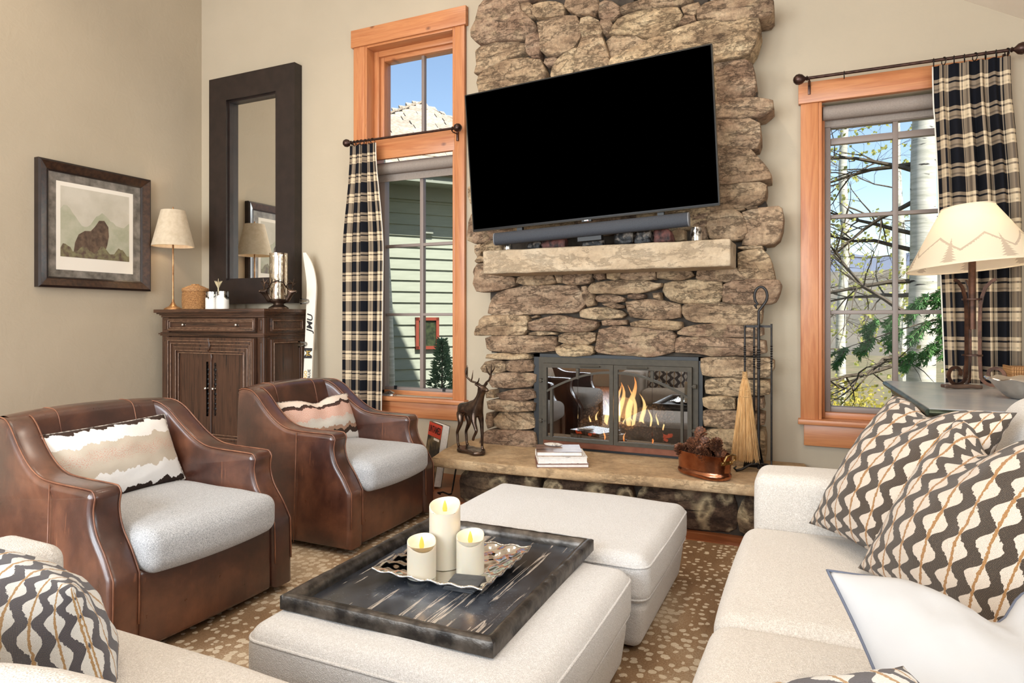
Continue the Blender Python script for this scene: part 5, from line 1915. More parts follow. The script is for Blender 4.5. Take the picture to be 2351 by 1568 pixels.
# ------------------------------------------------------------------ ottomans
def ottoman(label, x0, x1, y0, y1, seed):
    cx, cy, hx, hy = (x0 + x1) / 2, (y0 + y1) / 2, (x1 - x0) / 2, (y1 - y0) / 2
    t = thing('ottoman', label, 'ottoman', (cx, cy, 0.014), 0, 'pale upholstered ottomans')
    v, f = rbox(hx - 0.012, hy - 0.012, 0.09, 0.035, 10, 3)
    v = [(x * (1 - 0.05 * (0.09 - z) / 0.18), y * (1 - 0.05 * (0.09 - z) / 0.18), z) for (x, y, z) in v]
    B().add(v, f, T(0, 0, 0.105)).build('base', M['otto'], t, 180)
    v, f = cushion(hx, hy, 0.092, 0.055, 0.016, 14, 5, False, 0, seed, 0.005)
    cu = B().add(v, f, T(0, 0, 0.272)).build('top_cushion', M['otto'], t, 180)
    for zz, ins, bl in ((0.327, 0.003, 0.0052), (0.208, 0.0071, 0.004)):
        ring = []
        cr = 0.055
        corners = [(hx - cr, hy - cr, 0), (-hx + cr, hy - cr, 90), (-hx + cr, -hy + cr, 180), (hx - cr, -hy + cr, 270)]
        for (qx, qy, a0) in corners:
            for i in range(9):
                a = R(a0 + 90 * i / 8)
                ring.append(Vector((qx + (cr - ins) * math.cos(a), qy + (cr - ins) * math.sin(a), zz)))
        ring.append(ring[0])
        fine = []
        for p0, p1 in zip(ring[:-1], ring[1:]):
            k = max(1, int((p1 - p0).length / 0.04))
            fine += [p0.lerp(p1, j / k) for j in range(k)]
        fine.append(ring[-1])
        ring = [(p.x + bl * max(0, 1 - (p.y / hy) ** 2) * p.x / hx, p.y + bl * max(0, 1 - (p.x / hx) ** 2) * p.y / hy, p.z) for p in fine]
        B().tube(ring, 0.0046, 6, None, False).build('welt', M['otto'], cu, 180)
    for (sx, sy) in ((1, 1), (1, -1), (-1, 1), (-1, -1)):
        B().lathe([(0.02, 0), (0.026, 0.03)], 10, T(sx * (hx - 0.09), sy * (hy - 0.09), 0)).build('foot', M['darkwood'], t)
    return t


ottoman('pale boucle ottoman in the foreground carrying the dark tray', -1.49, -0.585, 1.385, 2.30, 1)
ottoman('bare pale boucle ottoman between the tray and the hearth', -1.555, -0.555, 2.375, 3.215, 7)

# ------------------------------------------------------------------ tray and candles
tr = thing('serving_tray', 'large dark rectangular tray with hammered metal rim and streaked black panel', 'tray', (-1.102, 1.93, 0.389), R(0.6))
hx, hy = 0.352, 0.432
B().box(-hx + 0.01, hx - 0.01, -hy + 0.01, hy - 0.01, 0.004, 0.010).build('panel', M['traypanel'], tr, 0)
for (x0, x1, y0, y1, nm) in ((-hx, hx, -hy, -hy + 0.042, 'front'), (-hx, hx, hy - 0.042, hy, 'back'), (-hx, -hx + 0.042, -hy, hy, 'l'), (hx - 0.042, hx, -hy, hy, 'r')):
    along = (x1 - x0) > (y1 - y0)
    L_ = (x1 - x0) / 2 if along else (y1 - y0) / 2
    n = 60
    v, f = [], []
    sec = [(-0.021, 0.0), (-0.021, 0.038), (-0.014, 0.044), (-0.004, 0.046), (0.008, 0.042), (0.016, 0.032), (0.021, 0.018), (0.021, 0.0)]
    flip = 1 if nm in ('front', 'l') else -1
    for i in range(n + 1):
        s_ = -L_ + 2 * L_ * i / n
        e = (L_ - abs(s_))
        for (q, z) in sec:
            dq = mnoise.noise(Vector((s_ * 30, q * 60, z * 60))) * 0.0022 if z > 0.03 else 0
            off = q * flip
            lim = s_
            if e < 0.042:
                inner = (q + 0.021)
                if e < inner:
                    lim = math.copysign(L_ - inner, s_)
            v.append((lim + (x0 + x1) / 2, off + (y0 + y1) / 2, z + dq) if along else (off + (x0 + x1) / 2, lim + (y0 + y1) / 2, z + dq))
    m = len(sec)
    for i in range(n):
        for j in range(m):
            f.append((i * m + j, i * m + (j + 1) % m, (i + 1) * m + (j + 1) % m, (i + 1) * m + j))
    f.append(tuple(range(m)))
    f.append(tuple(n * m + j for j in range(m)))
    B().add(v, f).build('rim', M['trayrim'], tr, 60)

pl = thing('square_plate', 'square hammered silver plate with holes on the tray', 'plate', (-1.118, 1.962, 0.399), R(1))
n = 34
v, f = [], []
for j in range(n + 1):
    for i in range(n + 1):
        a, c = i / n * 2 - 1, j / n * 2 - 1
        e = max(abs(a), abs(c))
        z = 0.004 + 0.030 * max(0, (e - 0.52) / 0.48) ** 1.3 + 0.0035 * math.sin(a * 17) * math.sin(c * 17) * (1 if e > 0.5 else 0.35)
        k = 1 + 0.06 * (1 - min(abs(a), abs(c))) * 0
        z += 0.006 * abs(a * c) ** 2
        v.append((a * 0.198 * k, c * 0.198 * k, z))
hole = set()
for hc in ((0.62, 0.38), (0.62, 0.02), (0.72, 0.70), (0.40, 0.72), (0.05, 0.72)):
    hole.add((int((hc[0] + 1) / 2 * n), int((hc[1] + 1) / 2 * n)))
top = [((j * (n + 1) + i), (j * (n + 1) + i + 1), ((j + 1) * (n + 1) + i + 1), ((j + 1) * (n + 1) + i)) for j in range(n) for i in range(n) if (i, j) not in hole]
N0 = len(v)
v += [(x, y, z - 0.0035) for (x, y, z) in v]
f = top + [tuple(reversed([q + N0 for q in fa])) for fa in top]
bd = [i for i in range(n + 1)] + [j * (n + 1) + n for j in range(1, n + 1)] + [n * (n + 1) + i for i in range(n - 1, -1, -1)] + [j * (n + 1) for j in range(n - 1, 0, -1)]
f += [(bd[i], bd[i] + N0, bd[(i + 1) % len(bd)] + N0, bd[(i + 1) % len(bd)]) for i in range(len(bd))]
B().add(v, f).build('dish', M['chrome'], pl, 60)
B().tube([v[i] for i in bd] + [v[bd[0]]], 0.004, 6, None, False).build('rolled_edge', M['chrome'], pl, 180)


def candle(label, x, y, z, r, h, yaw):
    t = thing('flameless_candle', label, 'candle', (x, y, z), yaw, 'ivory candles on the tray')
    n = 28
    v, f = [], []
    prof = [(1.0, 0.0, 0), (1.0, 0.5, 0), (1.0, 0.88, 0), (1.0, 1.0, 1), (0.955, 1.012, 1), (0.90, 0.985, 1), (0.86, 0.90, 0.5), (0.62, 0.84, 0.2), (0.3, 0.82, 0.0), (0.001, 0.815, 0)]
    for (s_, q, tl) in prof:
        for i in range(n):
            a = 2 * math.pi * i / n
            z_ = h * q if q <= 1.02 and s_ >= 0.9 else h - (1.0 - q) * 0.16
            z_ += tl * (0.36 * r * (math.sin(a) - 0.55) + 0.004 * math.sin(2 * a + 1))
            v.append((r * s_ * math.cos(a), r * s_ * math.sin(a), z_))
    for j in range(len(prof) - 1):
        for i in range(n):
            f.append((j * n + i, j * n + (i + 1) % n, (j + 1) * n + (i + 1) % n, (j + 1) * n + i))
    f.append(tuple(reversed(range(n))))
    B().add(v, f).build('wax', M['wax'], t, 60)
    zf = h - 0.036
    B().lathe([(0.0, 0), (0.0065, 0.006), (0.0085, 0.016), (0.006, 0.030), (0.0015, 0.043), (0, 0.045)], 10, T(0, 0, zf) @ Matrix.Diagonal((1, 0.45, 1, 1))).build('flame_tip', M['ledflame'], t, 180)
    add_light('candle_glow', 'POINT', (x, y, z + h + 0.012), 0.05, (1.0, 0.62, 0.3), shadow_soft_size=0.008)
    return t


candle('tall ivory pillar candle at the back of the silver plate', -1.162, 1.968, 0.4045, 0.0535, 0.215, R(20))
candle('short ivory candle left of the tall one', -1.182, 1.852, 0.4045, 0.0475, 0.122, R(35))
candle('short ivory candle right of the tall one', -1.054, 1.952, 0.4045, 0.0470, 0.128, R(20))
for i in range(3):
    v, f = rbox(0.052, 0.052, 0.0032, 0.002, 8, 1)
    v = [(x + 0.0018 * mnoise.noise(Vector((y * 60, i * 7, 1))) * (abs(x) > 0.045), y + 0.0018 * mnoise.noise(Vector((x * 60, i * 7, 4))) * (abs(y) > 0.045), z) for (x, y, z) in v]
    o = mk('slate_coaster', v, f, M['slate'], None, 40, loc=(-1.012 + 0.003 * i, 1.838 - 0.004 * i, 0.4095 + 0.0068 * i), rot=(0, 0, R(3 + 4 * i)))
    tag(o, ('lowest', 'middle', 'topmost')[i] + ' dark slate coaster of the stack on the silver plate', 'coaster', 'slate coasters')

# ------------------------------------------------------------------ sectional sofa
so = thing('sectional_sofa', 'large oatmeal sectional sofa along the right side and the foreground', 'sofa', (0.3, 1.6, 0.014))


def sofa_part(name, hx, hy, hz, r, c, mat='sofa', crown=0.015, seed=0, wr=0.006, n=12, parent=None, sub=None):
    v, f = cushion(hx, hy, hz, r, crown, n, 4, True, 0, seed, wr)
    bb = B().add(v, f, T(*c))
    return wpart(name, bb, M[mat], so, 180)


# right run: base, seat cushions, back, arm at the hearth end
sofa_part('base', 0.50, 1.20, 0.115, 0.03, (0.275, 1.80, 0.150), crown=0.0)
for i, (y0, y1) in enumerate(((1.875, 2.775), (0.985, 1.868))):
    sofa_part('seat_cushion', 0.395, (y1 - y0) / 2, 0.085, 0.055, (0.135, (y0 + y1) / 2, 0.352), seed=i, crown=0.022)
arm = sofa_part('arm', 0.47, 0.120, 0.300, 0.045, (0.245, 2.902, 0.335), crown=0.01, seed=5)
sofa_part('back_frame', 0.10, 1.45, 0.30, 0.05, (0.80, 1.55, 0.36), crown=0.005)
for i, (y0, y1) in enumerate(((1.90, 2.76), (1.0, 1.88))):
    v, f = cushion(0.11, (y1 - y0) / 2, 0.27, 0.09, 0.03, 12, 5, True, 0, 11 + i, 0.012)
    wpart('back_cushion', B().add(v, f, T(0.645, (y0 + y1) / 2, 0.72) @ RY(R(9))), M['sofa'], so, 180)
# near run facing the fireplace: seat, left arm, back in the very foreground
sofa_part('base', 1.02, 0.30, 0.115, 0.03, (-0.86, 0.80, 0.150), crown=0.0)
for i, (x0, x1) in enumerate(((-1.86, -1.03), (-1.022, -0.27))):
    sofa_part('seat_cushion', (x1 - x0) / 2, 0.325, 0.085, 0.055, ((x0 + x1) / 2, 0.845, 0.352), seed=20 + i, crown=0.022)
sofa_part('seat_cushion', 0.36, 0.30, 0.085, 0.055, (0.10, 0.66, 0.352), seed=24, crown=0.02)
sofa_part('arm', 0.125, 0.40, 0.300, 0.045, (-1.995, 0.745, 0.335), crown=0.01, seed=7)
sofa_part('back_frame', 1.45, 0.10, 0.30, 0.05, (-0.66, 0.335, 0.36), crown=0.005)
for i, (x0, x1) in enumerate(((-1.84, -1.03), (-1.02, -0.25))):
    v, f = cushion((x1 - x0) / 2, 0.10, 0.24, 0.085, 0.03, 14, 5, True, 0, 31 + i, 0.010)
    wpart('back_cushion', B().add(v, f, T((x0 + x1) / 2, 0.475, 0.57) @ RX(R(8))), M['sofa'], so, 180)
for (x, y) in ((-0.15, 2.95), (0.7, 2.95), (-0.15, 1.0), (-2.05, 1.05), (-2.05, 0.40), (0.72, 0.4)):
    wpart('foot', B().box(x - 0.03, x + 0.03, y - 0.03, y + 0.03, 0.014, 0.05), M['darkwood'], so, 0)

# throw pillows on the sofa
pillow('wave_pillow', 'wavy patterned pillow leaning in the far sofa corner by the arm', (0.255, 2.535, 0.735), (0.27, -0.48, 0.01), (0.28, 0.19, 0.48), 0.56, 0.58, 0.20, M['wave'], 'wavy patterned pillows', seed=1, dent=0.05, dentw=0.35, wr=0.014, lean=-0.1)
pillow('wave_pillow', 'wavy patterned pillow nearest the white pillow with a dented top', (0.405, 2.145, 0.72), (0.27, -0.48, 0.01), (0.27, 0.19, 0.48), 0.60, 0.58, 0.20, M['wave'], 'wavy patterned pillows', seed=4, dent=0.10, dentw=0.33, wr=0.014, lean=-0.28)
pillow('white_pillow', 'plain white pillow with navy piping at the right of the foreground', (0.335, 1.515, 0.545), (0.92, 0.40, -0.06), (-0.03, 0.86, 0.52), 0.52, 0.50, 0.17, M['whitecotton'], None, M['navy'], seed=9, dent=0.09, dentw=0.32, wr=0.016, lean=0.15)
pillow('wave_pillow', 'wavy patterned pillow peeking in at the bottom edge beneath the white pillow', (0.10, 1.00, 0.630), (0.72, 0.62, -0.05), (-0.66, 0.66, 0.36), 0.36, 0.36, 0.14, M['wave_b'], 'wavy patterned pillows', seed=12, wr=0.012)
pillow('wave_pillow', 'wavy blue grey patterned pillow on the seat at the lower left', (-1.60, 0.905, 0.540), (1.0, -0.08, -0.03), (-0.12, -0.25, 0.92), 0.48, 0.37, 0.20, M['wave_b'], 'wavy patterned pillows', seed=15, wr=0.014, pinch=0.02)
# ------------------------------------------------------------------ dark cabinet in the corner
X0, X1, YF_, YB_ = -5.38, -4.15, 4.10, 4.60
cb = thing('corner_cabinet', 'tall dark carved wooden cabinet in the left corner with drawer and double doors', 'cabinet', ((X0 + X1) / 2, 4.35, 0.0))
DW, DH = M['darkwood'], M['darkwood_h']
wpart('carcass', B().box(X0, X1, YF_ + 0.03, YB_, 0.09, 1.29), DW, cb, 0)
wpart('plinth', B().box(X0 - 0.02, X1 + 0.02, YF_ - 0.01, YB_, 0.0, 0.10, None, 0.008), DH, cb)
# cornice
b = B()
for (z0, z1, o_) in ((1.270, 1.288, 0.006), (1.288, 1.300, 0.018), (1.300, 1.312, 0.034), (1.312, 1.342, 0.050)):
    b.box(X0 - o_, X1 + o_, YF_ - o_, YB_, z0, z1, None, 0.004)
wpart('cornice', b, DH, cb)
b = B()
for (z0, z1, o_) in ((1.105, 1.118, 0.012), (1.118, 1.130, 0.022), (1.130, 1.138, 0.010)):
    b.box(X0 - o_, X1 + o_, YF_ - o_, YB_, z0, z1, None, 0.003)
wpart('waist_moulding', b, DH, cb)
for (xa, xb) in ((X0, X0 + 0.085), (X1 - 0.075, X1)):
    wpart('stile', B().box(xa, xb, YF_, YF_ + 0.04, 0.10, 1.27, None, 0.006).box(xa + 0.022, xb - 0.022, YF_ - 0.006, YF_ + 0.01, 0.16, 1.06, None, 0.006).box(xa + 0.022, xb - 0.022, YF_ - 0.006, YF_ + 0.01, 1.16, 1.25, None, 0.006), DW, cb)


def nested(name, x0, x1, z0, z1, steps, mat, axis='y', base=None, sides=(1, 1, 1, 1), at=0.0):
    """stepped frame: each step (width, height above the panel); sides = left,right,bottom,top"""
    bb = B()
    for (w, h) in steps:
        for k, on in enumerate(sides):
            if not on:
                continue
            l, r, bt, tp = x0, x1, z0, z1
            if k == 0:
                r = x0 + w
            elif k == 1:
                l = x1 - w
            else:
                l, r = (x0 + w if sides[0] else x0), (x1 - w if sides[1] else x1)
                if k == 2:
                    tp = z0 + w
                else:
                    bt = z1 - w
            if axis == 'y':
                bb.box(l, r, at - h, at + 0.01, bt, tp, None, 0.003)
            else:
                bb.box(at - 0.01, at + h, l, r, bt, tp, None, 0.003)
        x0, x1, z0, z1 = (x0 + w if sides[0] else x0), (x1 - w if sides[1] else x1), (z0 + w if sides[2] else z0), (z1 - w if sides[3] else z1)
    if axis == 'y':
        bb.box(x0, x1, at - 0.004, at + 0.01, z0, z1)
    else:
        bb.box(at - 0.01, at + 0.004, x0, x1, z0, z1)
    return bb


def beads(x0, x1, z0, z1, steps, sides, at, axis='y'):
    """thin worn beads on the edges of a stepped frame"""
    bb = B()
    for (w, h) in steps:
        x0, x1, z0, z1 = (x0 + w if sides[0] else x0), (x1 - w if sides[1] else x1), (z0 + w if sides[2] else z0), (z1 - w if sides[3] else z1)
        d = at - h if axis == 'y' else at + h
        ends = {0: ((x0, z0), (x0, z1)), 1: ((x1, z0), (x1, z1)), 2: ((x0, z0), (x1, z0)), 3: ((x0, z1), (x1, z1))}
        for k, on in enumerate(sides):
            if on:
                (a, c), (e, g) = ends[k]
                P, Q = ((a, d, c), (e, d, g)) if axis == 'y' else ((d, a, c), (d, e, g))
                bb.tube([P, Q], 0.0038, 5)
    return bb


def csub(parent, name, bb, mat, sm=35):
    o = bb.build(name, mat, None, sm)
    o.parent = parent
    return o


KNOB = [(0.0, 0.0), (0.010, 0.0), (0.006, 0.006), (0.006, 0.012), (0.013, 0.018), (0.015, 0.025), (0.011, 0.032), (0.0, 0.034)]
dr = wpart('drawer', nested('drawer', -5.285, -4.228, 1.148, 1.262, [(0.016, 0.026), (0.014, 0.018), (0.008, 0.010)], DH, 'y', at=YF_), DH, cb)
csub(dr, 'worn_bead', beads(-5.285, -4.228, 1.148, 1.262, [(0.016, 0.026), (0.014, 0.018)], (1, 1, 1, 1), YF_), M['wornwood'])
for kx in (-5.08, -4.44):
    csub(dr, 'knob', B().lathe(KNOB, 14, T(kx, YF_ - 0.004, 1.205) @ RX(R(90))), M['silver'], 60)
for side, (xa, xb) in enumerate(((-5.285, -4.752), (-4.748, -4.228))):
    sides = (1, 0, 1, 1) if side == 0 else (0, 1, 1, 1)
    bb = nested('door', xa, xb, 0.125, 1.095, [(0.028, 0.036), (0.028, 0.030), (0.030, 0.022), (0.030, 0.028), (0.022, 0.016)], DW, 'y', sides=sides, at=YF_)
    d = wpart('door', bb, DW, cb)
    csub(d, 'worn_bead', beads(xa, xb, 0.125, 1.095, [(0.028, 0.036), (0.028, 0.030), (0.030, 0.022), (0.030, 0.028), (0.022, 0.016)], sides, YF_), M['wornwood'])
    sx = -1 if side == 0 else 1
    kx = -4.75 + sx * 0.045
    esc = B().box(kx + sx * -0.006, kx + sx * 0.006, YF_ - 0.010, YF_ - 0.003, 0.42, 0.88, None, 0.003)
    for i in range(11):
        q = 0.44 + i * 0.042
        esc.lathe([(0.0, 0), (0.012 + 0.006 * math.sin(i * 1.9) ** 2, 0.001), (0.008, 0.006), (0, 0.007)], 8, T(kx, YF_ - 0.005, q) @ RX(R(90)))
    csub(d, 'escutcheon', esc, M['blackiron'])
    csub(d, 'knob', B().lathe(KNOB, 14, T(kx, YF_ - 0.008, 0.655) @ RX(R(90))), M['silver'], 60)
    # wavy meeting edge
    wv = [(-4.75 + sx * 0.004 + (0.008 * math.sin((z_ - 0.9) * 60) if z_ > 0.9 else 0.0), YF_ - 0.032 + (0.0 if (z_ > 0.98 or z_ < 0.24) else 0.022), z_) for z_ in [0.13 + 0.965 * i / 60 for i in range(61)]]
    csub(d, 'edge_bead', B().tube(wv, 0.006, 5), DW, 180)
sp = wpart('side_panel', nested('side', 4.165, 4.55, 1.150, 1.260, [(0.018, 0.016), (0.012, 0.010)], DW, 'x', at=X1), DH, cb)
sp2 = wpart('side_panel', nested('side', 4.165, 4.55, 0.14, 1.085, [(0.030, 0.018), (0.014, 0.010)], DW, 'x', at=X1), DW, cb)
csub(sp, 'worn_bead', beads(4.165, 4.55, 1.150, 1.260, [(0.018, 0.016)], (1, 1, 1, 1), X1, 'x'), M['wornwood'])
csub(sp2, 'worn_bead', beads(4.165, 4.55, 0.14, 1.085, [(0.030, 0.018)], (1, 1, 1, 1), X1, 'x'), M['wornwood'])
ZT = 1.3425

# ------------------------------------------------------------------ things on the cabinet
lp = thing('buffet_lamp', 'slender brass table lamp with silvery parchment cone shade on the cabinet', 'lamp', (-5.30, 4.15, ZT))
B().lathe([(0.0, 0), (0.076, 0), (0.074, 0.008), (0.060, 0.018), (0.034, 0.030), (0.018, 0.055), (0.010, 0.075), (0.012, 0.083), (0.008, 0.09)], 24).build('base', M['agedgold'], lp, 60)
B().lathe([(0.008, 0.088), (0.0075, 0.35), (0.009, 0.355), (0.0075, 0.36), (0.007, 0.60), (0.013, 0.605), (0.013, 0.63), (0.005, 0.64), (0.004, 0.90)], 12).build('stem', M['agedgold'], lp, 60)
B().lathe([(0.178, 0.572), (0.177, 0.575), (0.100, 0.898), (0.0985, 0.898), (0.1755, 0.575), (0.1765, 0.572)], 40, None, False).build('shade', M['parchment'], lp, 60)
B().lathe([(0.0, 0.0), (0.006, 0.0), (0.005, 0.008), (0.008, 0.016), (0.0, 0.036)], 10, T(0, 0, 0.9)).build('finial', M['agedgold'], lp, 60)
B().lathe([(0.0, 0.70), (0.014, 0.705), (0.016, 0.74), (0.028, 0.78), (0.028, 0.80), (0.016, 0.83), (0, 0.835)], 12).build('bulb', M['bulb'], lp, 60)
b = B()
for a in range(3):
    b.tube([(0, 0, 0.893), (0.099 * math.cos(a * 2.1), 0.099 * math.sin(a * 2.1), 0.893)], 0.0015, 4)
b.build('spider', M['agedgold'], lp)
add_light('buffet_lamp_light', 'POINT', (-5.30, 4.15, ZT + 0.76), 13, (1.0, 0.80, 0.56), shadow_soft_size=0.03)

bs = thing('lidded_basket', 'round woven rattan basket with a domed lid on the cabinet', 'basket', (-5.08, 4.205, ZT))
prof = []
for i in range(15):
    z_ = i * 0.0112
    r_ = 0.107 + 0.004 * math.sin(i / 14 * math.pi)
    prof += [(r_ - 0.0022, z_), (r_ + 0.0025, z_ + 0.0056)]
B().lathe([(0.0, 0.0)] + prof + [(0.0, 0.158)], 36).build('body', M['rattan'], bs, 60)
prof = [(0.109, 0.159), (0.1115, 0.162), (0.1115, 0.186), (0.108, 0.190)]
for i in range(8):
    q = i / 7
    prof += [(0.100 * (1 - q * 0.75), 0.191 + 0.026 * math.sin(q * 1.5) + 0.0018), (0.094 * (1 - q * 0.75), 0.191 + 0.026 * math.sin(q * 1.5) - 0.0012)]
prof += [(0.03, 0.214), (0.036, 0.220), (0.03, 0.228), (0.0, 0.230)]
B().lathe([(0.0, 0.159)] + prof, 36).build('lid', M['rattan'], bs, 60)


def dipped(label, x, y, r, h, rot):
    t = thing('dipped_candle_cup', label, 'candle holder', (x, y, ZT), rot, 'white and silver cups on the cabinet')
    n = 28
    v, f = [], []
    lev = [0.0, 0.4, 0.62, 0.8, 1.0]
    ragged = [0.66 + 0.16 * mnoise.noise(Vector((math.cos(i * 6.28 / n) * 2, math.sin(i * 6.28 / n) * 2, x * 9))) + 0.12 * math.sin(i * 0.45 + x) for i in range(n)]
    wv_, wf_ = [], []
    for k in range(2):
        for i in range(n):
            a = 2 * math.pi * i / n
            wv_.append(((r + 0.0012) * math.cos(a), (r + 0.0012) * math.sin(a), 0.0 if k == 0 else h * ragged[i]))
    wf_ = [(i, (i + 1) % n, n + (i + 1) % n, n + i) for i in range(n)]
    B().lathe([(0.0, 0.0), (r, 0.0), (r, h), (r - 0.005, h), (r - 0.005, h * 0.55), (0, h * 0.55)], n).build('glass', M['mercury'], t, 40)
    B().add(wv_, wf_).build('white_dip', M['whiteglaze'], t, 60)
    return t


dipped('white and silver candle cup next to the rattan basket', -4.885, 4.215, 0.052, 0.155, 0.3)
dipped('white and silver candle cup on the mirror side of its twin', -4.765, 4.225, 0.053, 0.157, 1.9)
pf = thing('gilt_ornament', 'small pale gold spiky ornament on a stick behind the white cups', 'ornament', (-4.97, 4.36, ZT))
B().lathe([(0.0, 0), (0.03, 0), (0.028, 0.006), (0.006, 0.012), (0.005, 0.215), (0, 0.216)], 12).build('stick', M['palegold'], pf, 60)
b = B()
for i in range(9):
    a = i * 0.698
    b.tube([(0, 0, 0.20), (0.018 * math.cos(a), 0.018 * math.sin(a), 0.235), (0.034 * math.cos(a), 0.034 * math.sin(a), 0.262)], [0.006, 0.006, 0.001], 5)
b.tube([(0, 0, 0.2), (0, 0, 0.285)], [0.008, 0.001], 6)
b.build('spikes', M['palegold'], pf)

hv = thing('hurricane_vase', 'tall speckled glass hurricane held in a bronze stand with deer heads', 'candle holder', (-4.215, 4.33, ZT))
B().lathe([(0.0, 0.0), (0.085, 0.0), (0.084, 0.010), (0.070, 0.020), (0.045, 0.034), (0.044, 0.046), (0.075, 0.058), (0.088, 0.066), (0.090, 0.078), (0.0, 0.078)], 28).build('bronze_foot', M['bronze'], hv, 60)
B().lathe([(0.0, 0.08), (0.074, 0.080), (0.077, 0.086), (0.076, 0.48), (0.073, 0.48), (0.073, 0.088), (0, 0.086)], 32).build('glass_cylinder', M['mercuryclear'], hv, 40)
B().lathe([(0.0, 0.087), (0.036, 0.087), (0.036, 0.22), (0.0, 0.222)], 20).build('candle', M['wax'], hv, 60)
for a in (10, 130, 250):
    Mx = RZ(R(a)) @ T(0.12, 0, 0.118) @ Matrix.Scale(1.3, 4)
    V = [(-0.035, 0, -0.045, 0.020), (-0.012, 0, -0.01, 0.020), (0.006, 0, 0.020, 0.018), (0.032, 0, 0.026, 0.012), (0.046, 0, 0.022, 0.007), (-0.004, 0.026, 0.036, 0.005), (-0.004, -0.026, 0.036, 0.005)]
    V = [tuple(Mx @ Vector(p[:3])) + (p[3] * 1.3,) for p in V]
    skin_obj('deer_head', V, [(0, 1), (1, 2), (2, 3), (3, 4), (2, 5), (2, 6)], M['bronze'], hv, 1)
    b = B()
    for s_ in (1, -1):
        b.tube([(0.0, 0.010 * s_, 0.034), (-0.012, 0.035 * s_, 0.052), (-0.020, 0.055 * s_, 0.082), (-0.014, 0.060 * s_, 0.112)], [0.005, 0.005, 0.004, 0.0015], 6, Mx)
        b.tube([(-0.012, 0.035 * s_, 0.052), (0.010, 0.040 * s_, 0.085)], [0.004, 0.0015], 5, Mx)
        b.tube([(-0.018, 0.05 * s_, 0.075), (-0.035, 0.040 * s_, 0.105)], [0.004, 0.0015], 5, Mx)
        b.tube([(-0.020, 0.055 * s_, 0.082), (-0.03, 0.09 * s_, 0.085), (-0.045, 0.115 * s_, 0.095)], [0.004, 0.0035, 0.002], 5, Mx)
    b.build('antlers', M['bronze'], hv, 60)

# ------------------------------------------------------------------ mirror and framed print
mi = thing('wall_mirror', 'tall wall mirror in a wide espresso brown frame above the cabinet', 'mirror', (-4.78, 4.60, 1.40))
mx0, mx1, mz0, mz1, fw = -5.316, -4.247, 1.40, 3.56, 0.225
y0, y1 = 4.555, 4.648
for nm, poly in (('frame_rail', [(mx0, mz1), (mx1, mz1), (mx1 - fw, mz1 - fw), (mx0 + fw, mz1 - fw)]), ('frame_rail', [(mx0, mz0), (mx0 + fw, mz0 + fw), (mx1 - fw, mz0 + fw), (mx1, mz0)]),
                 ('frame_stile', [(mx0, mz0), (mx0, mz1), (mx0 + fw, mz1 - fw), (mx0 + fw, mz0 + fw)]), ('frame_stile', [(mx1, mz0), (mx1 - fw, mz0 + fw), (mx1 - fw, mz1 - fw), (mx1, mz1)])):
    wpart(nm, B().prism(poly, y0, y1), M['espresso'], mi, 0)
a, c, d_, e_ = mx0 + fw, mx1 - fw, mz0 + fw, mz1 - fw
wpart('inner_lip', B().box(a, a + 0.016, y0 + 0.03, y1, d_, e_).box(c - 0.016, c, y0 + 0.03, y1, d_, e_).box(a + 0.016, c - 0.016, y0 + 0.03, y1, d_, d_ + 0.016).box(a + 0.016, c - 0.016, y0 + 0.03, y1, e_ - 0.016, e_), M['espresso'], mi, 0)
wpart('mirror_glass', B().box(a + 0.016, c - 0.016, y1 - 0.02, y1 - 0.015, d_ + 0.016, e_ - 0.016), M['mirror'], mi, 0)

pi_ = thing('framed_print', 'framed print of a misty brown landscape in a wide dark frame on the left wall', 'picture', (-5.528, 3.585, 2.01))
XW = -5.529
py0, py1, pz0, pz1 = 3.108, 4.062, 1.507, 2.515


def frame_ring(l, r, bt, tp, w, x_out, x_in, mat, nm):
    for poly in ([(l, tp), (r, tp), (r - w, tp - w), (l + w, tp - w)], [(l, bt), (l + w, bt + w), (r - w, bt + w), (r, bt)], [(l, bt), (l, tp), (l + w, tp - w), (l + w, bt + w)], [(r, bt), (r - w, bt + w), (r - w, tp - w), (r, tp)]):
        # sloping moulding: outer edge at x_out, inner edge at x_in
        v = []
        for (q, z_) in poly:
            outer = q in (l, r) and z_ in (bt, tp)
            v.append((x_out if outer else x_in, q, z_))
        v += [(XW, q, z_) for (q, z_) in poly]
        f = [(0, 1, 2, 3), (7, 6, 5, 4)] + [(i, i + 4, (i + 1) % 4 + 4, (i + 1) % 4) for i in range(4)]
        wpart(nm, B().add(v, f), mat, pi_, 0)


frame_ring(py0, py1, pz0, pz1, 0.016, -5.478, -5.470, M['espresso'], 'frame_edge')
frame_ring(py0 + 0.016, py1 - 0.016, pz0 + 0.016, pz1 - 0.016, 0.058, -5.466, -5.492, M['framewood'], 'frame_moulding')
frame_ring(py0 + 0.074, py1 - 0.074, pz0 + 0.074, pz1 - 0.074, 0.012, -5.488, -5.496, M['espresso'], 'frame_lip')
wpart('mat_board', B().box(XW, -5.502, py0 + 0.08, py1 - 0.08, pz0 + 0.08, pz1 - 0.08), M['matboard'], pi_, 0)
wpart('paper', B().box(-5.502, -5.4995, 3.255, 3.905, 1.652, 2.362), M['printpaper'], pi_, 0)
# the picture: plain generic landscape stand-in, drawn as flat shapes on the paper
XP = -5.4990
L_, R_, Bt, Tp = 3.286, 3.868, 1.759, 2.328
wpart('sky_print', B().box(-5.4995, XP, L_, R_, Bt, Tp), M['printsky'], pi_, 0)


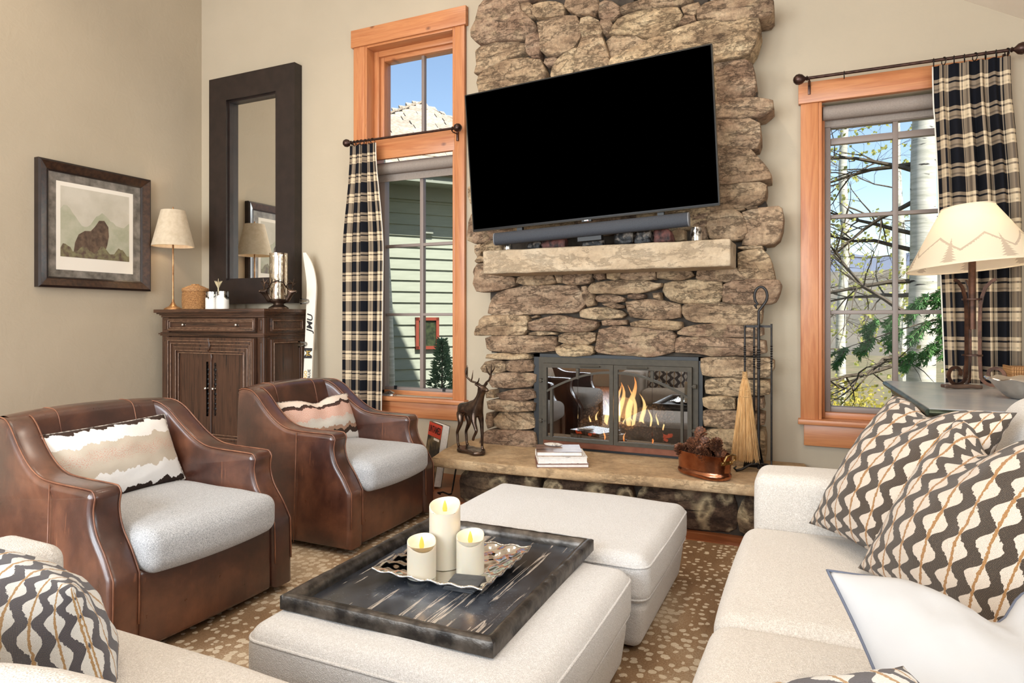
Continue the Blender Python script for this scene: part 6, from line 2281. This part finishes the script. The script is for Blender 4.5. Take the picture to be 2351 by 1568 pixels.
def flat(name, pts, x, mat):
    n_ = len(pts)
    v = [(x, p[0], p[1]) for p in pts] + [(x - 0.0003, p[0], p[1]) for p in pts]
    tri = tessellate_polygon([[Vector((p[0], p[1], 0)) for p in pts]])
    f = []
    for q in tri:
        c_ = (Vector(pts[q[1]]) - Vector(pts[q[0]])).cross(Vector(pts[q[2]]) - Vector(pts[q[0]]))
        q = tuple(q) if c_ > 0 else tuple(reversed(q))
        f.append(q)
    me = bpy.data.meshes.new(name)
    me.from_pydata(v[:n_], [], f)
    me.materials.append(mat)
    o = bpy.data.objects.new(name, me)
    COL.objects.link(o)
    o.parent = pi_
    o.matrix_parent_inverse = Matrix.Translation(pi_.location).inverted()
    return o


prn = random.Random(21)
hill1 = [(L_, Bt)] + [(L_ + (R_ - L_) * i / 24, 2.08 + 0.09 * math.sin(i * 0.5 + 0.7) * (1 - i / 40) + 0.02 * prn.random()) for i in range(25)] + [(R_, Bt)]
flat('far_hill_print', hill1, XP + 0.0004, M['printhill'])
fore = [(L_, Bt)] + [(L_ + (R_ - L_) * i / 30, 1.825 + 0.03 * math.sin(i * 0.8) + 0.02 * prn.random()) for i in range(31)] + [(R_, Bt)]
flat('foreground_print', fore, XP + 0.0012, M['printheath'])
crag = [(3.39, 1.80), (3.40, 1.88), (3.43, 1.95), (3.48, 1.985), (3.53, 1.99), (3.565, 2.03), (3.60, 2.085), (3.645, 2.09), (3.68, 2.04), (3.685, 1.96), (3.67, 1.88), (3.64, 1.80)]
flat('crag_print', crag, XP + 0.0008, M['printcrag'])

# ------------------------------------------------------------------ ski leaning by the cabinet
sk = thing('ski', 'white ski with clear cups and black lettering leaning on the wall beside the cabinet', 'ski', (-4.022, 4.43, 0.012), R(8))
n = 60
v, f = [], []
Lh = 1.83
for i in range(n + 1):
    q = i / n
    z_ = Lh * q
    lean = 0.145 * q
    tip = max(0.0, (q - 0.80) / 0.20)
    w = 0.046 + 0.004 * math.cos(q * 6.28) - 0.036 * tip ** 4
    bend = -0.075 * tip ** 2
    for (sx, sy) in ((-1, -1), (1, -1), (1, 1), (-1, 1)):
        v.append((sx * w + bend * 0.85, lean + bend * 0.55 + sy * (0.009 if q < 0.85 else 0.006), z_))
for i in range(n):
    for k in range(4):
        f.append((i * 4 + k, i * 4 + (k + 1) % 4, (i + 1) * 4 + (k + 1) % 4, (i + 1) * 4 + k))
f += [(3, 2, 1, 0), tuple(n * 4 + k for k in range(4))]
B().add(v, f).build('ski_body', M['skiwhite'], sk, 50)
ski_n = math.atan2(0.145, Lh)


def on_ski(z_, dx=0.0, rot=90, lift=0.0096):
    q = z_ / Lh
    return T(dx, 0.145 * q - lift, z_) @ RX(R(90) - ski_n) @ RZ(R(rot))


text_mesh('lettering', 'JMU', 0.078, M['skiblack'], sk, on_ski(1.205), 0.0004, 0.0016, 0.25, 1.15)
text_mesh('lettering', 'GO', 0.042, M['skigold'], sk, on_ski(0.760, -0.020), 0.0004, 0.001)
text_mesh('lettering', 'BLUE', 0.038, M['skiblack'], sk, on_ski(0.762, 0.016), 0.0004, 0.001)
text_mesh('emblem', 'M', 0.105, M['skiblack'], sk, on_ski(0.945, 0.0), 0.0004, 0.004, 0, 1.2)
text_mesh('emblem_band', 'M', 0.060, M['skigold'], sk, on_ski(0.945, 0.0, 90, 0.0102), 0.0004, 0.0)
for zz in (1.40, 1.025, 0.665):
    Mx = T(-0.03, 0.145 * zz / Lh - 0.01, zz) @ RX(R(90)) @ RY(R(-28))
    B().lathe([(0.0, 0.0), (0.018, 0.0), (0.019, 0.004), (0.028, 0.066), (0.0265, 0.066), (0.0175, 0.007), (0, 0.007)], 20, Mx).build('clear_cup', M['clear'], sk, 60)

# ------------------------------------------------------------------ plaid curtains, rods and rings
def curtain(name, label, xl_top, xr_top, xl_mid, xr_mid, xl_bot, xr_bot, ztop, zbot, y, fab, pleats, seed, group):
    t = thing(name, label, 'curtain', ((xl_top + xr_top) / 2, y, zbot), 0, group)
    nu, nv = 132, 44
    v, f, uv = [], [], []
    r_ = random.Random(seed)
    ph = [r_.uniform(-0.35, 0.35) for _ in range(pleats + 1)]
    for j in range(nv + 1):
        q = j / nv
        z_ = ztop + (zbot - ztop) * q
        if q < 0.35:
            k = q / 0.35
            k = k * k * (3 - 2 * k)
            l, r = xl_top + (xl_mid - xl_top) * k, xr_top + (xr_mid - xr_top) * k
        else:
            k = (q - 0.35) / 0.65
            l, r = xl_mid + (xl_bot - xl_mid) * k, xr_mid + (xr_bot - xr_mid) * k
        amp = 0.012 + 0.018 * min(1, q / 0.18)
        for i in range(nu + 1):
            s_ = i / nu
            cell = s_ * pleats
            c0 = int(min(cell, pleats - 1))
            p = cell + ph[c0] * 0.5 * math.sin(math.pi * (cell - c0)) * min(1, q * 3)
            wv = math.sin(2 * math.pi * p)
            yy = y - t.location.y + amp * (wv + 0.25 * math.sin(4 * math.pi * p + seed)) * (0.75 + 0.25 * math.sin(s_ * 9 + seed))
            xx = l + (r - l) * s_ + 0.25 * amp * math.cos(2 * math.pi * p) * (0.5 if q < 0.1 else 1)
            v.append((xx - t.location.x, yy, z_ - zbot))
            uv.append((s_ * fab, (zbot - z_) * 1.0))
    for j in range(nv):
        for i in range(nu):
            a_ = j * (nu + 1) + i
            f.append((a_, a_ + nu + 1, a_ + nu + 2, a_ + 1))
    mk('fabric', v, f, M['plaid'], t, 180, uv)
    v2 = [(x, yy + 0.006, z_) for (x, yy, z_) in v]
    mk('lining', v2, [tuple(reversed(q)) for q in f], M['lining'], t, 180)
    # hems
    for i0 in ((nu,) if xl_top < 0 else (0,)):
        pts = [v[j * (nu + 1) + i0] for j in range(nv + 1)]
        B().tube([(p[0], p[1] + 0.003, p[2]) for p in pts], 0.004, 5).build('side_hem', M['lining'], t, 180)
    return t


curtain('plaid_curtain', 'black and cream plaid curtain hanging left of the tall left window', -3.60, -3.335, -3.685, -3.265, -3.69, -3.29, 2.725, 0.03, 4.515, 0.60, 5, 3, 'plaid curtains')
curtain('plaid_curtain', 'black and cream plaid curtain hanging behind the table lamp at the right window', 0.615, 0.985, 0.64, 1.03, 0.70, 1.03, 2.725, 0.03, 4.515, 0.64, 6, 8, 'plaid curtains')


def ring_mesh(r=0.022):
    n_ = 20
    return B().tube([(0, r * math.cos(2 * math.pi * i / n_), r * math.sin(2 * math.pi * i / n_)) for i in range(n_ + 1)], 0.0028, 6, None, False)


def rod(label, x0, x1, z, y, brackets, rings):
    t = thing('curtain_rod', label, 'curtain rod', ((x0 + x1) / 2, y, z), 0, 'curtain rods')
    cx = (x0 + x1) / 2
    B().tube([(x0 - cx, 0, 0), (x1 - cx, 0, 0)], 0.0095, 12).build('rod', M['rod'], t)
    for s_, xe in ((-1, x0), (1, x1)):
        B().lathe([(0.0095, 0.0), (0.016, 0.006), (0.010, 0.014), (0.014, 0.020), (0.028, 0.034), (0.034, 0.052), (0.030, 0.070), (0.016, 0.084), (0, 0.088)], 18, T(xe - cx, 0, 0) @ RY(R(90 * s_))).build('finial', M['rod'], t, 60)
    for xb in brackets:
        b = B().box(xb - cx - 0.008, xb - cx + 0.008, 0.085, 0.100, -0.075, 0.012, None, 0.003)
        b.tube([(xb - cx, 0.09, -0.02), (xb - cx, 0.02, -0.022), (xb - cx, 0.0, -0.012)], 0.005, 6)
        b.build('bracket', M['rod'], t)
    r0 = None
    for xr in rings:
        if r0 is None:
            r0 = ring_mesh().build('ring', M['blackiron'], t, 60)
            o = r0
        else:
            o = link_copy(r0, t)
        o.location = (xr - cx, 0, -0.011)
        o.rotation_euler = (0, 0, 0.35 * math.sin(xr * 40))
    return t


rod('bronze curtain rod with ball finials across the left window', -3.575, -2.60, 2.752, 4.510, (-3.57, -2.602), [-3.585 + 0.038 * i for i in range(7)])
rod('bronze curtain rod with ball finials over the right window', -0.045, 0.985, 2.756, 4.510, (-0.04, 0.975), [0.155] + [0.62 + 0.05 * i for i in range(8)])
# ------------------------------------------------------------------ slate topped trunk table behind the sofa arm
tt = thing('trunk_table', 'slate topped dark trunk table with green metal edge in the window corner', 'table', (0.95, 3.72, 0.0))
top = [(0.405, 3.062), (0.36, 4.34), (1.62, 4.40), (1.66, 3.08)]
n = len(top)
B_ = B().add([(x - 0.95, y - 3.72, 0.872) for x, y in top] + [(x - 0.95, y - 3.72, 0.90) for x, y in top], [(3, 2, 1, 0), (4, 5, 6, 7)] + [(i, (i + 1) % n, (i + 1) % n + n, i + n) for i in range(n)])
B_.f = [tuple(reversed(q)) for q in B_.f]
B_.build('slate_top', M['slatetop'], tt, 0)
for i in range(n):
    a, c = top[i], top[(i + 1) % n]
    B().tube([(a[0] - 0.95, a[1] - 3.72, 0.884), (c[0] - 0.95, c[1] - 3.72, 0.884)], 0.014, 6).build('edge_band', M['greenmetal'], tt, 60)
body = [(0.44, 3.09), (0.40, 4.31), (1.60, 4.37), (1.63, 3.11)]
B_ = B().add([(x - 0.95, y - 3.72, 0.10) for x, y in body] + [(x - 0.95, y - 3.72, 0.862) for x, y in body], [(3, 2, 1, 0), (4, 5, 6, 7)] + [(i, (i + 1) % n, (i + 1) % n + n, i + n) for i in range(n)])
B_.build('trunk_body', M['darkwood_h'], tt, 0)
for z_ in (0.845, 0.14):
    for i in range(n):
        a, c = body[i], body[(i + 1) % n]
        B().tube([(a[0] - 0.95, a[1] - 3.72, z_), (c[0] - 0.95, c[1] - 3.72, z_)], 0.016, 6).build('metal_band', M['greenmetal'], tt, 60)
B().tube([(0.42 - 0.95, 3.30 - 3.72, 0.835), (0.405 - 0.95, 3.30 - 3.72, 0.85), (0.405 - 0.95, 3.33 - 3.72, 0.85), (0.42 - 0.95, 3.33 - 3.72, 0.835)], 0.012, 8).build('latch', M['blackiron'], tt)
for (x, y) in ((0.5, 3.16), (0.47, 4.24), (1.53, 4.3), (1.56, 3.18)):
    B().box(x - 0.98, x - 0.92, y - 3.75, y - 3.69, 0.0, 0.11).build('foot', M['blackiron'], tt, 0)
ZTT = 0.901

# ------------------------------------------------------------------ wrought iron lamp with printed shade
il = thing('iron_table_lamp', 'rusty wrought iron scroll lamp with a cream shade printed with mountains and pines', 'lamp', (0.735, 4.11, ZTT), R(10))
B().lathe([(0.0, 0.30), (0.017, 0.30), (0.017, 0.66), (0.012, 0.665), (0.012, 0.74), (0, 0.745)], 14).build('post', M['rustiron'], il, 60)
for a in (205, 325, 85):
    pts = []
    ca, sa = math.cos(R(a)), math.sin(R(a))
    prof = [(0.105, 0.555), (0.085, 0.545), (0.058, 0.515), (0.044, 0.47), (0.036, 0.42), (0.034, 0.35), (0.034, 0.25), (0.034, 0.14)]
    for i in range(1, 22):
        t_ = i / 21
        ang = R(180 + 380 * t_)
        rr = 0.062 * (1 - 0.62 * t_)
        prof.append((0.096 + 0.0 * t_ + rr * math.cos(ang), 0.068 + rr * math.sin(ang) * 1.0))
    pts = [Vector((p[0] * ca, p[0] * sa, p[1])) for p in prof]
    b = B().tube(pts, 0.011, 4, None, True, (1.0, 0.62))
    b.build('scroll_leg', M['rustiron'], il, 50)
for z_ in (0.455, 0.165):
    B().lathe([(0.040, -0.004), (0.046, -0.004), (0.046, 0.004), (0.040, 0.004), (0.040, -0.004)], 18, T(0, 0, z_), False).build('collar', M['rustiron'], il)
b = B().lathe([(0.0, 0.0), (0.02, 0.005), (0.03, 0.05), (0.02, 0.085), (0, 0.09)], 12, T(0, 0, 0.74))
b.build('bulb', M['bulb'], il, 60)
# shade with printed ridge line and pines (flat print carried by UV)
n, rows = 56, 10
v, f, uv = [], [], []
for j in range(rows + 1):
    q = j / rows
    r_ = 0.300 + (0.118 - 0.300) * q
    for i in range(n + 1):
        a = 2 * math.pi * i / n
        v.append((r_ * math.cos(a), r_ * math.sin(a), 0.625 + 0.31 * q))
        uv.append((i / n, q))
for j in range(rows):
    for i in range(n):
        k = j * (n + 1) + i
        f.append((k, k + 1, k + n + 2, k + n + 1))
MT = RX(R(-3)) @ RY(R(-4))
v = [tuple(MT @ (Vector(p) - Vector((0, 0, 0.7))) + Vector((0, 0, 0.7))) for p in v]
sh = mk('shade', v, f, M['printshade'], il, 60, uv)
for q, r_ in ((0, 0.300), (1, 0.118)):
    ring = [MT @ (Vector((r_ * math.cos(2 * math.pi * i / 48), r_ * math.sin(2 * math.pi * i / 48), 0.625 + 0.31 * q)) - Vector((0, 0, 0.7))) + Vector((0, 0, 0.7)) for i in range(49)]
    B().tube(ring, 0.004, 6, None, False).build('shade_rim', M['shadetrim'], sh, 60)
b = B()
for a in range(3):
    b.tube([(0, 0, 0.925), (0.117 * math.cos(a * 2.09), 0.117 * math.sin(a * 2.09), 0.93)], 0.002, 4)
b.tube([(0, 0, 0.74), (0, 0, 0.94)], 0.003, 5)
b.build('harp', M['rustiron'], il)
add_light('iron_lamp_light', 'POINT', (0.735, 4.11, ZTT + 0.80), 9, (1.0, 0.82, 0.60), shadow_soft_size=0.035)

b = B()
v, f = rbox(0.092, 0.021, 0.009, 0.006, 8, 2)
b.add([(x, y, z + 0.002 * math.sin(x * 60)) for (x, y, z) in v], f)
o = b.build('wooden_bar', M['cover_bar'], None, 50, loc=(0.668, 3.985, ZTT + 0.0115), rot=(0, 0, R(20)))
tag(o, 'small dark brown wooden bar lying on the slate table before the lamp', 'bar')

bw = thing('fluted_bowl', 'silver bowl with a wavy rim at the right edge on the slate table', 'bowl', (0.835, 3.60, ZTT))
n = 48
v, f = [], []
prof = [(0.0, 0.0), (0.05, 0.0), (0.065, 0.006), (0.095, 0.035), (0.120, 0.07), (0.142, 0.086), (0.139, 0.090), (0.116, 0.075), (0.09, 0.04), (0.055, 0.010), (0.0, 0.008)]
for j, (r_, z_) in enumerate(prof):
    for i in range(n):
        a = 2 * math.pi * i / n
        k = 1 + 0.045 * math.cos(a * 9) * (r_ / 0.142) ** 3
        v.append((r_ * k * math.cos(a), r_ * k * math.sin(a), z_ + 0.005 * math.cos(a * 9) * (r_ / 0.142) ** 4))
for j in range(len(prof) - 1):
    for i in range(n):
        f.append((j * n + i, j * n + (i + 1) % n, (j + 1) * n + (i + 1) % n, (j + 1) * n + i))
B().add(v, f).build('bowl_body', M['silver'], bw, 60)
wb = thing('reed_box', 'reed sided box standing behind the silver bowl', 'box', (1.06, 4.30, ZTT))
B().box(-0.13, 0.13, -0.085, 0.085, 0.0, 0.10).build('box_body', M['rattan'], wb, 0)
r0 = None
for i in range(26):
    if r0 is None:
        r0 = B().tube([(0, 0, 0.0), (0, 0, 0.105)], 0.005, 6).build('reed', M['rattan'], wb)
        q = r0
    else:
        q = link_copy(r0, wb)
    q.location = (-0.13 + 0.0104 * i, -0.087, 0) if i < 26 else (0, 0, 0)
for i in range(17):
    q = link_copy(r0, wb)
    q.location = (-0.133, -0.083 + 0.0104 * i, 0)
# ------------------------------------------------------------------ outside: ground, hills, neighbour house, trees
v, f = [], []
n = 40
for j in range(n + 1):
    for i in range(n + 1):
        x, y = -60 + 120 * i / n, 5.2 + 90 * (j / n) ** 1.5
        d = max(0, y - 9)
        z = -0.75 + (mnoise.noise(Vector((x * 0.15, y * 0.15, 0))) * 0.25 if y > 7 else 0) + d * 0.004
        v.append((x, y, z))
for j in range(n):
    for i in range(n):
        a = j * (n + 1) + i
        f.append((a, a + 1, a + n + 2, a + n + 1))
o = mk('ground', v, f, M['drygrass'], None, 180)
tag(o, 'dry grass ground outside the windows', kind='structure')
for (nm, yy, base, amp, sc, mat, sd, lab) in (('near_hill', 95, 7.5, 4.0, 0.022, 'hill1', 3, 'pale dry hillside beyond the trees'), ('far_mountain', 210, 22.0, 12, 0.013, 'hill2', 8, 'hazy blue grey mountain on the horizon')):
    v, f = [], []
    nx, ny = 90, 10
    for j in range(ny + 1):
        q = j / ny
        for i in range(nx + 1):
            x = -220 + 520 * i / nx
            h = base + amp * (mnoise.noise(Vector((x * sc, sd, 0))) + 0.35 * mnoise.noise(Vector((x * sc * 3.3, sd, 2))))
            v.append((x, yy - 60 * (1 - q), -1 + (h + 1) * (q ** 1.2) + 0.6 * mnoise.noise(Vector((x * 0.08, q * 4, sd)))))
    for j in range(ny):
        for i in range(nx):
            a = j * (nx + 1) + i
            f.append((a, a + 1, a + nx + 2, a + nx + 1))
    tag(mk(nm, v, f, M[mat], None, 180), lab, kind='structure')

# neighbour house: sage clapboard wall under a shingled hip roof
ho = thing('neighbour_house', 'sage green clapboard house with shingled hip roof seen through the left window', 'house', (-4.63, 7.22, -0.8), R(50))
zb = 0.8
b = B().box(-1.6, 2.0, 0.03, 4.2, 0, 3.0 + zb)
b.build('house_body', M['siding'], ho, 0)
bd0 = None
i = 0
z = 0.0
while z < 3.0 + zb - 0.02:
    if bd0 is None:
        bd0 = B().add([(-1.6, 0.03, 0.0), (2.0, 0.03, 0.0), (2.0, 0.03, 0.15), (-1.6, 0.03, 0.15), (-1.6, -0.012, 0.0), (2.0, -0.012, 0.0), (2.0, 0.010, 0.15), (-1.6, 0.010, 0.15)],
                      [(0, 1, 2, 3), (7, 6, 5, 4), (0, 4, 5, 1), (3, 2, 6, 7), (0, 3, 7, 4), (1, 5, 6, 2)]).build('clapboard', M['siding'], ho, 0)
        q = bd0
    else:
        q = link_copy(bd0, ho)
    q.location = (0, 0, z)
    z += 0.142
for (x0, x1, y0, y1, z0, z1, nm) in ((-1.62, 2.02, -0.06, 0.0, 2.78 + zb, 3.0 + zb, 'frieze_board'), (-1.88, 2.28, -0.46, -0.42, 2.93 + zb, 3.10 + zb, 'fascia'), (-1.88, 2.28, -0.44, 0.03, 2.95 + zb, 2.98 + zb, 'soffit')):
    B().box(x0, x1, y0, y1, z0, z1).build(nm, M['sidingtrim'], ho, 0)
apex = Vector((0.63, 2.0, 4.68 + zb))
c0, c1, c2, c3 = Vector((-1.9, -0.5, 3.02 + zb)), Vector((2.3, -0.5, 3.02 + zb)), Vector((2.3, 4.5, 3.02 + zb)), Vector((-1.9, 4.5, 3.02 + zb))
B().add([c0, c1, c2, c3, apex], [(0, 1, 4), (1, 2, 4), (2, 3, 4), (3, 0, 4), (3, 2, 1, 0)]).build('roof_deck', M['shingle'], ho, 0)
s0 = None
rs = random.Random(6)
for (ca, cb_) in ((c0, c1), (c3, c0)):
    base = (ca + cb_) / 2
    eave = (cb_ - ca)
    el = eave.length
    ex = eave.normalized()
    # slope direction in the face
    up = (apex - ca) - ex * (apex - ca).dot(ex)
    sl = up.length
    ux = up.normalized()
    nn = ex.cross(ux)
    off = (apex - ca).dot(ex)
    rows = 17
    for r_ in range(rows):
        t = r_ / rows
        l, rr = off * t, el - (el - off) * t
        wsh = 0.34
        x = l
        k = 0
        while x < rr - 0.05 and k < 26:
            w = min(wsh * rs.uniform(0.8, 1.15), rr - x)
            if s0 is None:
                s0 = B().box(0, 1, -0.02, 1, 0, 0.022).build('shingle', M['shingle'], ho, 0)
                q = s0
            else:
                q = link_copy(s0, ho)
            Mx = Matrix((ex, ux, nn)).transposed().to_4x4()
            Mx = Mx @ Matrix.Rotation(R(2.2), 4, 'X')
            q.rotation_euler = Mx.to_euler()
            q.location = ca + ex * x + ux * (sl * t) + nn * 0.012
            q.scale = (w - 0.012, sl / rows * 1.06, 1 + rs.random())
            x += w
            k += 1
for (a_, c_) in ((c0, apex), (c1, apex), (c3, apex)):
    B().tube([a_, c_], 0.06, 4).build('hip_cap', M['ridgecap'], ho, 0)
wz0, wz1, wx0, wx1 = 0.87 + zb, 1.28 + zb, -0.07, 0.24
fr_ = B().box(wx0, wx1, -0.05, 0.0, wz0, wz0 + 0.04).box(wx0, wx1, -0.05, 0.0, wz1 - 0.04, wz1).box(wx0, wx0 + 0.04, -0.05, 0.0, wz0, wz1).box(wx1 - 0.04, wx1, -0.05, 0.0, wz0, wz1).build('red_window_frame', M['redtrim'], ho, 0)
B().box(wx0 + 0.04, wx1 - 0.04, -0.03, -0.02, wz0 + 0.04, wz1 - 0.04).build('pane', M['darkpane'], fr_, 0)
B().box(0.02, 0.16, -0.05, 0.0, 2.36 + zb, 2.42 + zb).build('wall_vent', M['sidingtrim'], ho, 0)


def bark_trunk(name, pts, rads, mat, parent=None, n=14):
    return B().tube(smooth_line(pts, 4), [rads[0] + (rads[-1] - rads[0]) * i / (4 * (len(pts) - 1)) for i in range(4 * (len(pts) - 1) + 1)], n).build(name, mat, parent, 60)


tb = thing('birch_tree', 'thin white barked birch standing before the sage green house', 'tree', (-4.115, 5.81, -0.75))
bark_trunk('trunk', [(0, 0, 0), (0.02, 0, 1.0), (-0.02, 0.02, 2.1), (-0.08, 0.03, 3.0), (-0.14, 0.03, 4.6)], [0.058, 0.03], M['birch'], tb)
tr_ = random.Random(4)
sp_ = thing('small_spruce', 'small dark green spruce outside the left window beside the house', 'tree', (-3.50, 5.87, -0.75))
B().tube([(0, 0, 0), (0, 0, 1.78)], [0.03, 0.004], 8).build('trunk', M['twig'], sp_)
b = B()
for i in range(1700):
    q = tr_.random() ** 0.8
    z_ = 0.75 + 1.05 * q
    rmax = 0.30 * (1 - q) + 0.02
    a = tr_.uniform(0, 6.283)
    r_ = rmax * math.sqrt(tr_.uniform(0.15, 1.0)) * (0.8 + 0.2 * math.sin(a * 5 + z_ * 20))
    p = Vector((r_ * math.cos(a), r_ * math.sin(a), z_ - r_ * 0.35))
    d = Vector((math.cos(a) + tr_.uniform(-.5, .5), math.sin(a) + tr_.uniform(-.5, .5), tr_.uniform(-0.2, 0.7))).normalized()
    b.tube([p, p + d * 0.028, p + d * 0.055], [0.006, 0.007, 0.001], 3)
tag(b.build('needles', M['spruce'], sp_, 0), kind='stuff')

# aspens outside the right window
br_ = random.Random(17)


def twig_path(p, d, L, bend, k=5):
    pts = [Vector(p)]
    d = Vector(d).normalized()
    for i in range(k):
        d = (d + Vector((br_.uniform(-1, 1), br_.uniform(-1, 1), br_.uniform(-1, 1))) * bend).normalized()
        pts.append(pts[-1] + d * (L / k))
    return pts, d


def leaf_quad(b, p, s):
    a = Vector((br_.uniform(-1, 1), br_.uniform(-1, 1), br_.uniform(-1, 1))).normalized()
    c = a.orthogonal().normalized()
    e = a.cross(c)
    b.add([p - c * s, p + e * s * 0.75, p + c * s, p - e * s * 0.75], [(0, 1, 2, 3)])


def aspen(label, base, height, r0, r1, branches, leafy, leafsize, seed, lean=(0, 0), name='aspen_tree', zlo=0.3, dirs=None, blen=1.6, rr=0.016):
    t = thing(name, label, 'tree', base)
    k = 7
    br_.seed(seed)
    pts = [(lean[0] * (i / k) + 0.03 * br_.uniform(-1, 1) * (i > 0), lean[1] * (i / k), height * i / k) for i in range(k + 1)]
    bark_trunk('trunk', pts, [r0, r1], M['birch'], t, 16)
    bb, lb = B(), B()
    for i in range(branches):
        q = zlo + (1 - zlo) * (i + br_.random()) / branches
        p = Vector(pts[0]).lerp(Vector(pts[-1]), q)
        if dirs:
            a = R(br_.uniform(*dirs))
        else:
            a = br_.uniform(0, 6.283)
        L = blen * br_.uniform(0.7, 1.15)
        path, d = twig_path(p, (math.cos(a), math.sin(a), br_.uniform(-0.25, 0.35)), L, 0.22, 7)
        bb.tube(path, [rr * (1 - 0.85 * j / 7) for j in range(8)], 5)
        for j in range(2, 8):
            for s_ in range(2):
                p2, d2 = twig_path(path[j], d + Vector((br_.uniform(-1, 1), br_.uniform(-1, 1), br_.uniform(-.7, .9))), L * 0.42, 0.3, 4)
                bb.tube(p2, [rr * 0.34 * (1 - 0.8 * m / 4) for m in range(5)], 4)
                for m in range(1, 5):
                    if br_.random() < 0.6:
                        p3, d3 = twig_path(p2[m], d2 + Vector((br_.uniform(-1, 1), br_.uniform(-1, 1), br_.uniform(-1, 1))), L * 0.14, 0.3, 2)
                        bb.tube(p3, [rr * 0.14, rr * 0.10, rr * 0.05], 3)
                        for _ in range(leafy):
                            leaf_quad(lb, p3[-1] + Vector((br_.uniform(-1, 1), br_.uniform(-1, 1), br_.uniform(-1, 1))) * 0.035, leafsize * br_.uniform(0.6, 1.2))
    bb.build('branches', M['twig'], t, 60)
    tag(lb.build('leaves', M['springleaf'], t, 0), kind='stuff')
    return t


aspen('thick pale aspen trunk with branches reaching left outside the right window', (0.91, 7.62, -0.75), 6.2, 0.140, 0.085, 20, 3, 0.024, 5, (0.06, 0), zlo=0.22, dirs=(120, 250), blen=1.7, rr=0.026)
aspen('slender aspen behind the left panes of the right window', (0.30, 10.1, -0.75), 7.0, 0.07, 0.04, 16, 4, 0.030, 9, (0.1, 0), zlo=0.2, blen=1.5, rr=0.013)
aspen('slender aspen far behind the thick aspen trunk', (1.25, 12.2, -0.75), 7.5, 0.08, 0.045, 12, 4, 0.034, 14, (-0.1, 0), zlo=0.2, blen=1.6, rr=0.013)
aspen('pale aspen left of the window frame behind the others', (-0.25, 13.0, -0.75), 7.5, 0.075, 0.04, 12, 4, 0.034, 23, (0.12, 0), zlo=0.2, blen=1.7, rr=0.013)

# spruce boughs hanging in from the right
sb_ = thing('spruce_tree', 'dark green spruce bough hanging across the lower right window panes', 'tree', (2.0, 6.6, -0.75))
bark_trunk('trunk', [(0, 0, 0), (0, 0, 2.0), (0.02, 0, 4.2)], [0.10, 0.03], M['twig'], sb_)
b, nb = B(), B()
br_.seed(31)
for (z0, tgt) in ((2.15, (-1.78, -0.75, 1.78)), (2.35, (-1.55, -0.6, 2.0)), (2.0, (-1.3, -0.6, 1.75)), (2.55, (-0.9, -0.5, 2.25)), (2.2, (-1.0, -0.4, 2.02)), (2.3, (-1.2, -0.5, 2.2))):
    p0, p1 = Vector((0, 0, z0)), Vector(tgt)
    path = [p0.lerp(p1, i / 9) + Vector((0, 0, 0.10 * math.sin(math.pi * i / 9))) for i in range(10)]
    b.tube(path, [0.016 * (1 - 0.85 * i / 9) for i in range(10)], 5)
    for i in range(2, 10):
        for s_ in (1, -1):
            for m in range(3):
                d = Vector((-0.6, 0.75 * s_ + br_.uniform(-.3, .3), br_.uniform(-0.8, -0.1))).normalized()
                L = 0.34 * (1.1 - i / 14)
                sp2 = [path[i] + d * (L * j / 4) + Vector((0, 0, -0.05 * (j / 4) ** 2)) for j in range(5)]
                b.tube(sp2, 0.003, 3)
                for j in range(70):
                    q = br_.random()
                    p = sp2[0].lerp(sp2[-1], q)
                    dd = (d + Vector((br_.uniform(-1, 1), br_.uniform(-1, 1), br_.uniform(-1, 0.6)))).normalized()
                    nb.tube([p, p + dd * 0.045], [0.0058, 0.0015], 3)
b.build('boughs', M['twig'], sb_)
tag(nb.build('needles', M['fir'], sb_, 0), kind='stuff')

# leafing bushes low down
for i, (bx_, by_, bz_, lab) in enumerate(((0.10, 8.6, 0.15, 'yellow green leafing bush low behind the left panes of the right window'), (0.55, 9.4, 0.10, 'yellow green leafing bush low in the middle of the right window'))):
    t = thing('leafing_bush', lab, 'bush', (bx_, by_, -0.75))
    bb, lb = B(), B()
    br_.seed(50 + i)
    for k in range(26):
        a = br_.uniform(0, 6.283)
        pth, d = twig_path((0.1 * math.cos(a), 0.1 * math.sin(a), 0), (math.cos(a) * 0.5, math.sin(a) * 0.5, 1), br_.uniform(0.8, 1.35), 0.18, 5)
        bb.tube(pth, [0.008, 0.007, 0.006, 0.004, 0.003, 0.001], 4)
        for m in range(2, 6):
            for _ in range(16):
                leaf_quad(lb, pth[m] + Vector((br_.uniform(-1, 1), br_.uniform(-1, 1), br_.uniform(-1, 1))) * 0.13, br_.uniform(0.018, 0.034))
    bb.build('stems', M['twig'], t, 60)
    tag(lb.build('leaves', M['bushleaf'], t, 0), kind='stuff')
